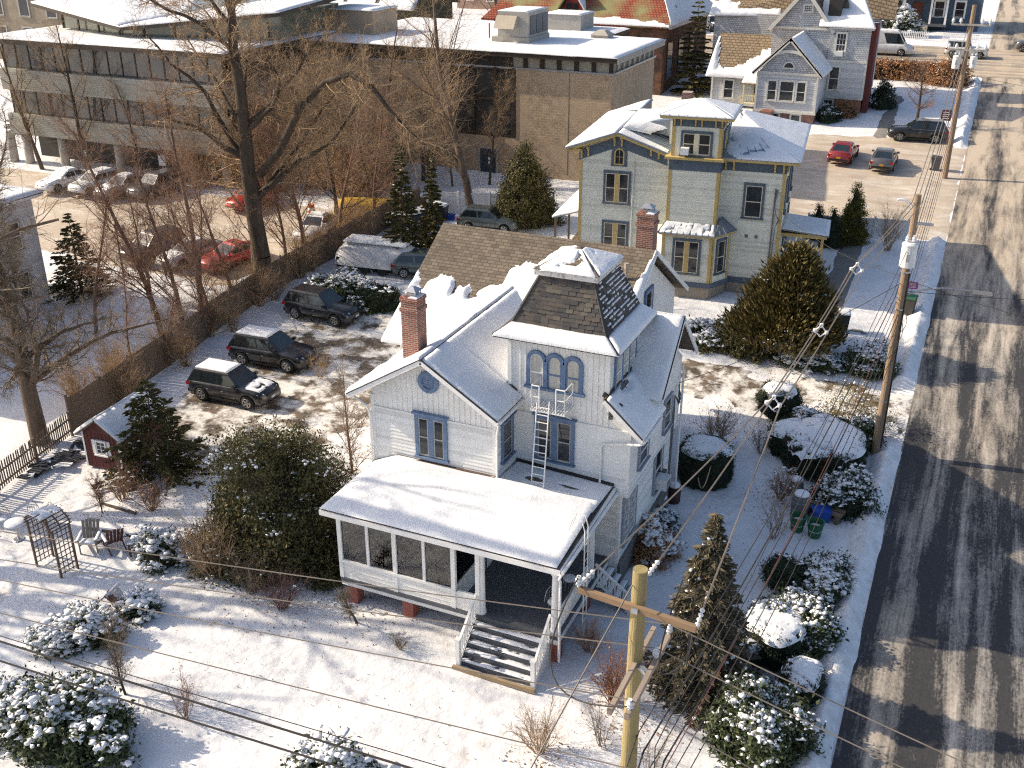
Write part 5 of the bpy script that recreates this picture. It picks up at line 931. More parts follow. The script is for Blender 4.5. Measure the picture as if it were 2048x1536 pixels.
WB().slab([(-14.6, 148.4, 14), (-2, 148.4, 14), (-2, 155, 18), (-14.6, 155, 18)], .2).build('roof', SNOW, bh); WB().slab([(-14.6, 161, 14), (-2, 161, 14), (-2, 155, 18), (-14.6, 155, 18)], .2).build('roof', SNOW, bh)
# green gabled building and tan block behind the library
gb = thing('green_gabled_house', 'dark green gabled house with shingle roof behind the library roof', 'house', (-62, 110, 6), world=True)
WB().box(-80, -57.5, 104, 113, 5, 12).build('wall', M('dark_green_siding', (.05, .06, .04), (.07, .08, .05), scale=2), gb); WB().hexa([(-57.5, 104, 12), (-57.5, 113, 12), (-57.5, 108.5, 16)], [(-80, 104, 12), (-80, 113, 12), (-80, 108.5, 16)]).build('gable_wall', MATS['dark_green_siding'], gb)
GRS = MBrick('olive_roof_shingle', (.20, .18, .13), (.16, .15, .11), (.09, .08, .06), .4, .25, .03, axis='roofx'); WB().slab([(-81, 103, 11.4), (-57, 103, 11.4), (-57, 108.5, 16.3), (-81, 108.5, 16.3)], .15).build('roof', GRS, gb); WB().slab([(-81, 114, 11.4), (-57, 114, 11.4), (-57, 108.5, 16.3), (-81, 108.5, 16.3)], .15).build('roof', GRS, gb)
snow_sheet([(-81, 102.95, 11.42), (-57, 102.95, 11.42), (-57, 104, 12.4), (-81, 104, 12.4)], .12, lambda u, v: (.6-v+fbm(u*20, v)-.5)*5, .5).build('roof_snow', SNOW, gb, True)
window(gb, (-57.5, 104, 0), WX, 4.5, 12.6, 1.0, 1.6, 1, fm=WHITE2)
tb2 = thing('tan_apartment_block', 'tan block with dark windows far behind the library', 'building', (-105, 98, 5), world=True)
WB().box(-125, -86, 96, 112, 4, 17).build('wall', M('tan_render', (.30, .25, .19), (.24, .20, .15), scale=1, rough=.9), tb2)
for k in range(9):
    for z in (6, 9.5, 13): window(tb2, (-125, 96, 0), EX, 3+k*4.2, z, 1.5, 2.2, 1, fm=GREYC, fw=.12, split=False)
WB().box(-125.5, -85.5, 95.5, 112.5, 17, 17.3).build('roof_slab', SNOW, tb2)
# far houses up the hill close the view
def far_house(x, y, wd, dp, h, col, roofm, label):
    z = Z0(y); t = thing('far_house', label, 'house', (x, y, z), world=True, group='houses beyond the cross street')
    m = M('far_wall', col, tuple(c*.85 for c in col), scale=2, rough=.8); WB().box(x-wd/2, x+wd/2, y, y+dp, z-.5, z+h).build('wall', m, t)
    WB().hexa([(x-wd/2, y, z+h), (x+wd/2, y, z+h), (x, y, z+h+wd*.4)], [(x-wd/2, y+dp, z+h), (x+wd/2, y+dp, z+h), (x, y+dp, z+h+wd*.4)]).build('gable_wall', m, t)
    for sx in (-1, 1): WB().slab([(x+sx*(wd/2+.4), y-.4, z+h-.3), (x, y-.4, z+h+wd*.4+.1), (x, y+dp+.4, z+h+wd*.4+.1), (x+sx*(wd/2+.4), y+dp+.4, z+h-.3)], .15).build('roof', roofm, t)
    for k in range(3):
        for zz in (1.2, 4.2): window(t, (x-wd/2, y, z), EX, wd*(.2+.3*k), zz, .9, 1.6, 1, fm=WHITE2, split=False)
far_house(-22, 158, 9, 10, 6.2, (.5, .48, .44), SNOW, 'pale far house beyond the cross street beside the dark blue house')
far_house(-70, 150, 11, 10, 6, (.36, .25, .2), SNOW, 'brownish far house behind the green gabled house')
# ================================================================ vehicles
def paint(name, c, rough=.28, metal=.35): 
    m = M(name, c, tuple(x*.8+.012 for x in c), scale=3, rough=rough, metal=metal, spec=.6, c3=tuple(x*.6+.07 for x in c), s3=1.6, lo3=.5, hi3=.85); 
    b = m.node_tree.nodes['Principled BSDF']; b.inputs['Coat Weight'].default_value = .6; b.inputs['Coat Roughness'].default_value = .12; return m
P_BLK = paint('black_car_paint', (.012, .012, .015)); P_NAVY = paint('blue_black_paint', (.014, .018, .024)); P_RED = paint('red_car_paint', (.32, .025, .02)); P_ORR = paint('bright_red_paint', (.50, .045, .03)); P_GRY = paint('grey_car_paint', (.12, .115, .115)); P_SIL = paint('silver_car_paint', (.42, .42, .42)); P_WHT = paint('white_car_paint', (.72, .72, .72), .35, .0); P_GRN = paint('grey_green_paint', (.12, .14, .13))
CGLASS = M('car_glass', (.012, .018, .022), (.02, .028, .032), scale=1, rough=.03, spec=.9)
LAMP = M('headlamp_lens', (.55, .55, .56), (.42, .42, .44), scale=6, rough=.1, spec=.8); TAIL = M('tail_lens', (.35, .02, .02), (.28, .015, .015), scale=6, rough=.15)
PLO = M('orange_plate', (.55, .28, .03), (.48, .24, .03), scale=6); PLW = M('white_plate', (.6, .6, .6), (.5, .5, .5), scale=6); ALLOY = M('alloy_rim', (.42, .41, .40), (.30, .29, .28), scale=4, rough=.3, metal=.8)
KIND = dict(
 suv=dict(L=4.6, W=1.86, H=1.66, hood=[(-.5, .92), (-.47, 1.02), (.17, 1.04), (.40, .95), (.47, .86), (.5, .66)], cab=(.20, -.485, .05, -.40), r=.36, wb=.295),
 sedan=dict(L=4.65, W=1.80, H=1.44, hood=[(-.5, .75), (-.47, .96), (-.30, .98), (.17, .93), (.40, .82), (.47, .72), (.5, .56)], cab=(.185, -.37, .02, -.19), r=.33, wb=.295),
 hatch=dict(L=4.2, W=1.78, H=1.50, hood=[(-.5, .80), (-.47, .95), (.20, .96), (.42, .82), (.48, .70), (.5, .55)], cab=(.22, -.47, .04, -.36), r=.32, wb=.305),
 van=dict(L=6.0, W=2.0, H=2.55, hood=[(-.5, 1.15), (.30, 1.2), (.42, 1.08), (.48, .9), (.5, .7)], cab=(.37, -.495, .22, -.485), r=.36, wb=.30),
 jeep=dict(L=4.3, W=1.86, H=1.84, hood=[(-.5, 1.1), (.10, 1.12), (.47, 1.08), (.5, .7)], cab=(.12, -.47, .06, -.45), r=.41, wb=.30),
 pickup=dict(L=5.6, W=1.98, H=1.85, hood=[(-.5, 1.15), (.16, 1.16), (.46, 1.10), (.5, .75)], cab=(.17, -.12, .09, -.08), r=.41, wb=.315))
def car(name, label, cat, loc, rz, kind, pm, snow=(), plate=None, group=None, sc=1.0, roofm=None, silver=True):
    k = KIND[kind]; L, W, H = k['L'], k['W'], k['H']; r = k['r']; xw = k['wb']*L
    t = thing(name, label, cat, loc, rz, group); t.scale = (sc, sc, sc)
    hx = [a*L for a, _ in k['hood']]; hz = [z for _, z in k['hood']]
    zt = lambda x: float(np.interp(x, hx, hz))
    xs = sorted(set([round(v, 3) for v in np.linspace(-L/2, L/2, 22)]+[round(s*xw+d, 3) for s in (-1, 1) for d in (-.44, -.40, -.33, -.24, -.12, 0, .12, .24, .33, .40, .44)]))
    mb = MB(); ring = 13
    for x in xs:
        e = abs(2*x/L); w = W/2*(1-.10*e**4-(.16*max(0, (e-.88)/.12)**2)); zb = .24+.10*max(0, (e-.9)/.1)
        ar = 0
        for s in (-1, 1):
            d = abs(x-s*xw)
            if d < r+.07: ar = max(ar, math.sqrt((r+.07)**2-d*d)+r-.02)
        top = zt(x); lo = max(zb, min(ar, top-.12)); mid = max(.62*top, lo+.03)
        pr = [(0, zb), (w*.80, max(zb, lo-.02) if ar else zb), (w*.965, lo), (w, max(mid, lo+.02)), (w*.985, max(top-.10, mid+.01)), (w*.90, top-.005), (0, top+.03)]
        full = pr+[(-y, z) for y, z in pr[-2:0:-1]]
        mb.v += [(x, y, z) for y, z in full]
    n = len(pr)*2-2
    for i in range(len(xs)-1):
        for j in range(n): mb.f.append((i*n+j, (i+1)*n+j, (i+1)*n+(j+1) % n, i*n+(j+1) % n))
    mb.f.append(tuple(range(n))); mb.f.append(tuple((len(xs)-1)*n+j for j in range(n-1, -1, -1)))
    mb.build('body', pm, t, True)
    fb, bb_, rf, rb = [c*L for c in k['cab']]
    yb = W/2*.90; yr = W/2*(.70 if kind not in ('van', 'jeep', 'pickup') else .82)
    zf, zr = zt(fb)-.03, zt(bb_)-.03
    B = [Vector((fb, -yb, zf)), Vector((fb, yb, zf)), Vector((bb_, yb, zr)), Vector((bb_, -yb, zr))]
    U_ = [Vector((rf, -yr, H-.07)), Vector((rf, yr, H-.07)), Vector((rb, yr, H-.07)), Vector((rb, -yr, H-.07))]
    T_ = [Vector((rf-.12, -yr+.10, H)), Vector((rf-.12, yr-.10, H)), Vector((rb+.10, yr-.10, H)), Vector((rb+.10, -yr+.10, H))]
    cb = MB(); cb.add(B+U_+T_, [(i, (i+1) % 4, 4+(i+1) % 4, 4+i) for i in range(4)]+[(4+i, 4+(i+1) % 4, 8+(i+1) % 4, 8+i) for i in range(4)]+[(8, 9, 10, 11)])
    cb.build('cabin', roofm or pm, t)
    def pane(nm, q, m=.07, mt=.06, mat=CGLASS):
        q = [Vector(a) for a in q]; c = lambda u, v: (q[0]*(1-u)+q[1]*u)*(1-v)+(q[3]*(1-u)+q[2]*u)*v
        nn = (q[1]-q[0]).cross(q[3]-q[0]).normalized(); ctr = sum(q, Vector())/4
        if nn.dot(ctr-Vector((0, 0, .9))) < 0: nn = -nn
        pts = [c(m, mt)+nn*.012, c(1-m, mt)+nn*.012, c(1-m, 1-mt)+nn*.012, c(m, 1-mt)+nn*.012]; MB().hexa([p-nn*.01 for p in pts], pts).build(nm, mat, t)
    pane('windscreen', [B[0], B[1], U_[1], U_[0]]); pane('rear_window', [B[3], B[2], U_[2], U_[3]], .1, .1)
    for i0, i1, sgn in ((0, 3, -1), (1, 2, 1)):
        nw = {'van': 3, 'pickup': 2}.get(kind, 3 if kind in ('suv', 'jeep') else 2)
        lim = [0, .40, .74, .98] if nw == 3 else [0, .52, .98]
        for a, b in zip(lim[:-1], lim[1:]):
            if kind == 'van' and a > .3: continue
            q = [B[i0].lerp(B[i1], a), B[i0].lerp(B[i1], b), U_[i0].lerp(U_[i1], b), U_[i0].lerp(U_[i1], a)]; pane('side_window', q, .05, .12)
        if silver and kind in ('suv', 'sedan'): MB().bar(B[i0].lerp(B[i1], .03)+Vector((0, sgn*.02, .03)), B[i0].lerp(B[i1], .95)+Vector((0, sgn*.02, .03)), .02, .02).build('window_strip', ALLOY, t)
    for sx in (-1, 1):
        for sy in (-1, 1):
            y = sy*(W/2-.10); ty = MB().lathe((sx*xw, y-.11, r), [(r*.62, 0), (r*.92, 0), (r, .05), (r, .17), (r*.92, .22), (r*.62, .22)], 20, 'y').build('tyre', BLACK, t, True)
            rm = MB(); yy = y+sy*.10; rm.lathe((sx*xw, yy-.02, r), [(r*.64, 0), (r*.64, .03)], 18, 'y')
            rm.build('wheel_disc', BLACK, ty); sp = MB(); yo = y+sy*.125
            for q in range(5):
                a = 2*math.pi*q/5; sp.bar((sx*xw, yo, r), (sx*xw+r*.60*math.cos(a), yo, r+r*.60*math.sin(a)), .09, .02, (0, 1, 0))
            arcq = [(sx*xw+r*.62*math.cos(2*math.pi*i/18), yo, r+r*.62*math.sin(2*math.pi*i/18)) for i in range(19)]; sp.tube(arcq, .022, 5); sp.build('rim', ALLOY, ty)
    zl = zt(.47*L)-.06
    for sy in (-1, 1):
        MB().hexa([(L*.482, sy*W*.30, zl-.10), (L*.44, sy*W*.455, zl-.08), (L*.40, sy*W*.465, zl-.06), (L*.43, sy*W*.30, zl-.10)], [(L*.472, sy*W*.30, zl+.05), (L*.43, sy*W*.45, zl+.07), (L*.38, sy*W*.462, zl+.07), (L*.42, sy*W*.30, zl+.06)]).build('headlight', LAMP, t)
        zq = zt(-.48*L)-.05; MB().box(-L*.497, -L*.44, min(sy*W*.30, sy*W*.462), max(sy*W*.30, sy*W*.462), zq-.17, zq-.02).build('tail_light', TAIL, t)
        MB().box(fb-.30, fb-.14, min(sy*(yb+.02), sy*(yb+.22)), max(sy*(yb+.02), sy*(yb+.22)), zf+.05, zf+.19).build('mirror', pm, t)
    if kind not in ('van', 'jeep', 'pickup'):
        for sy in (-1, 1):
            for xs_ in (.155, -.045, -.235): MB().box(xs_*L-.008, xs_*L+.008, min(sy*W*.486, sy*W*.5005), max(sy*W*.486, sy*W*.5005), .36, .82).build('door_seam', BLACK, t)
            for xs_ in (-.01, -.20): MB().box(xs_*L-.09, xs_*L+.05, min(sy*W*.49, sy*W*.509), max(sy*W*.49, sy*W*.509), .74, .775).build('door_handle', ALLOY if silver else pm, t)
            MB().box(-xw+r+.08, xw-r-.08, min(sy*W*.48, sy*W*.503), max(sy*W*.48, sy*W*.503), .25, .33).build('sill_trim', BLACK, t)
    MB().box(L*.482, L*.497, -W*.24, W*.24, zl-.26, zl-.03).build('grille', BLACK, t); MB().box(L*.46, L*.495, -W*.34, W*.34, .30, .42).build('bumper_intake', BLACK, t)
    MB().box(-L*.502, -L*.48, -W*.40, W*.40, .34, .5).build('rear_bumper', BLACK, t)
    if plate: MB().box(L*.497, L*.505, -.16, .16, .48, .60).build('number_plate', plate, t)
    MB().box(-L*.506, -L*.498, -.16, .16, zt(-.49*L)-.30, zt(-.49*L)-.16).build('number_plate', PLO, t)
    if 'roof' in snow: MB.build(snow_sheet([(rf-.10, -yr+.06, H+.005), (rf-.1, yr-.06, H+.005), (rb+.08, yr-.06, H+.005), (rb+.08, -yr+.06, H+.005)], .07, None, .1, loc[0]), 'roof_snow', SNOW, t, True)
    if 'hood' in snow:
        x1 = .43*L; MB.build(snow_sheet([(fb+.12, -W*.38, zt(fb+.1)+.03), (x1, -W*.36, zt(x1)+.02), (x1, W*.36, zt(x1)+.02), (fb+.12, W*.38, zt(fb+.1)+.03)], .05, lambda u, v: (fbm(u*3+loc[1], v*4)-.25)*5, .08, loc[1]), 'hood_snow', SNOW, t, True)
    if 'glass' in snow: MB.build(snow_sheet([B[0]+Vector((.05, .05, 0)), B[1]+Vector((.05, -.05, 0)), U_[1]+Vector((.03, 0, 0)), U_[0]+Vector((.03, 0, 0))], .05, None, .12), 'windscreen_snow', SNOW, t, True)
    return t
def at(x, y): return (x, y, Z0(y)+.035)
LOTG = 'dark cars parked along the board fence'
car('parked_car', 'black SUV with snow on roof and bonnet beside the spruce and shed', 'car', at(-31.3, 37.05), R(2), 'suv', P_BLK, ('roof', 'hood'), PLW, sc=.97)
car('parked_car', 'black SUV with snowy roof, clear bonnet and orange number plate', 'car', at(-31.95, 41.2), R(3), 'suv', P_BLK, ('roof',), PLO, sc=1.0)
car('parked_car', 'snow-free dark blue black SUV parked by the snowy rhododendron', 'car', at(-32.6, 47.0), R(-2), 'suv', P_NAVY, (), PLW, sc=.99)
car('parked_car', 'dark red SUV parked nose-in on the sandy lot', 'car', at(-9.6, 86.1), R(88), 'sedan', P_RED, (), PLW)
car('parked_car', 'dusty grey car parked beside the dark red car', 'car', at(-6.45, 85.2), R(91), 'sedan', P_GRY, (), PLW)
car('parked_car', 'black SUV with chrome window line across the lot under the bare tree', 'car', at(-4.75, 93.2), R(188), 'suv', P_BLK, (), PLW, sc=1.02)
car('parked_car', 'white car with snowy roof between library column and white house', 'car', at(-62.3, 60.6), R(-97), 'hatch', P_WHT, ('roof',))
car('parked_car', 'silver car parked between the white car and the dark estate car', 'car', at(-59.6, 60.7), R(-97), 'sedan', P_SIL, ('roof', 'hood'))
car('parked_car', 'dark SUV at the end of the row below the library columns', 'car', at(-57.0, 61.4), R(-97), 'suv', P_GRY, ())
car('parked_car', 'snow covered car at the far left of the library row', 'car', at(-65.2, 60.4), R(-97), 'sedan', P_WHT, ('roof', 'hood', 'glass'))
car('parked_car', 'bright red car standing alone in the middle of the library lot', 'car', at(-48.2, 61.6), R(-100), 'hatch', P_ORR, ())
car('parked_car', 'dark SUV half hidden behind the bushy evergreen in the library lot', 'car', at(-48.6, 51.2), R(-102), 'suv', P_GRY, ())
car('parked_car', 'silver car with snowy roof beside the red saloon', 'car', at(-45.5, 51.3), R(-102), 'sedan', P_SIL, ('roof', 'hood'))
car('parked_car', 'red saloon parked beyond the board fence next to the silver car', 'car', at(-42.7, 51.8), R(-104), 'sedan', P_ORR, ())
car('parked_car', 'silver white car close to the board fence by the yellow tarpaulin', 'car', at(-40.3, 58.0), R(-80), 'sedan', P_WHT, ('roof',))
car('parked_car', 'dark grey car behind the brown roof ridge near the white fence', 'car', at(-29.6, 63.0), R(8), 'hatch', P_GRN, ())
car('parked_car', 'grey green car hidden between the dark conifer and the brown roof', 'car', at(-30.0, 54.6), R(20), 'hatch', P_GRN, ('hood',))
car('parked_van', 'white van with sloping nose parked on the cross street', 'van', at(-11.2, 126.0), R(2), 'van', P_WHT, ('roof',))
car('white_jeep', 'boxy white off-road car at the intersection', 'car', at(-2.9, 126.6), R(2), 'jeep', P_WHT, ('roof',))
car('pickup_truck', 'grey pickup truck crossing the far intersection', 'truck', at(4.6, 132.6), R(180), 'pickup', P_GRY, ())
for k in range(6):
    car('far_parked_car', 'dark car dusted with snow in the row behind the grey house', 'car', at(-36.0+k*2.9, 136+k*1.6), R(-60), 'suv', P_NAVY if k % 2 else P_BLK, ('roof', 'hood') if k % 2 else ('roof',), group='cars in the row behind the grey house')
for k, (x, y) in enumerate(((-84, 63), (-87, 63.5), (-82, 73))): car('far_left_car', 'blue grey car parked past the end of the library columns', 'car', at(x, y), R(-95), 'suv', P_GRY, ('roof',), group='cars past the library columns')
# tarpaulin covered trailers
def tarp(label, x, y, rz, L, W, Hh, mat, snow, name='covered_trailer'):
    t = thing(name, label, 'trailer', (x, y, Z0(y)), rz); m = MB(); nx, ny = 16, 8
    prof = [(0, .35), (0, .8), (0, .98)]
    for i in range(nx+1):
        u = i/nx; 
        for j in range(ny+1):
            v = j/ny; s = math.sin(math.pi*v)**.35; e = min(1, min(u, 1-u)*7)**.6
            m.v.append((L*(u-.5), W*(v-.5)*(.86+.14*e), .45+(Hh-.45)*(.55+.45*e)*s+.03*math.sin(i*2.1+j)*s))
    for i in range(nx):
        for j in range(ny): m.f.append((i*(ny+1)+j, (i+1)*(ny+1)+j, (i+1)*(ny+1)+j+1, i*(ny+1)+j+1))
    m.build('tarpaulin', mat, t, True)
    s = MB(); s.box(-L*.48, L*.48, -W*.42, W*.42, .3, .9); s.build('trailer_bed', BLACK, t)
    for sx in (-.1, .12):
        for sy in (-1, 1): MB().lathe((L*sx, sy*W*.44-.08, .3), [(.3, 0), (.3, .16)], 14, 'y').build('wheel', BLACK, t)
    MB().bar((L*.45, 0, .45), (L*.45+1.1, 0, .42), .08).build('drawbar', METAL, t)
    if snow: MB.build(snow_sheet([(-L*.40, -W*.30, Hh-.02), (L*.40, -W*.30, Hh-.02), (L*.40, W*.34, Hh-.02), (-L*.40, W*.34, Hh-.02)], .1, None, .15), 'snow_cover', SNOW, t, True)
tarp('white tarpaulin covered trailer with snow on top beside the board fence', -33.2, 54.3, R(6), 5.2, 2.3, 1.9, M('white_tarpaulin', (.62, .62, .63), (.50, .50, .52), scale=1.5, rough=.4, bump=.6, bscale=5), True)
tarp('dark low covered trailer with a snow top near the bins', -34.6, 61.5, R(70), 3.6, 1.9, 1.2, M('black_tarpaulin', (.03, .03, .035), (.045, .045, .05), scale=2, rough=.5), True)
tarp('bright yellow tarpaulin heap behind the board fence', -38.9, 62.3, R(20), 4.4, 2.2, 1.4, M('yellow_tarpaulin', (.55, .36, .03), (.48, .30, .03), scale=2, rough=.5, bump=.5, bscale=4), False, 'yellow_trailer')
# ================================================================ vegetation
BARK = M('grey_brown_bark', (.17, .125, .09), (.10, .072, .054), scale=3, rough=.95, bump=.8, bscale=12, stretch=(1, 1, .3))
BARKD = M('dark_bark', (.105, .078, .056), (.05, .039, .031), scale=3, rough=.95, bump=.8, bscale=10, stretch=(1, 1, .3))
TWIG = M('golden_brown_twigs', (.48, .335, .20), (.22, .145, .085), scale=2.6, rough=.85)
TWIGR = M('reddish_twigs', (.36, .22, .145), (.19, .115, .08), scale=1.5, rough=.85)
TWIGG = M('grey_twigs', (.30, .235, .17), (.14, .11, .085), scale=2.6, rough=.85)
def leafm(name, c, c2): return M(name, tuple(1.35*q for q in c), tuple(1.45*q for q in c2), scale=2.5, rough=.6, spec=.25)
YEW = leafm('dark_yew_leaf', (.050, .048, .018), (.085, .072, .025)); YEWL = leafm('olive_yew_leaf', (.15, .115, .034), (.19, .13, .042))
JUN = leafm('juniper_leaf', (.062, .055, .020), (.11, .082, .027)); JUNL = leafm('bronze_juniper_leaf', (.19, .125, .036), (.15, .11, .04))
SPR = leafm('spruce_needle', (.075, .068, .045), (.12, .10, .062)); SPRL = leafm('painted_sunlit_needle', (.19, .15, .075), (.22, .16, .085))  # lighter copy has sunlight put into its colour, used more towards the top
RHO = leafm('rhododendron_leaf', (.032, .046, .020), (.058, .068, .028)); RHOL = leafm('yellowing_leaf', (.11, .10, .03), (.15, .11, .04))
ARB = leafm('arborvitae_leaf', (.075, .080, .018), (.14, .115, .025)); BRL = leafm('dead_brown_leaf', (.20, .095, .045), (.28, .15, .07)); BOX = leafm('boxwood_leaf', (.016, .026, .014), (.030, .042, .020))
CORE = M('painted_core_shade', (.018, .018, .010), (.03, .026, .016), scale=4, rough=.95)  # shade between the leaves put into the colour of the bush cores
def tubes(segs, n):
    a = np.array([s[0] for s in segs]); b = np.array([s[1] for s in segs]); r0 = np.array([s[2] for s in segs]); r1 = np.array([s[3] for s in segs])
    d = b-a; d /= np.linalg.norm(d, axis=1, keepdims=True)+1e-9
    ref = np.where(np.abs(d[:, 2:3]) > .9, np.array([[1., 0, 0]]), np.array([[0, 0, 1.]])); u = np.cross(d, ref); u /= np.linalg.norm(u, axis=1, keepdims=True)+1e-9; v = np.cross(d, u)
    ang = 2*np.pi*np.arange(n)/n; ring = u[:, None, :]*np.cos(ang)[None, :, None]+v[:, None, :]*np.sin(ang)[None, :, None]
    V = np.concatenate([a[:, None, :]+ring*r0[:, None, None], b[:, None, :]+ring*r1[:, None, None]], 1).reshape(-1, 3)
    k = len(segs); base = (np.arange(k)*2*n)[:, None]; j = np.arange(n)[None, :]; F = np.stack([base+j, base+(j+1) % n, base+n+(j+1) % n, base+n+j], -1).reshape(-1, 4)
    return V, F
def _rot(d, ang, rng):
    ax = rng.normal(size=3); ax -= d*ax.dot(d); ax /= np.linalg.norm(ax)+1e-9
    return d*math.cos(ang)+ax*math.sin(ang)
def grow(rng, p, d, L, r, lev, P, segs):
    n = P['seg'][lev]; kids = P['kids'][lev] if lev < len(P['kids']) else 0; st = P['start'][lev]; rr = r
    for i in range(n):
        t = (i+1)/n; d = d+rng.normal(size=3)*P['wob'][lev]+np.array([0, 0, P['up'][lev]]); d /= np.linalg.norm(d); q = p+d*L/n; r2 = r*(1-t*P['tap'][lev])
        segs[lev].append((p, q, rr, r2))
        if kids and t > st:
            m = kids/(n*(1-st)); m = int(m)+(rng.rand() < m-int(m))
            for _ in range(m):
                f = rng.rand(); pp = p+(q-p)*f; dd = _rot(d, P['ang'][lev]*(.7+.6*rng.rand()), rng); l2 = L*P['lr'][lev]*(1.15-.6*t)*(.7+.6*rng.rand())
                grow(rng, pp, dd, l2, min(rr*.8, max(P['rmin'], r2*P['rr'][lev])), lev+1, P, segs)
        p, rr = q, r2
BIGP = dict(seg=[8, 8, 6, 5, 3], kids=[17, 12, 10, 7], start=[.24, .15, .12, .1, 0], wob=[.05, .17, .20, .22, .25], up=[.02, .05, .02, .0, 0], tap=[.72, .8, .8, .85, .8], ang=[.85, .8, .85, .9], lr=[.52, .46, .45, .5], rr=[.50, .42, .42, .55], rmin=.016)
MEDP = dict(seg=[7, 5, 4, 3], kids=[20, 10, 8], start=[.2, .12, .1, 0], wob=[.06, .14, .20, .25], up=[.03, .06, .03, 0], tap=[.8, .85, .85, .8], ang=[.65, .7, .8], lr=[.45, .48, .5], rr=[.35, .4, .5], rmin=.011)
SHRP = dict(seg=[5, 4, 3], kids=[7, 5], start=[.2, .15, 0], wob=[.13, .18, .24], up=[.05, .03, 0], tap=[.75, .8, .8], ang=[.6, .75], lr=[.5, .5], rr=[.6, .6], rmin=.0065)
def bare_tree(name, label, loc, H, r, seed, P=MEDP, lean=(0, 0), bark=BARK, twig=TWIG, group=None, cat='tree', scale=1.0):
    rng = np.random.RandomState(seed); segs = [[] for _ in P['seg']]; d = np.array([lean[0], lean[1], 1.0]); d /= np.linalg.norm(d)
    grow(rng, np.zeros(3)-np.array([0, 0, .15]), d, H, r, 0, P, segs)
    t = thing(name, label, cat, loc, 0, group); nt_ = 2 if len(segs) > 3 else 1
    V, F = [], []; o = 0
    for k in range(nt_): v, f = tubes(segs[k], 9 if k == 0 else 6); V.append(v); F.append(f+o); o += len(v)
    np_mesh('trunk', np.concatenate(V), np.concatenate(F), bark, t, True)
    V, F = [], []; o = 0
    for k in range(nt_, len(segs)):
        if segs[k]: v, f = tubes(segs[k], 4 if k == nt_ else 3); V.append(v); F.append(f+o); o += len(v)
    np_mesh('crown', np.concatenate(V), np.concatenate(F), twig, t)
    return t
def bare_shrub(name, label, loc, H, W, seed, stems=14, twig=TWIGR, group=None, leaves=0, leafmat=None, snow=0, r=.014):
    rng = np.random.RandomState(seed); segs = [[], [], []]
    for k in range(stems):
        a = rng.rand()*6.283; s = rng.rand()**.6*W/H*.55; d = np.array([math.cos(a)*s, math.sin(a)*s, 1.0]); d /= np.linalg.norm(d)
        grow(rng, np.array([math.cos(a)*.1*W*rng.rand(), math.sin(a)*.1*W*rng.rand(), -.05]), d, H*(.75+.45*rng.rand()), r*(.8+.5*rng.rand()), 0, SHRP, segs)
    t = thing(name, label, 'shrub', loc, rng.rand()*6.28, group); v, f = tubes(segs[0], 5); np_mesh('stems', v, f, twig, t)
    v1, f1 = tubes(segs[1], 3); v2, f2 = tubes(segs[2], 3); np_mesh('twigs', np.concatenate([v1, v2]), np.concatenate([f1, f2+len(v1)]), twig, t)
    ends = np.array([s[1] for s in segs[2]])
    if leaves: V, F = cards(ends[rng.randint(0, len(ends), leaves)]+rng.normal(size=(leaves, 3))*.02, None, .05, rng); np_mesh('dead_leaves', V, F, leafmat or BRL, t)
    if snow: blobs(ends[rng.randint(0, len(ends), snow)], .07, rng, t)
    return t
def cards(pts, nrm, size, rng, elong=1.0, axis=None):
    """leaf sized quads at pts"""
    n = len(pts); a = rng.normal(size=(n, 3)); a /= np.linalg.norm(a, axis=1, keepdims=True)
    if axis is not None: a = axis+.45*a; a /= np.linalg.norm(a, axis=1, keepdims=True)
    b = rng.normal(size=(n, 3))
    if nrm is not None: b = np.cross(a, nrm+.6*b)
    else: b = np.cross(a, b)
    b /= np.linalg.norm(b, axis=1, keepdims=True)+1e-9; s = size*(.6+.8*rng.rand(n, 1)); A = a*s*elong; B = b*s*.5
    V = np.stack([pts-A*.5-B*.35, pts-A*.1+B*.6, pts+A*.6, pts-A*.1-B*.75], 1).reshape(-1, 3); F = np.arange(4*n).reshape(n, 4); return V, F
_t = (1+5**.5)/2; ICV = np.array([(-1, _t, 0), (1, _t, 0), (-1, -_t, 0), (1, -_t, 0), (0, -1, _t), (0, 1, _t), (0, -1, -_t), (0, 1, -_t), (_t, 0, -1), (_t, 0, 1), (-_t, 0, -1), (-_t, 0, 1)])/1.9
ICF = np.array([(0, 11, 5), (0, 5, 1), (0, 1, 7), (0, 7, 10), (0, 10, 11), (1, 5, 9), (5, 11, 4), (11, 10, 2), (10, 7, 6), (7, 1, 8), (3, 9, 4), (3, 4, 2), (3, 2, 6), (3, 6, 8), (3, 8, 9), (4, 9, 5), (2, 4, 11), (6, 2, 10), (8, 6, 7), (9, 8, 1)])
def blobs(pts, size, rng, parent, name='snow_clumps'):
    pts = np.asarray(pts); n = len(pts)
    if n == 0: return
    s = size*(.28+.75*rng.rand(n, 1, 1)**1.8); sq = np.stack([.75+.7*rng.rand(n), .75+.7*rng.rand(n), .38+.25*rng.rand(n)], 1)[:, None, :]
    V = (ICV[None]*(1+.28*rng.normal(size=(n, 12, 1)))*s*sq+pts[:, None, :]).reshape(-1, 3); F = (ICF[None]+12*np.arange(n)[:, None, None]).reshape(-1, 3)
    o = np_mesh(name, V, F, SNOW, parent, True); o['kind'] = 'stuff'; return o
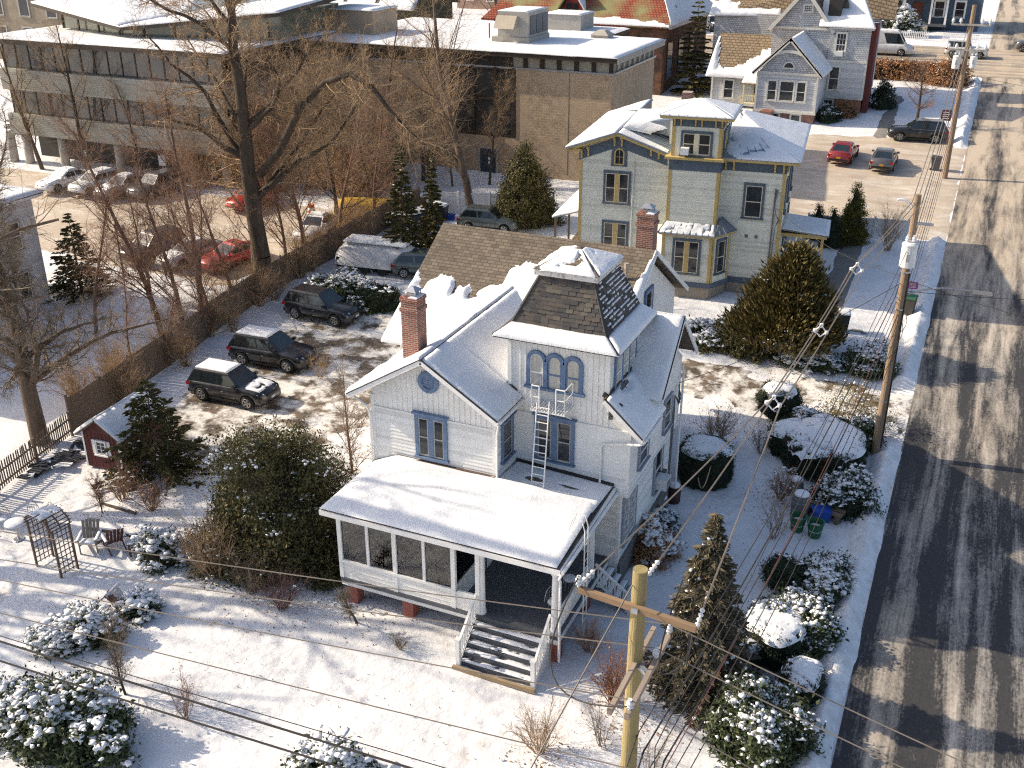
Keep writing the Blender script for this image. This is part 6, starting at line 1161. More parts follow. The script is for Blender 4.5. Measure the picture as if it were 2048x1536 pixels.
def bush(name, label, loc, rx, ry, h, seed, nclump=260, per=34, leaf=.075, mats=(YEW, YEWL), light=.25, snow=.15, snow_s=.12, shape='dome', group=None, cat='shrub', cs=.16, z0=0.0, core=.82, stem=True, axis=None, elong=1.3):
    rng = np.random.RandomState(seed); d = rng.normal(size=(nclump, 3)); d /= np.linalg.norm(d, axis=1, keepdims=True)
    lump = 1+.20*np.sin(d[:, 0]*5+seed)*np.sin(d[:, 1]*4+seed*2)+.14*np.sin(d[:, 2]*7+d[:, 0]*6+seed)+np.where(rng.rand(nclump) < .10, .16*rng.rand(nclump), 0)
    if shape == 'dome':
        d[:, 2] = np.abs(d[:, 2]*1.05)-.08; rad = (.84+.2*rng.rand(nclump))*lump; c = d*rad[:, None]*np.array([rx, ry, h-z0])+np.array([0, 0, z0]); nrm = d
    elif shape == 'ball':
        rad = (.9+.1*rng.rand(nclump))*(1+.3*(lump-1)); c = d*rad[:, None]*np.array([rx, ry, (h-z0)/2])+np.array([0, 0, z0+(h-z0)/2]); nrm = d
    elif shape == 'cyl':
        th = rng.rand(nclump)*6.283; top = rng.rand(nclump) < .3; zz = np.where(top, h, z0+(h-z0)*rng.rand(nclump)); q = np.where(top, np.sqrt(rng.rand(nclump)), 1.0)*(.95+.05*rng.rand(nclump))*(1-.06*(np.abs(zz/h-.5)*2)**3)
        c = np.stack([np.cos(th)*rx*q, np.sin(th)*ry*q, zz], 1); nrm = np.stack([np.cos(th), np.sin(th), np.where(top, 2.0, 0.1)], 1)
    elif shape == 'egg':
        zz = rng.rand(nclump)**.9; th = rng.rand(nclump)*6.283; q = np.minimum(1, (zz/.28)**.6)*((1-zz)**.5)*1.12*(.72+.34*rng.rand(nclump))*(1+.20*np.sin(th*4+seed+zz*5)+.16*np.sin(zz*21+th*3)); c = np.stack([np.cos(th)*rx*q, np.sin(th)*ry*q, z0+zz*(h-z0)], 1); nrm = np.stack([np.cos(th), np.sin(th), np.full(nclump, .5)], 1)
    elif shape == 'cone':
        zz = 1-np.sqrt(rng.rand(nclump)); th = rng.rand(nclump)*6.283; q = ((1-zz)**.75)*(.78+.28*rng.rand(nclump))*(1+.14*np.sin(th*3+seed)+.1*np.sin(zz*17+th*2)); c = np.stack([np.cos(th)*rx*q, np.sin(th)*ry*q, z0+zz*(h-z0)], 1); nrm = np.stack([np.cos(th), np.sin(th), np.full(nclump, .5)], 1)
    t = thing(name, label, cat, loc, 0, group)
    P_ = (c[:, None, :]+rng.normal(size=(nclump, per, 3))*cs*np.array([1, 1, .8])).reshape(-1, 3); N_ = np.repeat(nrm, per, 0)
    P_[:, 2] = np.maximum(P_[:, 2], .02); V, F = cards(P_, N_, leaf, rng, elong, axis=None if axis is None else np.array([axis])+.8*N_*[1, 1, 0])
    cl = rng.rand(nclump) < light; mi = np.where(rng.rand(len(F)) < .12, 1, np.repeat(cl, per).astype(int)); np_mesh('foliage', V, F, list(mats), t, matidx=mi)
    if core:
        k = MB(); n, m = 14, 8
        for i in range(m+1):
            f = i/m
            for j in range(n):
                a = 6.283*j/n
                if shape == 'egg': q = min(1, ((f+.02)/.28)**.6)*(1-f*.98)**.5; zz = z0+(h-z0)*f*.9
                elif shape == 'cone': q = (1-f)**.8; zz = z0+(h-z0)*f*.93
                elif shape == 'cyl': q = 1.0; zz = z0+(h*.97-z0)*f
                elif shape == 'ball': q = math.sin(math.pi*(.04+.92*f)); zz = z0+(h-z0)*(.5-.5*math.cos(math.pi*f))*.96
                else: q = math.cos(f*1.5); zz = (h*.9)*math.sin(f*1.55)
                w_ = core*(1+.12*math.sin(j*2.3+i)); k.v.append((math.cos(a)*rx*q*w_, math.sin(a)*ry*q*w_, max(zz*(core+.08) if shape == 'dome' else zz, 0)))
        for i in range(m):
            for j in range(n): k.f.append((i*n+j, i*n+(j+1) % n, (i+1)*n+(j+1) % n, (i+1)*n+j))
        k.f.append(tuple(m*n+j for j in range(n))); k.build('inner_twigs', CORE, t, True)  # opaque filler that blocks the view through, painted dark like inner shade
    if stem and z0 > .3: MB().tube([(0, 0, -.1), (.05, .03, z0*.5), (0, 0, z0+h*.3)], [.10, .085, .05], 8).build('trunk', BARK, t, True)
    if snow:
        up = nrm[:, 2]/(np.linalg.norm(nrm, axis=1)+1e-9); pick = (rng.rand(nclump) < snow*(.25+1.3*np.clip(up, 0, 1)))
        q = c[pick]+nrm[pick]*.04+np.array([0, 0, cs*.7]); rep = np.repeat(q, 9, 0)+rng.normal(size=(len(q)*9, 3))*cs*.8*np.array([1, 1, .4]); blobs(rep, snow_s, rng, t)
    return t
def conifer(name, label, loc, H, Rr, seed, mats=(SPR, SPRL), tiers=26, per=11, ncard=20, card=.20, snow=.12, droop=.25, light=.3, group=None, z0=.15, jag=.2):
    rng = np.random.RandomState(seed); t = thing(name, label, 'tree', loc, 0, group); P_, A_, mi, sn = [], [], [], []; segs = []
    for k in range(tiers):
        f = (k+rng.rand()*.5)/tiers; z = z0+(H-z0)*f; L0 = Rr*(1-f)**.85+.03
        for j in range(max(4, int(per*(1-.5*f)))):
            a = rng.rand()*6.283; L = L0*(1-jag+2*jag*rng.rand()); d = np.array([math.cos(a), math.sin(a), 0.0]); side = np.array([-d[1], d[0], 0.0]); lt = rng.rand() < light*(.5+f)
            tip = np.array([0, 0, z])+d*L+np.array([0, 0, -droop*L+.15*L*f]); segs.append((np.array([0, 0, z]), tip, .02*(1-f)+.008, .004))
            m = max(3, int(ncard*L/Rr+4))
            for q in range(m):
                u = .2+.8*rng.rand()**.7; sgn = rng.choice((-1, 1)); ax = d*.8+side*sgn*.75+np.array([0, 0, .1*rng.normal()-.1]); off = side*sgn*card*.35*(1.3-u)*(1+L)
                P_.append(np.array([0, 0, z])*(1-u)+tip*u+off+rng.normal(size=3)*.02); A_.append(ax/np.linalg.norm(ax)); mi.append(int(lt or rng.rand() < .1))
            if rng.rand() < snow and f < .9: sn += [np.array([0, 0, z])*(1-u)+tip*u+np.array([0, 0, .05]) for u in (.55, .72, .88)]
    P_ = np.array(P_); A_ = np.array(A_); n = len(P_); b = np.cross(A_, np.array([[0, 0, 1.]])+.5*rng.normal(size=(n, 3))); b /= np.linalg.norm(b, axis=1, keepdims=True); s = card*(.7+.6*rng.rand(n, 1)); up = np.cross(b, A_)
    V1 = np.stack([P_-A_*s*.5, P_+b*s*.22, P_+A_*s*.7, P_-b*s*.22], 1).reshape(-1, 3); V2 = np.stack([P_-A_*s*.5, P_+up*s*.18, P_+A_*s*.7, P_-up*s*.18], 1).reshape(-1, 3)
    F = np.arange(4*n).reshape(n, 4); np_mesh('foliage', np.concatenate([V1, V2]), np.concatenate([F, F+4*n]), list(mats), t, matidx=np.concatenate([mi, mi]))
    v, f = tubes(segs, 4); tv, tf = tubes([(np.array([0, 0, -.1]), np.array([0, 0, H*.5]), .035*H*.5+.03, .02*H*.5), (np.array([0, 0, H*.5]), np.array([0, 0, H]), .02*H*.5, .006)], 8)
    np_mesh('trunk', np.concatenate([v, tv]), np.concatenate([f, tf+len(v)]), BARK, t)
    if sn: blobs(np.array(sn)+rng.normal(size=(len(sn), 3))*.03, .085, rng, t)
    return t
def onT(px, py, dx=0, dy=0): p = T(px, py); return (p.x+dx, p.y+dy, ZG(p.x+dx, p.y+dy))
def P3(x, y): return (x, y, ZG(x, y))
# ---- bare trees
bigt = bare_tree('old_bare_tree', 'huge old bare tree with thick dark trunk at the board fence', onT(528, 583), 19, .58, 11, BIGP, (-.05, .02), BARKD, TWIG)
bare_tree('bare_street_tree', 'stout bare tree leaning over the picket fence', P3(-36.5, 29.7), 11.5, .42, 5, BIGP, (-.10, .06), BARK, TWIGG)
LT = bare_tree('slender_bare_tree', 'tall slender bare tree with upswept pale branches by the white vinyl fence', P3(-32.0, 65.3), 17, .30, 21, MEDP, (-.22, .05), BARK, TWIG)
tp = [bare_tree('thicket_tree', 'slim bare tree in the brown thicket between fence and library', P3(-38.8, 62.8), 11, .17, 31, MEDP, (-.03, 0), BARKD, TWIG, 'thicket trees before the library'),
      bare_tree('thicket_tree', 'slim bare tree in the brown thicket between fence and library', P3(-40.6, 66.5), 9, .13, 32, MEDP, (.08, .03), BARK, TWIG, 'thicket trees before the library'),
      bare_tree('thicket_tree', 'slim bare tree in the brown thicket between fence and library', P3(-43.5, 67.5), 12, .20, 33, MEDP, (.05, -.05), BARK, TWIG, 'thicket trees before the library')]
rt = random.Random(5)
for x, y in ((-46, 65), (-48.5, 67), (-51, 66), (-41.5, 69.5), (-39, 71), (-37.0, 68.5), (-44.8, 70), (-47.5, 70.5), (-53.5, 65.2), (-56.5, 66), (-42.3, 64.6), (-60.5, 63.9), (-66.5, 64.0), (-71, 63.6), (-40.2, 60.6), (-37.9, 64.6), (-50, 70)):
    dup(rt.choice(tp), P3(x, y), rt.random()*6.28, .62+.5*rt.random())
for x, y in ((-36.2, 70.5), (-33.6, 71.6), (-52, 73), (-46.2, 72.6)): dup(rt.choice(tp), P3(x, y), rt.random()*6.28, .5+.3*rt.random())
sp_ = [bare_tree('young_bare_tree', 'young multi-branched bare tree beside the board fence', P3(-37.9, 41.4), 10.5, .15, 41, MEDP, (-.10, .06), M('pinkish_bark', (.20, .12, .085), (.13, .08, .06), scale=4, rough=.9), TWIGR, 'young trees along the fence'),
       bare_tree('young_bare_tree', 'young multi-branched bare tree beside the board fence', P3(-37.6, 42.2), 9, .12, 42, MEDP, (.10, .02), MATS['pinkish_bark'], TWIGR, 'young trees along the fence')]
for x, y, s in ((-38.6, 44.5, .8), (-38.4, 46.5, .85), (-38.2, 51.5, .8), (-38.3, 53.5, .95), (-37.8, 56.8, .9), (-39.2, 38.5, .6), (-37.2, 60.5, .9), (-37.0, 38.6, .45), (-39.6, 41.5, 1.15), (-40.4, 45.8, 1.2), (-39.4, 49.8, 1.1), (-42.5, 44, .9), (-39.2, 55, 1.2), (-43.5, 40.5, .8)): dup(rt.choice(sp_), P3(x, y), rt.random()*6.28, s)
# trees that stand outside the frame to the left and throw their shade across the front yard
offt = bare_tree('garden_maple', 'tall bare tree in the neighbouring garden past the picket fence', P3(-39.5, 19.8), 15, .42, 13, dict(BIGP, kids=[11, 6, 4, 2]), (.04, 0), BARK, TWIGG, 'trees in the neighbouring garden')
for x, y, s in ((-40.8, 23.2, 1.5), (-41.5, 12.6, .95), (-46.5, 18.0, 1.45)): dup(offt, P3(x, y), rt.random()*6.28, s, 'tall bare tree in the neighbouring garden past the picket fence', 'trees in the neighbouring garden')
bp = bare_tree('backdrop_tree', 'bare tree rising behind the far roofs', P3(-56, 122), 13, .2, 51, MEDP, (0, 0), BARK, TWIG, 'bare trees behind the far roofs')
for x, y in ((-48, 126), (-64, 120), (-72, 124), (-80, 118), (-90, 122), (-100, 116), (-26.5, 121), (-23, 126), (-42, 133), (-34, 128), (-20, 140), (-28, 152), (-46, 150), (-60, 146), (-85, 140), (-110, 125), (-17.5, 152)): dup(bp, P3(x, y), rt.random()*6.28, .7+.5*rt.random())
bare_tree('crab_apple_tree', 'spreading bare tree with clinging russet leaves before the grey house', P3(-5.2, 97.5), 5.2, .16, 61, dict(MEDP, ang=[.95, .8, .8], start=[.3, .12, .1, 0]), (0, 0), BARKD, TWIGR)
bare_tree('twisted_yard_tree', 'thin multi-limbed bare tree beside the rear parking area', onT(705, 945), 4.6, .07, 63, dict(MEDP, start=[.1, .12, .1, 0]), (.05, 0), MATS['pinkish_bark'], TWIGG)
bare_tree('frosted_sapling', 'small weeping sapling with snow, leaning before the porch corner', onT(716, 1246), 1.8, .05, 64, dict(MEDP, start=[.55, .1, .1, 0], ang=[1.2, .8, .8]), (-.25, -.1), BARKD, TWIGG)
bare_tree('lawn_sapling', 'small forked bare sapling on the snowy front lawn', onT(252, 1388), 2.7, .045, 65, dict(MEDP, start=[.25, .1, .1, 0]), (-.1, 0), BARKD, TWIGG)
bare_tree('slim_sapling', 'thin sapling standing behind the garden arch', onT(205, 1028), 1.9, .03, 66, MEDP, (0, 0), BARKD, TWIGR)
# the long limb that arches out over the thicket, with its own twigs
_o = Vector(bigt.location); pth = [GY(x, y, 48.9+.0*x)-_o for x, y in ((520, 350), (560, 300), (600, 215), (650, 165), (700, 148), (745, 175), (775, 215), (810, 255), (850, 290))]; rads = [.26, .24, .21, .185, .16, .135, .11, .085, .05]
MB().tube(pth, rads, 8).build('arching_limb', BARKD, bigt, True); _rng = np.random.RandomState(77); _sg = [[] for _ in range(4)]
for k in range(60):
    i_ = _rng.randint(1, 8); p_ = np.array(pth[i_].lerp(pth[i_+1], _rng.rand())); d_ = np.array(pth[i_+1]-pth[i_]); d_ /= np.linalg.norm(d_); grow(_rng, p_, _rot(d_, .5+.9*_rng.rand(), _rng), 1.5+2.2*_rng.rand(), .035, 1, dict(MEDP, kids=[0, 7, 6]), _sg)
_v = [tubes(q, 4) for q in _sg if q]; _V, _F, _q = [], [], 0
for v_, f_ in _v: _V.append(v_); _F.append(f_+_q); _q += len(v_)
np_mesh('limb_twigs', np.concatenate(_V), np.concatenate(_F), TWIG, bigt)
# ---- conifers
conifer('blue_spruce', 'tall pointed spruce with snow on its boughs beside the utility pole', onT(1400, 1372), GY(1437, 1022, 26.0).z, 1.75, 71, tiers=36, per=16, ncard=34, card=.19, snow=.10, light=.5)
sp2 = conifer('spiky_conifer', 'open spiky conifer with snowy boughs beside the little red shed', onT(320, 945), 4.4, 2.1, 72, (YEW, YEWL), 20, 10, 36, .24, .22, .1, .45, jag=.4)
conifer('narrow_conifer', 'dark narrow conifer behind the brown roof corner', P3(-31.9, 55.2), 8.0, 1.5, 73, (YEW, YEWL), 34, 12, 30, .22, .10, .15, .25)
conifer('narrow_conifer', 'slimmer dark conifer just behind the narrow conifer', P3(-31.4, 58.2), 6.8, 1.0, 74, (YEW, YEWL), 28, 11, 28, .22, .08, .15, .25)
conifer('bushy_evergreen', 'bushy brownish evergreen at the corner of the white house', onT(165, 590), 5.2, 2.0, 75, (YEW, YEWL), 24, 12, 26, .22, .05, .1, .55)
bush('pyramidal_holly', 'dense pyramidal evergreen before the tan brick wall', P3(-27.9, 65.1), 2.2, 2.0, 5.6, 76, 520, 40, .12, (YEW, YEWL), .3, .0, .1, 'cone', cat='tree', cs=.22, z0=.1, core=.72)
bush('golden_arborvitae', 'golden green cone shaped arborvitae beside the garden path', P3(-6.5, 68.5), .95, .95, 3.9, 77, 420, 34, .07, (ARB, ARB), .5, .02, .06, 'cone', cat='tree', cs=.12, core=.8, axis=(0, 0, 1))
bush('dark_arborvitae', 'dark rounded arborvitae close to the side porch', P3(-7.6, 67.5), .6, .6, 2.7, 78, 180, 34, .07, (BOX, YEW), .3, .02, .06, 'cone', cat='tree', cs=.12, core=.8)
bush('dark_arborvitae', 'lower dark arborvitae between porch roof and parking lot', P3(-8.7, 68.6), .6, .6, 2.4, 79, 180, 34, .07, (BOX, YEW), .3, .02, .06, 'cone', cat='tree', cs=.12, core=.8)
jt = bush('spreading_juniper', 'large bronze green juniper with bare lower trunk before the green house', P3(-7.3, 51.6), 2.5, 2.3, GY(1585, 486, 51.6).z-.9, 80, 1000, 42, .14, (JUN, JUNL), .5, .05, .06, 'cone', cat='tree', cs=.25, z0=1.2, core=.55, axis=(0, 0, .9), elong=2.0)
bush('low_juniper', 'low dark juniper spreading beneath the big bronze juniper', P3(-9.6, 51.3), 1.9, 1.2, 1.5, 81, 240, 34, .11, (YEW, YEWL), .2, .12, .10)
# ---- clipped hedges with snow caps
def snow_cap(t, rx, ry, h, th, seed, crack=0.0, nang=48, nr=14):
    m = MB(); rng = random.Random(seed)
    def q(i, j):
        f = i/nr; a = 6.283*j/nang; e = 1+.06*math.sin(a*3+seed)+.05*math.sin(a*5+seed*2); x = math.cos(a)*rx*e*f; y = math.sin(a)*ry*e*f
        z = h+th*(1-f**3)+.05*fbm(x*2+seed, y*2)-(.12*f**8)
        if crack and f > .45:
            n_ = abs(fbm(x*1.1+seed*3, y*1.1)-.5)
            if n_ < .028*crack: z -= .16
        return (x, y, z)
    for i in range(nr+1):
        for j in range(nang): m.v.append(q(i, j))
    for i in range(nr):
        for j in range(nang): m.f.append((i*nang+j, i*nang+(j+1) % nang, (i+1)*nang+(j+1) % nang, (i+1)*nang+j))
    m.build('snow_cap', SNOW, t, True)
t = bush('drum_clipped_box', 'drum shaped clipped box bush with round snow cap by the house wall', onT(1404, 962, 0, .3), 1.12, 1.12, 1.55, 82, 420, 40, .05, (BOX, BOX), .2, .06, .07, 'cyl', cs=.07, core=.95); snow_cap(t, 1.08, 1.08, 1.56, .12, 1)
t = bush('ball_clipped_box', 'ball shaped clipped box bush with snowy crown by the driveway', onT(1552, 838, 0, .2), 1.0, 1.0, 1.75, 83, 380, 40, .05, (BOX, YEW), .2, .02, .07, 'ball', cs=.07, core=.93); snow_cap(t, .78, .78, 1.52, .22, 2, .5)
def flat_hedge(label, x, y, rx, ry, h, seed, crack=1.0, name='flat_topped_hedge'):
    t = bush(name, label, P3(x, y), rx, ry, h, seed, int(240*rx*ry/2+120), 36, .055, (BOX, YEW), .15, .03, .07, 'cyl', cs=.08, core=.95); snow_cap(t, rx*.99, ry*.99, h+.02, .16, seed, crack, 72, 26)
flat_hedge('wide flat topped hedge under a cracked snow sheet beside the street pole', -3.9, 42.3, 1.75, 2.2, 1.15, 84, 1.0)
flat_hedge('narrow tail of hedge under smooth snow beside the ball bush', -5.35, 42.6, .95, 1.1, 1.0, 85, .4)
flat_hedge('low mound hedge under smooth snow behind the spruce', -3.35, 28.9, 1.0, 1.35, 1.05, 86, .2)
flat_hedge('small snow capped hedge mound with cracks near the bottom rhododendron', -2.15, 27.0, .62, .85, .8, 87, 1.3)
flat_hedge('smooth snow covered hedge corner against the spruce skirt', -4.35, 27.6, .8, .8, .75, 88, .3)
bush('dark_ball_shrub', 'dark brownish ball shrub below the green baskets', onT(1562, 1172), .68, .68, 1.05, 89, 180, 34, .06, (BOX, BRL), .25, .05, .07, 'ball', cs=.09, core=.9)
# ---- yew and broadleaf evergreens
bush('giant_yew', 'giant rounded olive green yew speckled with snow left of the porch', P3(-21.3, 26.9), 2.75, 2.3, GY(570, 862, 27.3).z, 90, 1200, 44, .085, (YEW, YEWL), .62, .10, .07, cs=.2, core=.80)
bush('yew_skirt', 'lower yew growth mixed with dead leaves beside the giant yew', P3(-22.4, 25.6), 1.7, 1.3, 1.9, 91, 300, 34, .08, (YEW, BRL), .3, .12, .10, cs=.2)
bush('snowy_garden_shrub', 'snow laden shrub beside the dark wooden garden chairs', onT(325, 1120), .8, .7, 1.15, 92, 110, 30, .08, (RHO, RHOL), .2, 1.0, .12, cs=.13)
bush('snowy_garden_shrub', 'small round snow laden bush on the lawn by the yew', onT(280, 1222), .6, .55, .75, 93, 80, 30, .07, (RHO, RHOL), .3, .9, .12, cs=.11)
RH = dict(mats=(RHO, RHOL), leaf=.11, cs=.17)
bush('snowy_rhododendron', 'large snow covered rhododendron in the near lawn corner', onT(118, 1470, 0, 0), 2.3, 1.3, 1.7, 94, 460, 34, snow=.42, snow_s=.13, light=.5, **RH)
bush('snowy_rhododendron', 'snow tufted shrub under the thick black cables on the front lawn', onT(668, 1545), 1.1, .6, .8, 95, 120, 28, snow=.8, snow_s=.14, light=.2, **RH)
bush('snowy_rhododendron', 'brown leaved snowy shrub next to the fallen garden chair', onT(185, 1275), .95, .75, 1.0, 96, 160, 28, .08, (RHO, BRL), .35, .55, .12, cs=.15)
bush('snowy_rhododendron', 'flattened snowy shrub on the lawn beside the brown leaved one', onT(120, 1290), .8, .6, .7, 97, 110, 28, .08, (RHO, BRL), .3, .9, .13, cs=.14)
bush('snowy_rhododendron', 'big glossy rhododendron with snow tufts at the street corner', onT(1518, 1478), 1.35, 1.25, 1.45, 98, 460, 36, snow=.38, snow_s=.10, light=.25, **RH)
bush('snowy_rhododendron', 'snowy broadleaf shrub between ball shrub and street verge', onT(1590, 1272), 1.15, 1.2, 1.2, 99, 360, 36, snow=.45, snow_s=.10, light=.12, **RH)
bush('snowy_rhododendron', 'low snowy shrub strip running along the verge past the baskets', onT(1648, 1170), .75, 1.6, .8, 100, 260, 30, .08, (RHO, BRL), .35, .5, .10, cs=.15)
bush('snowy_rhododendron', 'dark snowy shrub behind the wooden barrels by the verge', onT(1690, 1010), 1.15, 1.1, 1.3, 101, 300, 34, .08, (BOX, RHO), .2, .45, .10, cs=.15)
bush('snowy_rhododendron', 'snowy yew between the ball bush and the wide hedge', onT(1605, 860), .85, .8, 1.0, 102, 150, 32, .08, (YEW, RHO), .2, .6, .10, cs=.14)
bush('snowy_rhododendron', 'snow covered rhododendron against the white trailer', onT(690, 612, 0, .4), 2.1, 1.4, 1.7, 103, 420, 34, snow=.6, snow_s=.12, light=.05, **RH)
bush('snowy_rhododendron', 'low dark hedge between the snowy rhododendron and the house', onT(742, 618, 0, .2), 1.8, .8, 1.15, 104, 260, 34, .08, (BOX, YEW), .1, .12, .10, 'cyl', cs=.1)
bush('snowy_rhododendron', 'snowy spreading shrub at the foot of the big juniper', P3(-11.2, 51.6), 1.6, .9, .95, 105, 240, 30, snow=.75, snow_s=.14, light=.2, **RH)
bush('snowy_rhododendron', 'snow dusted shrub between juniper trunk and driveway', P3(-5.9, 50.8), 1.5, .8, .8, 106, 200, 30, .07, (RHO, BRL), .3, .7, .12, cs=.15)
bush('snowy_rhododendron', 'dark green snowy dome where the driveway meets the street', P3(-3.2, 51.3), 1.2, .85, 1.1, 107, 240, 30, snow=.55, snow_s=.12, light=.15, **RH)
bush('yellow_green_privet', 'loose yellow green shrub beside the driveway and leaning pole', P3(-3.1, 45.6), 1.5, 1.2, 1.75, 108, 240, 22, .055, (RHOL, ARB), .5, .08, .08, cs=.3, core=0)
bush('snowy_rhododendron', 'dark evergreen under the pole foot beside the wide hedge', P3(-2.6, 44.2), .8, .8, 1.0, 109, 150, 30, snow=.35, snow_s=.10, light=.1, **RH)
bush('house_corner_shrub', 'dark reddish shrub with snow against the house side wall', onT(1300, 1105), .95, 1.1, 1.1, 110, 230, 30, .06, (BRL, BOX), .5, .28, .12, cs=.15)
bush('house_corner_shrub', 'smaller dark shrub beside the barrels at the house side', onT(1322, 1060), .6, .6, .75, 111, 110, 28, .07, (BOX, RHO), .2, .45, .12, cs=.12)
bush('street_corner_shrub', 'snow topped rounded shrub before the dark blue house', P3(-11.2, 141), 2.4, 1.6, 2.8, 112, 260, 26, .18, (RHO, RHOL), .5, .5, .3, cs=.3)
bush('street_corner_shrub', 'lower russet and snow shrub beside the dark blue porch', P3(-14.6, 140), 1.8, 1.4, 1.9, 113, 180, 26, .16, (BRL, RHOL), .4, .5, .3, cs=.3)
t = bush('russet_hedge', 'long russet beech hedge along the cross street', P3(-9.2, 114.6), 4.6, .8, 1.5, 114, 420, 26, .15, (BRL, BRL), .4, .03, .1, 'cyl', cs=.22)
bush('russet_hedge', 'taller russet shrub at the end of the beech hedge', P3(-3.8, 113.8), 2.0, 1.2, 2.2, 115, 260, 26, .15, (BRL, RHOL), .3, .05, .1, cs=.3)
bush('dark_foundation_shrub', 'dark evergreen shrub against the brick side wall of the grey house', P3(-8.6, 103.2), .9, 1.2, 2.2, 116, 180, 28, .12, (BOX, RHO), .2, .05, .1, cs=.2)
bush('dark_foundation_shrub', 'low dark snowy shrub below the grey house gable', P3(-12.6, 97.5), .9, 1.6, 1.0, 117, 160, 28, .1, (BOX, BRL), .4, .2, .1, cs=.2)
bush('dark_foundation_shrub', 'russet bare shrub below the brick basement wall', P3(-11.4, 99.0), 1.2, .7, 1.4, 118, 160, 22, .08, (BRL, TWIGR), .4, .0, .1, cs=.25)
conifer('back_pine', 'dark pine standing between the red tiled building and grey house', P3(-26.5, 103.5), 9, 2.4, 119, (YEW, YEW), 22, 10, 22, .4, .03, .1, .3)
# ---- bare shrubs
def shrub(label, loc, H, W, seed, **k): return bare_shrub('bare_shrub', label, loc, H, W, seed, **k)
shrub('brown twiggy shrub at the corner of the front stairs', onT(1078, 1500), 1.5, 1.7, 201, stems=26, twig=TWIG)
shrub('rusty red twiggy bush beside the tall spruce', onT(1226, 1405), 1.6, 1.7, 202, stems=34, twig=M('rust_twigs', (.26, .11, .055), (.18, .085, .05), scale=2, rough=.85), leaves=260)
shrub('pale twiggy bush between stairs and side steps', onT(1180, 1305), 1.3, 1.4, 203, stems=22, twig=TWIGR)
shrub('brown hydrangea with dried heads near the drum bush', P3(-8.6, 42.0), 1.5, 2.2, 204, stems=30, twig=TWIGR, leaves=320, snow=30)
shrub('pinkish twiggy bush on the lawn below the giant yew', onT(566, 1215), 1.3, 1.7, 205, stems=30, twig=M('mauve_twigs', (.24, .15, .13), (.16, .10, .09), scale=2, rough=.85), snow=12)
shrub('small dried hydrangea with round brown heads on the lawn', onT(372, 1435), 1.3, 1.1, 206, stems=9, twig=TWIGR, leaves=60, snow=10)
shrub('brown shrub between the garden arch and the spiky conifer', onT(246, 1000), 1.4, 1.6, 207, stems=22, twig=TWIGR, leaves=220, snow=20)
shrub('russet leafy shrub in front of the spiky conifer', onT(305, 1020), 1.3, 1.5, 208, stems=22, twig=TWIGR, leaves=260)
shrub('grey arching bush hanging over the giant yew', P3(-22.6, 24.6), 2.6, 3.2, 209, stems=30, twig=TWIG, r=.022)
shrub('tangled grey bush at the foot of the giant yew', P3(-21.0, 24.4), 1.6, 2.2, 210, stems=24, twig=TWIGG, leaves=200)
shrub('short twiggy shrub alone on the front lawn near the stairs', onT(800, 1300), .6, .9, 211, stems=12, twig=TWIGG)
shrub('open twiggy shrub above the green baskets', onT(1545, 1078), 1.7, 1.3, 212, stems=10, twig=TWIGR, leaves=70)
shrub('brown bush with snow beside the wooden barrels', onT(1562, 1000), 1.3, 1.5, 213, stems=26, twig=TWIGR, leaves=300, snow=40)
shrub('thin twigs between the drum bush and the wide hedge', onT(1520, 905), 1.2, 1.1, 214, stems=14, twig=TWIGG, snow=30)
shrub('vase shaped bare shrub near the end of the garden path', P3(-4.1, 67.8), 2.7, 2.3, 215, stems=24, twig=TWIG, r=.02)
shrub('bare shrub against the tan brick corner', P3(-24.8, 71.5), 3.0, 3.0, 216, stems=20, twig=TWIG, r=.02)
shrub('bare pinkish bush by the far row of dark cars', P3(-28.5, 131), 5, 5, 217, stems=26, twig=MATS['mauve_twigs'], r=.05)
shrub('low bush by the picket fence and slate pile', onT(255, 930), .9, 1.0, 218, stems=14, twig=TWIGR, leaves=80)
shrub('scrubby twigs beside the utility pole foot', P3(-5.4, 21.5), 1.9, 1.8, 219, stems=8, twig=TWIGG)
shrub('sparse twigs between stairs shrub and utility pole', P3(-7.0, 22.3), 1.5, 1.5, 220, stems=8, twig=TWIGG)
shrub('small wiry shrub behind the shed roof', onT(640, 760), 1.5, 1.6, 221, stems=12, twig=TWIG)
u0 = bare_shrub('fence_undergrowth', 'tangled brown undergrowth against the board fence', P3(-37.2, 35.0), 2.4, 3.0, 231, 34, TWIG, 'undergrowth along the board fence', leaves=200, r=.018)
for k in range(26):
    f = k/25; y = 33.6+28*f; x = -38.0+.8*math.sin(k*1.7)-.3*(k % 2)+(1.6 if k % 4 == 1 else 0); dup(u0, P3(x, y), k*1.3, .55+.5*rt.random())
u1 = bare_shrub('thicket_brush', 'dense golden brown brush below the thicket trees', P3(-42, 65.5), 3.4, 4.0, 232, 36, TWIG, 'brush below the thicket trees', r=.02)
for k in range(46): dup(u1, P3(-57+16*rt.random(), 63.6+8*rt.random()), k*1.1, .7+.9*rt.random())
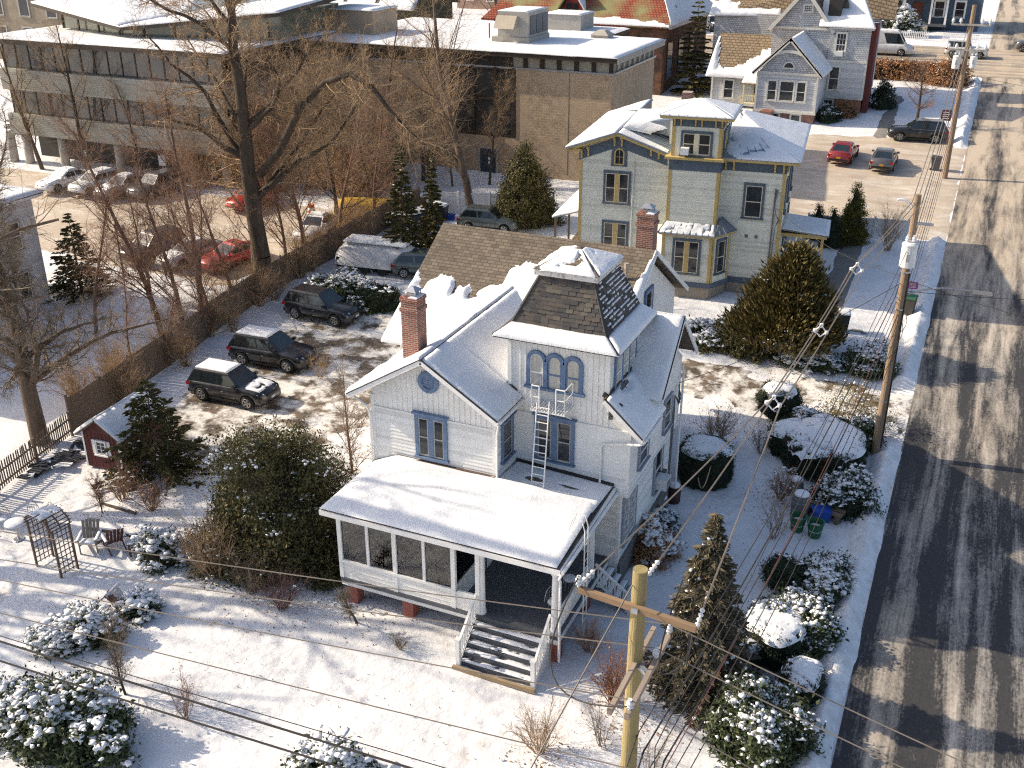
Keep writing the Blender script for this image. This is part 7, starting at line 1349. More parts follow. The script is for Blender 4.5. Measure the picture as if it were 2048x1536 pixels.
# ================================================================ fences
PICK = M('weathered_picket', (.22, .165, .12), (.14, .105, .08), scale=5, rough=.9, stretch=(1, 1, .2)); BOARD = M('brown_fence_board', (.19, .135, .095), (.125, .09, .065), scale=2.5, rough=.9, bump=.3, stretch=(1, 1, .15)); VINYL = M('white_vinyl', (.72, .72, .73), (.66, .66, .68), scale=2, rough=.45)
pf_ = thing('picket_fence', 'weathered brown picket fence running up to the leaning bare tree', 'fence', P3(-35, 27))
po = Vector(pf_.location); A, B = Vector((-33.6, 20.5, 0)), Vector((-35.75, 30.8, 0)); n = 74; pm_ = bpy.data.meshes.new('picket'); q = MB(); q.hexa([(-.035, -.01, 0), (.035, -.01, 0), (.035, .01, 0), (-.035, .01, 0)], [(-.035, -.01, 1.08), (.035, -.01, 1.08), (.035, .01, 1.08), (-.035, .01, 1.08)]); q.hexa([(-.035, -.01, 1.08), (.035, -.01, 1.08), (.035, .01, 1.08), (-.035, .01, 1.08)], [(-.006, -.01, 1.17), (.006, -.01, 1.17), (.006, .01, 1.17), (-.006, .01, 1.17)]); pm_.from_pydata(q.v, [], q.f); pm_.materials.append(PICK)
ang = math.atan2(B.y-A.y, B.x-A.x)
for k in range(n):
    p = A.lerp(B, k/(n-1)); o = bpy.data.objects.new('picket', pm_); COL.objects.link(o); o.parent = pf_; o.location = (p.x-po.x, p.y-po.y, .06+rt.uniform(-.02, .02)-po.z); o.rotation_euler = (rt.uniform(-.03, .03), rt.uniform(-.03, .03), ang)
for z in (.3, .85): MB().bar(A-po+Vector((.03, 0, z)), B-po+Vector((.03, 0, z)), .04, .08).build('rail', PICK, pf_)
for k in range(5): p = A.lerp(B, k/4)-po; MB().box(p.x+.02, p.x+.12, p.y-.05, p.y+.05, -.1, 1.25).build('post', PICK, pf_)
bf_ = thing('board_fence', 'tall brown board fence between parking area and library lot', 'fence', P3(-37, 45)); po = Vector(bf_.location)
line = [(-35.8, 31.0), (-36.9, 38), (-37.5, 44), (-37.6, 49), (-37.2, 54), (-36.6, 59), (-35.7, 64.6)]
cum = [0]
for a, b in zip(line[:-1], line[1:]): cum.append(cum[-1]+math.dist(a, b))
def on_line(s):
    for i in range(len(line)-1):
        if s <= cum[i+1] or i == len(line)-2: f = (s-cum[i])/(cum[i+1]-cum[i]); return Vector((line[i][0]+(line[i+1][0]-line[i][0])*f, line[i][1]+(line[i+1][1]-line[i][1])*f, 0))
bmesh_ = bpy.data.meshes.new('fence_board'); q = MB(); q.box(-.068, .068, -.012, .012, 0, 1.85); q.box(-.066, .066, .012, .014, .2, 1.7); bmesh_.from_pydata(q.v[:8], [], q.f[:6]); bmesh_.materials.append(BOARD)
s = 0.0; k = 0
while s < cum[-1]-.1:
    p = on_line(s); d = on_line(min(cum[-1], s+.1))-p; o = bpy.data.objects.new('fence_board', bmesh_); COL.objects.link(o); o.parent = bf_; o.location = (p.x-po.x, p.y-po.y, ZG(p.x, p.y)-.02+rt.uniform(-.015, .015)-po.z); o.rotation_euler = (rt.uniform(-.01, .01), rt.uniform(-.01, .01), math.atan2(d.y, d.x)); s += .145; k += 1
s = 0.0
while s < cum[-1]:
    p = on_line(s)-po; zz = ZG(p.x+po.x, p.y+po.y)-po.z; MB().box(p.x-.10, p.x-.01, p.y-.05, p.y+.05, zz-.1, zz+1.95).build('post', BOARD, bf_)
    e = on_line(min(cum[-1], s+2.4))-po; z2 = ZG(e.x+po.x, e.y+po.y)-po.z
    for h_ in (.35, 1.5): MB().bar((p.x-.04, p.y, zz+h_), (e.x-.04, e.y, z2+h_), .04, .09).build('rail', BOARD, bf_)
    s += 2.4
def vinyl(label, a, b, h, name='vinyl_fence'):
    a = Vector(a); b = Vector(b); t = thing(name, label, 'fence', (a.x, a.y, ZG(a.x, a.y))); o = Vector(t.location); n = max(1, round((b-a).length/2.2))
    for k in range(n+1):
        p = a.lerp(b, k/n); z = ZG(p.x, p.y)-o.z; c = MB(); c.box(p.x-o.x-.065, p.x-o.x+.065, p.y-o.y-.065, p.y-o.y+.065, z-.1, z+h+.12); c.hexa([(p.x-o.x-.085, p.y-o.y-.085, z+h+.12), (p.x-o.x+.085, p.y-o.y-.085, z+h+.12), (p.x-o.x+.085, p.y-o.y+.085, z+h+.12), (p.x-o.x-.085, p.y-o.y+.085, z+h+.12)], [(p.x-o.x-.02, p.y-o.y-.02, z+h+.2), (p.x-o.x+.02, p.y-o.y-.02, z+h+.2), (p.x-o.x+.02, p.y-o.y+.02, z+h+.2), (p.x-o.x-.02, p.y-o.y+.02, z+h+.2)]); c.build('post', VINYL, t)
        if k < n:
            e = a.lerp(b, (k+1)/n); z2 = ZG(e.x, e.y)-o.z; m = MB(); pa = Vector((p.x-o.x, p.y-o.y, z+h*.52)); pb = Vector((e.x-o.x, e.y-o.y, z2+h*.52)); m.bar(pa, pb, .035, h*.98); m.build('panel', VINYL, t); MB().bar(pa+Vector((0, 0, h*.49)), pb+Vector((0, 0, h*.49)), .06, .09).build('top_rail', VINYL, t)
vinyl('white vinyl privacy fence behind the trash bins', (-35.3, 64.8, 0), (-26.2, 66.2, 0), 1.5); vinyl('low white vinyl fence between garden path and sandy lot', (-9.4, 69.4, 0), (-3.2, 70.1, 0), 1.2)
wp = thing('white_picket_fence', 'white picket fence before the dark blue house', 'fence', (-10, 137.5, Z0(137.5))); m = 0
for k in range(52): MB().box(-5.2+k*.21, -5.2+k*.21+.09, 0, .03, .05, 1.0).build('picket', WHITE2, wp) if k == 0 else None
pk = wp.children[0]
for k in range(1, 62):
    if 36 < k < 44: continue
    o = pk.copy(); COL.objects.link(o); o.location = (k*.21, 0, 0)
for z in (.3, .8): MB().box(-5.3, 2.5, .03, .07, z, z+.09).build('rail', WHITE2, wp); MB().box(4.0, 8, .03, .07, z, z+.09).build('rail', WHITE2, wp)
# ================================================================ utility poles and wires
POLEM = M('new_yellowish_pole', (.36, .285, .13), (.25, .20, .10), scale=2, rough=.85, bump=.4, bscale=10, stretch=(3, 3, .25), c3=(.15, .11, .06), s3=5, lo3=.6, hi3=.75); POLEO = M('old_tan_pole', (.33, .235, .155), (.22, .155, .105), scale=2, rough=.9, bump=.5, bscale=8, stretch=(3, 3, .2)); ARM = M('brown_crossarm', (.27, .18, .11), (.20, .135, .085), scale=3, rough=.8, stretch=(.3, 3, 3)); ARMG = M('grey_crossarm', (.32, .26, .21), (.24, .19, .155), scale=3, rough=.85, stretch=(3, .3, 3)); PORC = M('porcelain', (.72, .72, .72), (.62, .62, .63), scale=5, rough=.25, spec=.6); WIRE = M('black_wire', (.030, .028, .027), (.045, .04, .038), scale=2, rough=.6); WIREL = M('grey_wire', (.24, .20, .165), (.17, .145, .12), scale=2, rough=.5, metal=.3)
up_ = Vector((0, 0, 1)); PX1 = Vector((-4.25, 15.3, 0)); PX2 = Vector((-1.82, 43.5, Z0(43.5))); PX3 = Vector((-1.9, 83.7, Z0(83.7)))
p1 = thing('utility_pole', 'new yellowish utility pole with two crossarms beside the spruce', 'utility pole', PX1, world=True)
c = WB(); c.tube([PX1-up_*.3, PX1+up_*6, PX1+up_*11.5], [.185, .165, .138], 20); c.build('shaft', POLEM, p1)
a0, a1 = GZ(1157, 1178, 10.75), GZ(1393, 1258, 10.75); c0 = (a0+a1)/2; off_ = PX1+up_*10.75-c0; off_ = Vector((off_.x, off_.y-.17, 0))*.0
WB().bar(a0, a1, .10, .12).build('upper_crossarm', ARM, p1)
b0, b1 = GZ(1337, 1272, 9.45), GZ(1253, 1435, 9.45); WB().bar(b0, b1, .09, .12).build('lower_crossarm', ARMG, p1); WB().bar(b0+Vector((-.32, .1, -.0)), b1+Vector((-.32, .0, 0)), .09, .12).build('lower_crossarm', ARMG, p1)
WB().bar((c0.x, c0.y-.1, 10.75), (PX1.x, PX1.y, 10.72), .12, .10).build('arm_bracket', METAL, p1); mid = (b0+b1)/2; WB().bar((mid.x, mid.y, 9.43), (PX1.x, PX1.y, 9.43), .1, .08).build('arm_bracket', METAL, p1)
def insulator(mb, p, s=1.0): mb.lathe(p, [(.03*s, 0), (.03*s, .06*s), (.075*s, .07*s), (.08*s, .10*s), (.05*s, .12*s), (.07*s, .13*s), (.07*s, .17*s), (.035*s, .2*s), (.045*s, .24*s)], 10)
ins = [b0+up_*.06, b0.lerp(b1, .32)+up_*.06, b1.lerp(b0, .06)+up_*.06, a0+up_*.06]
for q in ins: m = WB(); insulator(m, q, .95); m.build('insulator', PORC, p1)
def strain(a, b, k=4):
    a = Vector(a); b = Vector(b); m = WB()
    for i in range(k): p = a.lerp(b, (i+.5)/k); d = (b-a).normalized(); m.tube([p-d*.025, p, p+d*.025], [.02, .052, .02], 8)
    m.tube([a, b], .018, 6); return m
def plane_hit(px, py, A=PX1, B=PX2):
    r = Vector(ray(px, py)); d = B-A; n = Vector((d.y, -d.x, 0)); c = Vector(C0); t = (A-c).dot(n)/r.dot(n); return c+r*t
WG = 'overhead wires above the garden and street'
def wire(label, pts, r=.013, sag=0.0, mat=WIRE, n=14, group=WG):
    pts = [Vector(p) for p in pts]; out = []
    for a, b in zip(pts[:-1], pts[1:]):
        for i in range(n): f = i/n; out.append(a.lerp(b, f)-up_*sag*4*f*(1-f)*(b-a).length/30)
    out.append(pts[-1]); o = WB().tube(out, r, 5).build('overhead_wire', mat); 
    return tag(o, label, 'wire', group)
S1, S2, S3 = plane_hit(1545, 818), plane_hit(1640, 672), plane_hit(1712, 548); TOP2 = PX2+up_*11.2
for nm, st, dx in (('left crossarm end', a0+up_*.1, -.18), ('pole top', PX1+Vector((.1, .15, 11.3)), 0), ('right crossarm end', a1+up_*.05, .18)):
    d = (S1-st).normalized(); strain(st, st+d*.55).build('strain_insulator', PORC, p1)
    o3 = Vector((dx, 0, .12 if dx else .35)); wire('spacer cable from the '+nm+' of the yellowish pole to the transformer pole', [st+d*.55, S1+o3, S2+o3, S3+o3, TOP2+Vector((dx, 0, .1)), PX3+Vector((dx, 0, 10.8))], .019, .25, WIREL)
for i, q in enumerate((S1, S2, S3)):
    t = thing('cable_spacer', 'white diamond cable spacer clamped on the power lines', 'cable spacer', q, world=True, group='cable spacers on the power lines')
    m = WB(); v = [q+Vector((-.16, 0, .14)), q+Vector((0, 0, .32)), q+Vector((.16, 0, .14)), q+Vector((0, 0, -.02))]
    for k in range(4): m.tube([v[k], v[(k+1) % 4]], .018, 6)
    m.build('frame', PORC, t)
    for z in v[:3]: WB().lathe(z-up_*.05, [(.05, 0), (.05, .1)], 8).build('clamp', PORC, t)
def ext(p, q, k): p = Vector(p); q = Vector(q); return q+(q-p).normalized()*k
for i, (nm, q, lf, rg) in enumerate((('first', ins[0], (0, 1062), (1951, 1536)), ('second', ins[1], (0, 1119), (1806, 1536)), ('third', ins[2], (0, 1160), (1500, 1536)))):
    L = GZ(*lf, 9.0); Rr = GZ(*rg, 9.0); wire('thin wire on the '+nm+' lower crossarm insulator running over the front lawn', [ext(q, L, 26)+up_*.9, L, q+up_*.22], .012, .15, WIREL); wire('thin wire from the '+nm+' lower crossarm insulator across the street', [q+up_*.22, Rr, ext(q, Rr, 14)], .013, .1, WIREL)
for nm, l, r_, z, rad, mt in (('thin lower line crossing the lawn shrubs', (0, 1226), (1290, 1545), 8.3, .013, WIREL), ('upper thick black cable over the lawn', (0, 1283), (810, 1533), 7.2, .026, WIRE), ('lower thick black cable over the near rhododendron', (0, 1322), (690, 1537), 6.8, .024, WIRE), ('slim cable just above the thick black cable', (0, 1272), (860, 1527), 7.3, .011, WIRE)):
    L = GZ(*l, z); Rr = GZ(*r_, z); wire(nm, [ext(Rr, L, 22), L, Rr, ext(L, Rr, 10)], rad, .05, mt)
tp1 = PX1+Vector((-.1, -.12, 11.2)); f0 = GZ(1062, 1536, 10.2); wire('taut wire running from the yellowish pole top past the camera', [tp1, f0, ext(tp1, f0, 12)], .014, 0, WIREL)
f1, f2 = GZ(1690, 850, 8.5), GZ(1336, 1442, 9.0); wire('loose line ending in a dangling coil behind the lower crossarm', [PX2+up_*9.6, plane_hit(1500, 1160), f2, f2+Vector((-.15, -.2, -.5)), f2+Vector((-.05, -.5, -1.0))], .011, .1, WIRE)
# jumpers looping between the arms
def curve3(a, b, c, n=12): a, b, c = map(Vector, (a, b, c)); return [a*(1-t)**2+b*2*t*(1-t)+c*t*t for t in [i/n for i in range(n+1)]]
for a, b, c in ((a0+up_*.3, a0+Vector((-.8, -1.6, -1.9)), b1+up_*.25), (a1+Vector((-.2, .6, .4)), a1+Vector((-.1, -.4, -1.6)), ins[0]+Vector((.5, -.2, .25))), (c0+Vector((.7, .5, .5)), c0+Vector((.2, -.3, -1.9)), ins[1]+Vector((.55, -.25, .2)))): WB().tube(curve3(a, b, c), .016, 5).build('jumper_cable', WIRE, p1)
for a, b in ((S1.lerp(a0, .45), S1.lerp(a0, .38)),): WB().tube(curve3(a, (a+b)/2-up_*.8, b), .012, 5).build('jumper_cable', WIRE, p1)
# second pole with transformer and street lamp
p2 = thing('utility_pole', 'tall tan utility pole with white transformer and curved lamp arm by the wide hedge', 'utility pole', PX2, world=True)
WB().tube([PX2-up_*.3, PX2+up_*6, PX2+up_*11.6], [.20, .175, .13], 16).build('shaft', POLEO, p2)
def transformer(p, root, s=1.0):
    m = WB(); m.lathe(p, [(.26*s, 0), (.30*s, .03), (.30*s, .88*s), (.31*s, .90*s), (.31*s, .96*s), (.22*s, 1.03*s)], 18); t_ = m.build('transformer', M('transformer_white', (.70, .70, .70), (.62, .62, .62), scale=3, rough=.4) if 'transformer_white' not in MATS else MATS['transformer_white'], root, False)
    for dx in (-.12, .12): k = WB(); insulator(k, (p[0]+dx, p[1], p[2]+1.0*s), 1.3); k.build('bushing', PORC, t_)
    WB().box(p[0]-.05, p[0]+.05, p[1]-.32*s, p[1]+.1, p[2]+.3, p[2]+.6).build('hanger', METAL, t_)
transformer((PX2.x+.02, PX2.y-.42, PX2.z+8.75), p2)
def lamp(base, z, reach, root, dirx=1):
    m = WB(); b = Vector(base)+up_*z; pts = curve3(b, b+Vector((reach*.4*dirx, 0, .7)), b+Vector((reach*dirx, 0, .55))); m.tube(pts, [.035]*len(pts), 7); A_ = m.build('lamp_arm', METAL, root)
    e = pts[-1]; h = WB(); h.hexa([e+Vector((-.1, -.12, -.06)), e+Vector((.65*dirx, -.10, -.06)), e+Vector((.65*dirx, .10, -.06)), e+Vector((-.1, .12, -.06))], [e+Vector((-.1, -.06, .06)), e+Vector((.6*dirx, -.05, .06)), e+Vector((.6*dirx, .05, .06)), e+Vector((-.1, .06, .06))]); h.build('lamp_head', GREYC, A_)
lamp(PX2+Vector((.1, 0, 0)), 7.4, 2.6, p2); WB().box(PX2.x+.05, PX2.x+.75, PX2.y-.05, PX2.y+.05, PX2.z+10.4, PX2.z+10.5).build('bracket_arm', METAL, p2); m = WB(); m.tube(curve3(PX2+up_*10.9, PX2+Vector((-.4, 0, 11.5)), PX2+Vector((-.75, 0, 11.3))), .05, 7); m.build('top_bracket', PORC, p2)
m = WB()
for k in range(5): a_ = k*.5; m.tube(curve3(PX2+Vector((.16, -.16, 6.9-a_)), PX2+Vector((.7-.2*k, -.5, 6.2-a_)), PX2+Vector((-.15, -.2, 5.6-a_))), .014, 5)
m.tube([PX2+Vector((.17, -.1, 8.4)), PX2+Vector((.19, -.12, .4))], .03, 6); m.build('drop_cable', WIRE, p2)
for z in (2.6, 6.8, 8.4): WB().lathe(PX2+up_*z, [(.2, 0), (.2, .05)], 14).build('strap_band', METAL, p2)
p3 = thing('utility_pole', 'far tan utility pole with two crossarms and lamp beside the wheeled bin', 'utility pole', PX3, world=True)
WB().tube([PX3-up_*.3, PX3+up_*6, PX3+up_*12.2], [.21, .18, .14], 14).build('shaft', POLEO, p3)
for z in (10.9, 9.2): WB().bar(PX3+Vector((-1.3, -.15, z)), PX3+Vector((1.3, -.15, z)), .1, .13).build('crossarm', GREYC, p3)
for z in (10.97, 9.27):
    for x in (-1.2, -.7, .7, 1.2): m = WB(); insulator(m, PX3+Vector((x, -.15, z)), 1.5); m.build('insulator', PORC, p3)
transformer((PX3.x-.55, PX3.y-.1, PX3.z+7.9), p3, .9); transformer((PX3.x+.55, PX3.y-.1, PX3.z+8.0), p3, .8); lamp(PX3+Vector((.1, 0, 0)), 6.4, 2.8, p3)
for k in range(7):
    z1 = 7.7-.28*(k % 4)-.12*k; z2 = 7.6-.25*k; z3 = 7.4-.25*k; dx = -.2+.07*k
    wire('one of the cables in the low bundle strung between the three poles', [PX1+Vector((.9+dx*1.5, -8, z1-.6)), PX1+Vector((.55+dx*2, 0, z1)), PX2+Vector((dx-.1, -.1, z2)), PX3+Vector((dx, -.1, z3))], .020 if k in (1, 4) else .012, .5+.12*k, WIRE if k != 3 else M('red_brown_cable', (.16, .05, .04), (.12, .04, .035), scale=2), group='low cable bundle between the poles')
for nm, a, b in (('green house', PX2+up_*8.2, (-9.7, 58.4, 6.6)), ('white house', PX2+up_*8.0, (-8.85, 35.6, 5.7)), ('far side of the street at the transformer pole', PX2+up_*8.1, (16, 40, 7.5)), ('far side of the street near the juniper', PX2+up_*7.6, (16, 55, 7.0)), ('far side of the street at the far pole', PX3+up_*7.6, (18, 82, 10))): wire('thin service wire strung to the '+nm, [a, b], .012, .9, WIRE)
# ================================================================ garden and street things
REDW = M('barn_red_boards', (.13, .042, .038), (.095, .034, .03), scale=3, rough=.8, stretch=(6, 6, .3))
sh = thing('garden_shed', 'small red shed with white shuttered window and snowy gable roof', 'shed', P3(-32.1, 30.4), R(4)); 
b = MB(); b.box(-.95, .95, -1.4, 1.6, 0, 1.7); b.hexa([(-.95, -1.4, 1.7), (.95, -1.4, 1.7), (0, -1.4, 2.35)], [(-.95, 1.6, 1.7), (.95, 1.6, 1.7), (0, 1.6, 2.35)]); b.build('wall', REDW, sh)
for k in range(10): MB().ob((-.95+.19*k+.09, -1.4, 0), EX, -.01, .01, .05, 1.7, 0, .015).build('batten', REDW, sh)
for x in (-.95, .87): MB().box(x, x+.08, -1.43, -1.36, 0, 1.7).build('corner_board', WHITE2, sh)
MB().slab([(-1.15, -1.6, 1.58), (0, -1.6, 2.42), (0, 1.8, 2.42), (-1.15, 1.8, 1.58)], .06).build('roof', SHINGY, sh); MB().slab([(1.15, -1.6, 1.58), (0, -1.6, 2.42), (0, 1.8, 2.42), (1.15, 1.8, 1.58)], .06).build('roof', SHINGY, sh)
for sx in (-1, 1): MB.build(snow_sheet([(sx*1.16, -1.6, 1.6), (0, -1.6, 2.43), (0, 1.8, 2.43), (sx*1.16, 1.8, 1.6)], .11, None, .14, sx+3), 'roof_snow', SNOW, sh, True)
window(sh, (-.95, -1.4, 0), EX, .95, .75, .5, .6, 1, fm=WHITE2, cls=MB, fw=.05, grid_=(2, 3), split=False)
for a in (.48, 1.22): 
    m = MB(); m.ob((-.95, -1.4, 0), EX, a, a+.2, .72, 1.38, 0, .04); m.build('shutter', WHITE2, sh)
# lattice garden arch
ga = thing('lattice_garden_arch', 'brown lattice garden arch standing in the snow', 'garden arch', P3(-28.4, 22.7), R(-8)); LAT = M('brown_lattice', (.17, .115, .08), (.12, .085, .06), scale=5, rough=.9)
for sx in (-.7, .7):
    for sy in (-.35, .35): MB().bar((sx, sy, -.1), (sx, sy, 1.95), .07).build('post', LAT, ga)
    for k in range(9): MB().bar((sx, -.35, .15+k*.21), (sx, .35, .15+k*.21), .02, .03).build('slat', LAT, ga)
    for k in range(1, 4): MB().bar((sx+.02, -.35+k*.175, .1), (sx+.02, -.35+k*.175, 1.95), .02, .03).build('slat', LAT, ga)
for k in range(13):
    a = math.pi*k/12; x = .7*math.cos(a); z = 1.95+.45*math.sin(a); MB().bar((x, -.48, z), (x, .48, z), .035, .03).build('arch_slat', LAT, ga)
for sy in (-.4, 0, .4): MB().tube([(.7*math.cos(math.pi*k/12), sy, 1.95+.45*math.sin(math.pi*k/12)) for k in range(13)], .03, 5).build('arch_rib', LAT, ga)
MB.build(snow_sheet([(-.35, -.45, 2.40), (.35, -.45, 2.40), (.35, .45, 2.40), (-.35, .45, 2.40)], .05, lambda u, v: (fbm(u*5, v*9)-.4)*6, .06), 'arch_snow', SNOW, ga, True)
def adirondack(label, loc, rz, mat, tilt=0.0):
    t = thing('adirondack_chair', label, 'chair', loc, rz); t.rotation_euler = (tilt, 0, rz)
    for k in range(5): y = -.24+k*.12; MB().hexa([(-.05, y-.05, .30), (-.02, y-.05, .30), (-.02, y+.05, .30), (-.05, y+.05, .30)], [(-.36, y*1.15-.055, .98+.06*(1-abs(k-2)/2)), (-.33, y*1.15-.055, .98+.06*(1-abs(k-2)/2)), (-.33, y*1.15+.055, .98+.06*(1-abs(k-2)/2)), (-.36, y*1.15+.055, .98+.06*(1-abs(k-2)/2))]).build('back_slat', mat, t)
    for k in range(5): x = .0+k*.11; MB().bar((x, -.28, .33+.02*k), (x, .28, .33+.02*k), .09, .02).build('seat_slat', mat, t)
    for sy in (-1, 1):
        MB().bar((-.30, sy*.34, .56), (.52, sy*.34, .56), .13, .025).build('armrest', mat, t); MB().bar((.44, sy*.31, -.03), (.44, sy*.31, .55), .08, .03).build('leg', mat, t); MB().bar((-.42, sy*.29, 0), (.48, sy*.29, .38), .03, .1).build('leg', mat, t)
    MB.build(snow_sheet([(.0, -.28, .35), (.5, -.28, .43), (.5, .28, .43), (0, .28, .35)], .07, None, .08), 'seat_snow', SNOW, t, True)
    for sy in (-1, 1): MB.build(snow_sheet([(-.28, sy*.34-.06, .575), (.5, sy*.34-.06, .575), (.5, sy*.34+.06, .575), (-.28, sy*.34+.06, .575)], .035, None, .06), 'arm_snow', SNOW, t, True)
GW = M('grey_teak', (.30, .25, .20), (.22, .185, .15), scale=5, rough=.9); DW = M('dark_red_wood', (.11, .05, .042), (.075, .038, .033), scale=5, rough=.85)
adirondack('pale grey wooden garden chair with snow on its arms', onT(185, 1095), R(-60), GW); adirondack('dark red wooden garden chair beside the snow laden shrub', onT(288, 1100), R(215), DW); adirondack('dark wooden garden chair tipped over on the lawn', onT(212, 1210), R(100), DW, R(55)); adirondack('low dark wooden chair partly hidden by the dark red one', onT(232, 1098), R(150), DW)
def disc_table(label, loc):
    t = thing('garden_table', label, 'table', loc); MB().lathe((0, 0, .68), [(.42, 0), (.42, .04)], 20).build('top', METAL, t); MB().tube([(0, 0, 0), (0, 0, .68)], .04, 8).build('pedestal', METAL, t); MB().lathe((0, 0, 0), [(.25, 0), (.2, .04)], 14).build('base', METAL, t)
    m = MB(); m.lathe((0, 0, .725), [(.41, 0), (.40, .05), (.3, .1), (.1, .12)], 18); m.build('snow_cap', SNOW, t, True)
disc_table('round garden table under a snow cap past the arch', onT(38, 1078)); 
def hoop_chair(label, loc, rz):
    t = thing('wire_garden_chair', label, 'chair', loc, rz); m = MB(); m.tube([(.25*math.cos(a), .2, .45+.5*math.sin(a)) for a in [math.pi*k/10 for k in range(11)]], .015, 5)
    for k in range(1, 5): m.tube([(-.25+.1*k, .2, .45), (-.25+.1*k, .2, .85)], .008, 4)
    m.build('back', METAL, t); MB().lathe((0, 0, .44), [(.24, 0), (.24, .03)], 14).build('seat', METAL, t)
    for a in range(4): MB().tube([(.17*math.cos(a*1.57+.78), .17*math.sin(a*1.57+.78), .44), (.22*math.cos(a*1.57+.78), .22*math.sin(a*1.57+.78), 0)], .013, 4).build('leg', METAL, t)
    m = MB(); m.lathe((0, 0, .47), [(.23, 0), (.2, .05), (.1, .07)], 14); m.build('seat_snow', SNOW, t, True)
hoop_chair('wire garden chair with hoop back beside the arch', onT(68, 1050), R(20)); hoop_chair('second hoop backed wire chair next to the arch top', onT(100, 1052), R(-10)); hoop_chair('green grey wire chair next to the round table', onT(14, 1058), R(60))
sp = thing('slate_pile', 'pile of dark slate slabs dusted with snow along the picket fence', 'slate pile', P3(-34.4, 28.7)); SL2 = M('split_slate', (.05, .055, .065), (.035, .038, .045), scale=5, rough=.7)
for k in range(34):
    x, y = rt.uniform(-.6, .7), rt.uniform(-1.9, 1.9); o = MB(); w_, d_ = rt.uniform(.25, .5), rt.uniform(.15, .3); o.hexa([(-w_, -d_, 0), (w_, -d_*.8, 0), (w_*.9, d_, 0), (-w_*.8, d_*.9, 0)], [(-w_, -d_, .04), (w_, -d_*.8, .04), (w_*.9, d_, .04), (-w_*.8, d_*.9, .04)]); q = o.build('slab', SL2 if k % 3 else SNOW, sp); q.location = (x, y, .03+.16*rt.random()); q.rotation_euler = (rt.uniform(-.15, .15), rt.uniform(-.15, .15), rt.random()*3)
for lb, a, b_ in (('bare log edging the snowy bed behind the chairs', (205, 1010), (272, 1030)), ('reddish log lying beside the dark red chair', (285, 1080), (372, 1112)), ('snowy log lying before the pale grey chair', (175, 1060), (285, 1078))):
    A, B = T(*a), T(*b_); t = thing('garden_log', lb, 'log', A, world=True); WB().tube([A+up_*.06, A.lerp(B, .5)+up_*.1, B+up_*.06], [.07, .08, .06], 8).build('stem', BARK, t); WB().tube([A.lerp(B, .1)+up_*.13, A.lerp(B, .5)+up_*.17, B.lerp(A, .2)+up_*.13], [.03, .05, .03], 6).build('snow_line', SNOW, t)
# barrels, bins and baskets
def barrel(label, loc, r, h, mat, snow=True, name='barrel'):
    t = thing(name, label, 'barrel', loc); MB().lathe((0, 0, 0), [(r*.88, 0), (r, h*.35), (r, h*.65), (r*.9, h), (r*.8, h), (r*.8, h-.06)], 20).build('body', mat, t, False)
    for z in (.12, .3, .7, .88): MB().lathe((0, 0, h*z), [(r*1.01, 0), (r*1.01, .03)], 20).build('hoop', METAL if mat is not DW else BLACK, t)
    if snow: m = MB(); m.lathe((0, 0, h), [(r*.86, 0), (r*.84, .06), (r*.6, .11), (r*.2, .13)], 16); m.build('snow_cap', SNOW, t, True)
GB = M('grey_barrel', (.17, .165, .16), (.12, .118, .115), scale=3, rough=.8, stretch=(6, 6, .3))
barrel('dark red barrel with snow cap by the house side wall', onT(1347, 1002), .27, .75, DW); barrel('squat grey tub with snow beside the dark red barrel', onT(1318, 1012), .36, .42, GB); barrel('weathered grey rain barrel among the brown bushes', onT(1598, 1030), .36, .95, GB); barrel('dark green barrel with snow cap before the snowy shrub', onT(1668, 1022), .34, .85, M('dark_green_plastic', (.02, .045, .035), (.03, .06, .045), scale=3, rough=.6)); barrel('grey pot behind the rain barrel with a snow top', onT(1590, 985), .32, .6, GB)
bn = thing('log_bench', 'low weathered log bench between the two barrels', 'bench', onT(1645, 1035), R(-12)); 
for y in (-.16, .16): MB().bar((-.8, y, .42), (.8, y, .42), .22, .08).build('plank', WOOD, bn); 
for x in (-.6, .6): MB().box(x-.08, x+.08, -.22, .22, 0, .38).build('leg', WOOD, bn)
def basket(label, loc, mat):
    t = thing('garden_basket', label, 'basket', loc); MB().lathe((0, 0, 0), [(.22, 0), (.31, .62), (.34, .62), (.34, .68), (.30, .68), (.21, .05)], 20).build('pot', mat, t)
    MB().lathe((0, 0, .3), [(.27, 0), (.25, .14), (.05, .17)], 16).build('snow_fill', SNOW, t)
    for k in range(10): a = k*.628; MB().bar((.225*math.cos(a), .225*math.sin(a), .03), (.312*math.cos(a), .312*math.sin(a), .6), .025, .015).build('rib', mat, t)
GRP = M('green_plastic', (.022, .10, .045), (.03, .125, .055), scale=4, rough=.5)
basket('open green garden basket nearer the twiggy shrub', onT(1593, 1062), GRP); basket('open green garden basket in front of the blue bin', onT(1628, 1072), GRP)
def crate(label, loc, rz, mat, w=.55, d=.4, h=.36):
    t = thing('recycling_box', label, 'bin', loc, rz); MB().hexa([(-w*.42, -d*.42, 0), (w*.42, -d*.42, 0), (w*.42, d*.42, 0), (-w*.42, d*.42, 0)], [(-w/2, -d/2, h), (w/2, -d/2, h), (w/2, d/2, h), (-w/2, d/2, h)]).build('tub', mat, t); m = MB(); 
    for a, b_ in (((-w/2, -d/2), (w/2, -d/2)), ((w/2, -d/2), (w/2, d/2)), ((w/2, d/2), (-w/2, d/2)), ((-w/2, d/2), (-w/2, -d/2))): m.bar((*a, h), (*b_, h), .04, .05)
    m.build('rim', mat, t)
BLP = M('blue_plastic', (.015, .06, .30), (.02, .08, .36), scale=4, rough=.5)
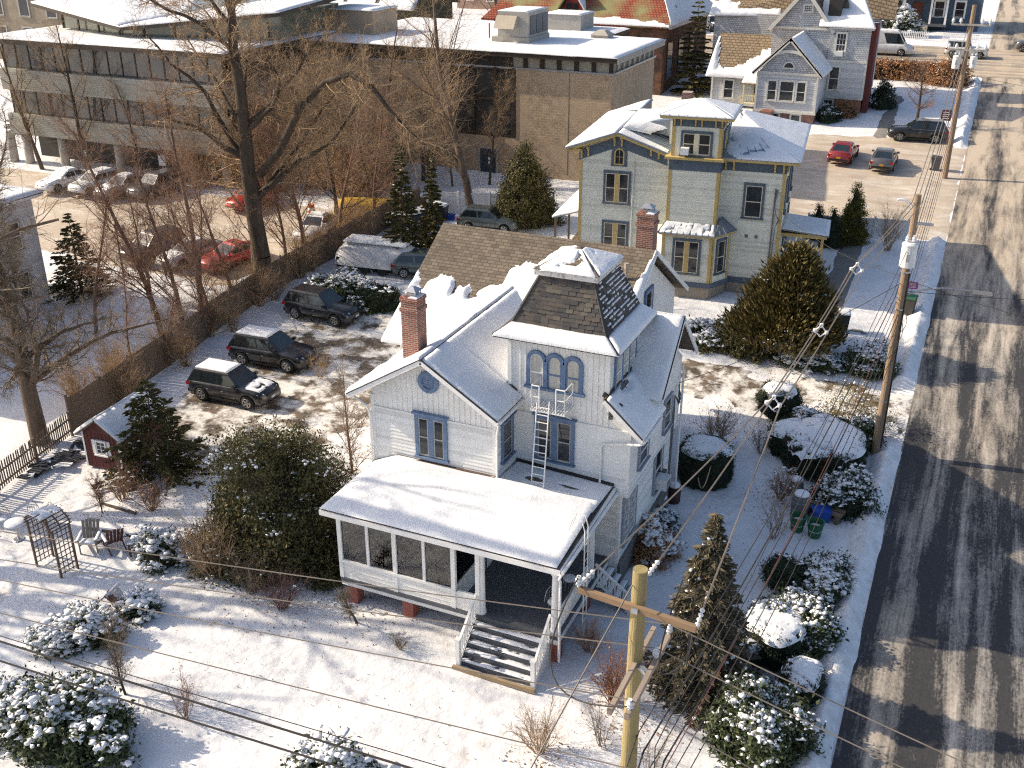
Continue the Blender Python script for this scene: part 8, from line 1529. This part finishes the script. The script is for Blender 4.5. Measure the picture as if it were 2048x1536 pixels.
crate('blue recycling box behind the green baskets', onT(1640, 1040), R(20), BLP, .7, .5, .5); crate('blue recycling box beside the wheeled bins', P3(-33.0, 63.9), R(10), BLP); crate('teal recycling box between fence corner and wheeled bins', P3(-34.7, 63.7), R(-20), M('teal_plastic', (.01, .08, .09), (.015, .1, .11), scale=4, rough=.5), .7, .5, .45)
def wheelie(label, loc, rz, mat, snow=True, lid=None):
    t = thing('wheeled_bin', label, 'bin', loc, rz); MB().hexa([(-.22, -.25, .08), (.22, -.25, .08), (.22, .22, .08), (-.22, .22, .08)], [(-.29, -.34, .98), (.29, -.34, .98), (.29, .34, .98), (-.29, .34, .98)]).build('body', mat, t); MB().hexa([(-.31, -.37, .98), (.31, -.37, .98), (.31, .36, .98), (-.31, .36, .98)], [(-.29, -.33, 1.05), (.29, -.33, 1.05), (.29, .34, 1.09), (-.29, .34, 1.09)]).build('lid', lid or mat, t); MB().tube([(-.26, .42, .98), (.26, .42, .98)], .02, 6).build('handle', mat, t)
    for sx in (-1, 1): MB().lathe((sx*.24-.03, .24, .11), [(.11, 0), (.11, .06)], 14, 'x').build('wheel', BLACK, t)
    if snow: MB.build(snow_sheet([(-.3, -.36, 1.07), (.3, -.36, 1.07), (.3, .35, 1.10), (-.3, .35, 1.10)], .09, None, .09), 'lid_snow', SNOW, t, True)
DGP = M('dark_grey_plastic', (.045, .045, .048), (.06, .06, .064), scale=3, rough=.55); DGR = M('brown_grey_plastic', (.05, .045, .04), (.065, .058, .05), scale=3, rough=.55)
wheelie('dark wheeled bin with snowy lid touching the fence corner side', P3(-34.1, 64.0), R(10), DGP); wheelie('dark wheeled bin with snowy lid next to the blue box', P3(-33.5, 63.7), R(5), DGP); wheelie('brown wheeled bin with green lid on the snowy verge', P3(-1.95, 58.7), R(-8), DGR, False, GRP); wheelie('grey wheeled bin standing at the far pole foot', P3(-2.7, 85.4), R(80), DGP, False); wheelie('black wheeled bin with snow beside the garden path', P3(-5.0, 55.3), R(10), DGP)
def sign(label, loc, rz, w, h, z, mat, text=None, name='yard_sign', legs=1, th=.02):
    t = thing(name, label, 'sign', loc, rz); MB().box(-w/2, w/2, -th/2, th/2, z, z+h).build('panel', mat, t)
    for x in ((0,) if legs == 1 else (-w*.35, w*.35)): MB().box(x-.02, x+.02, th/2, th/2+.03, -.1, z+h*.6).build('post', METAL, t)
    m = MB()
    for k in range(4): m.box(-w*.36, w*.36*(1-.3*(k % 2)), -th/2-.003, -th/2, z+h*(.18+.19*k), z+h*(.18+.19*k)+h*.07)
    m.build('lettering', WHITE2, t)['kind'] = 'stuff'
PUR = M('magenta_print', (.40, .05, .20), (.34, .04, .18), scale=4); MAR = M('maroon_board', (.13, .03, .025), (.1, .025, .02), scale=4)
sign('small magenta and white yard sign on the verge', P3(-2.05, 61.2), R(12), .55, .4, .45, PUR); sign('maroon notice board under the crab apple tree', P3(-2.9, 96.6), R(6), .8, .9, .9, MAR, legs=2); sign('pale blank parking sign on a post below the library', P3(-57.8, 63.3), R(10), .6, .8, 1.6, PLW); sign('green parking sign on a library column', P3(-53.6, 63.9), R(5), .5, .7, 1.3, GRP); sign('small green plate sign below the library band', P3(-66.2, 63.8), R(5), .5, .6, 1.4, GRP)
lp = thing('lot_lamp', 'short dark lamp post in the library lot by the bushy evergreen', 'lamp post', P3(-47.8, 47.5)); MB().tube([(0, 0, 0), (0, 0, 3.6)], .05, 8).build('post', BLACK, lp); MB().bar((0, 0, 3.55), (.5, -.1, 3.6), .05).build('arm', BLACK, lp); MB().hexa([(.4, -.22, 3.35), (.72, -.22, 3.35), (.72, .06, 3.35), (.4, .06, 3.35)], [(.45, -.16, 3.65), (.66, -.16, 3.65), (.66, 0, 3.65), (.45, 0, 3.65)]).build('head', GREYC, lp)
ob = thing('traffic_barrel', 'orange and white traffic barrel in the library lot', 'traffic barrel', P3(-42.6, 60.9)); ORG = M('traffic_orange', (.60, .13, .02), (.52, .11, .02), scale=4)
for k in range(5): MB().lathe((0, 0, .2*k), [(.30-.015*k, 0), (.29-.015*k, .2)], 16).build('band', ORG if k % 2 == 0 else WHITE2, ob)
bx0 = None
for k in range(4):
    t = thing('storage_crate', 'snow topped crate standing along the inside of the board fence', 'crate', P3(-38.0+.1*k, 63.0+.9*k*.2), R(10*k), group='snow topped crates by the fence corner'); t.location = P3(-37.6+k*.8, 65.4+.1*k); MB().box(-.34, .34, -.3, .3, 0, .85).build('box', WOOD, t); MB.build(snow_sheet([(-.36, -.32, .86), (.36, -.32, .86), (.36, .32, .86), (-.36, .32, .86)], .12, None, .1, k), 'snow_cap', SNOW, t, True)
# two wicker chairs and a table on the porch
for lb, x, y, r_ in (('white wire chair on the open porch by the railing', -10.1, 26.2, 60), ('second white wire chair deeper on the open porch', -10.1, 27.6, 110)): hoop_chair(lb, (x, y, 1.12), R(r_))
# dead grass tips and leaf litter showing through thin snow
def litter(name, label, regions, n, mat, size, seed, up=.0, elong=1.5):
    rng = np.random.RandomState(seed); P_ = []
    for (px, py, r, k) in regions:
        c = T(px, py)
        for _ in range(int(n*k)):
            a = rng.rand()*6.283; q = r*rng.rand()**.7; x, y = c.x+q*math.cos(a), c.y+q*math.sin(a); P_.append((x, y, ground_z(x, y)+.02+up*rng.rand()))
    P_ = np.array(P_); V, F = cards(P_, None, size, rng, elong, axis=np.array([[0, 0, 1.]]) if up else None); o = np_mesh(name, V, F, mat); tag(o, label, 'ground cover', kind='stuff')
litter('dead_grass', 'tufts of dead grass poking through thin snow', [(600, 1290, 3, 1), (760, 1400, 3.5, 1), (420, 1330, 3, 1), (900, 1480, 3, .8), (250, 1180, 3, 1), (1480, 1100, 2.5, .6), (1150, 1480, 2, 1), (120, 1000, 2.5, .6), (560, 960, 3, 1), (660, 870, 2.5, 1.4), (1690, 1180, 1.6, 1), (1640, 1420, 1.5, 1), (1730, 960, 1.4, 1), (1400, 1000, 1.8, .5), (1450, 760, 2.5, 1)], 55, TWIG, .045, 300, .05)
litter('leaf_litter', 'fallen brown leaves scattered on the snow', [(540, 1190, 2.4, 2), (660, 1130, 1.4, 2), (260, 1020, 2, 1.5), (1240, 1430, 1.2, 1.5), (1380, 1400, 2.0, 3), (1080, 1530, 1.2, 1), (330, 960, 2, 1.4), (1570, 720, 2.4, 3), (1440, 880, 1.8, 1.5), (1560, 1010, 1.8, 1.5), (700, 920, 2, 1.5), (760, 1220, 2, 1.5)], 120, BRL, .06, 301)
S.render.engine = 'CYCLES'
S.render.resolution_x = 1024; S.render.resolution_y = 768
S.cycles.use_denoising = False
S.cycles.filter_width = 1.2
S.cycles.sample_clamp_indirect = 6.0
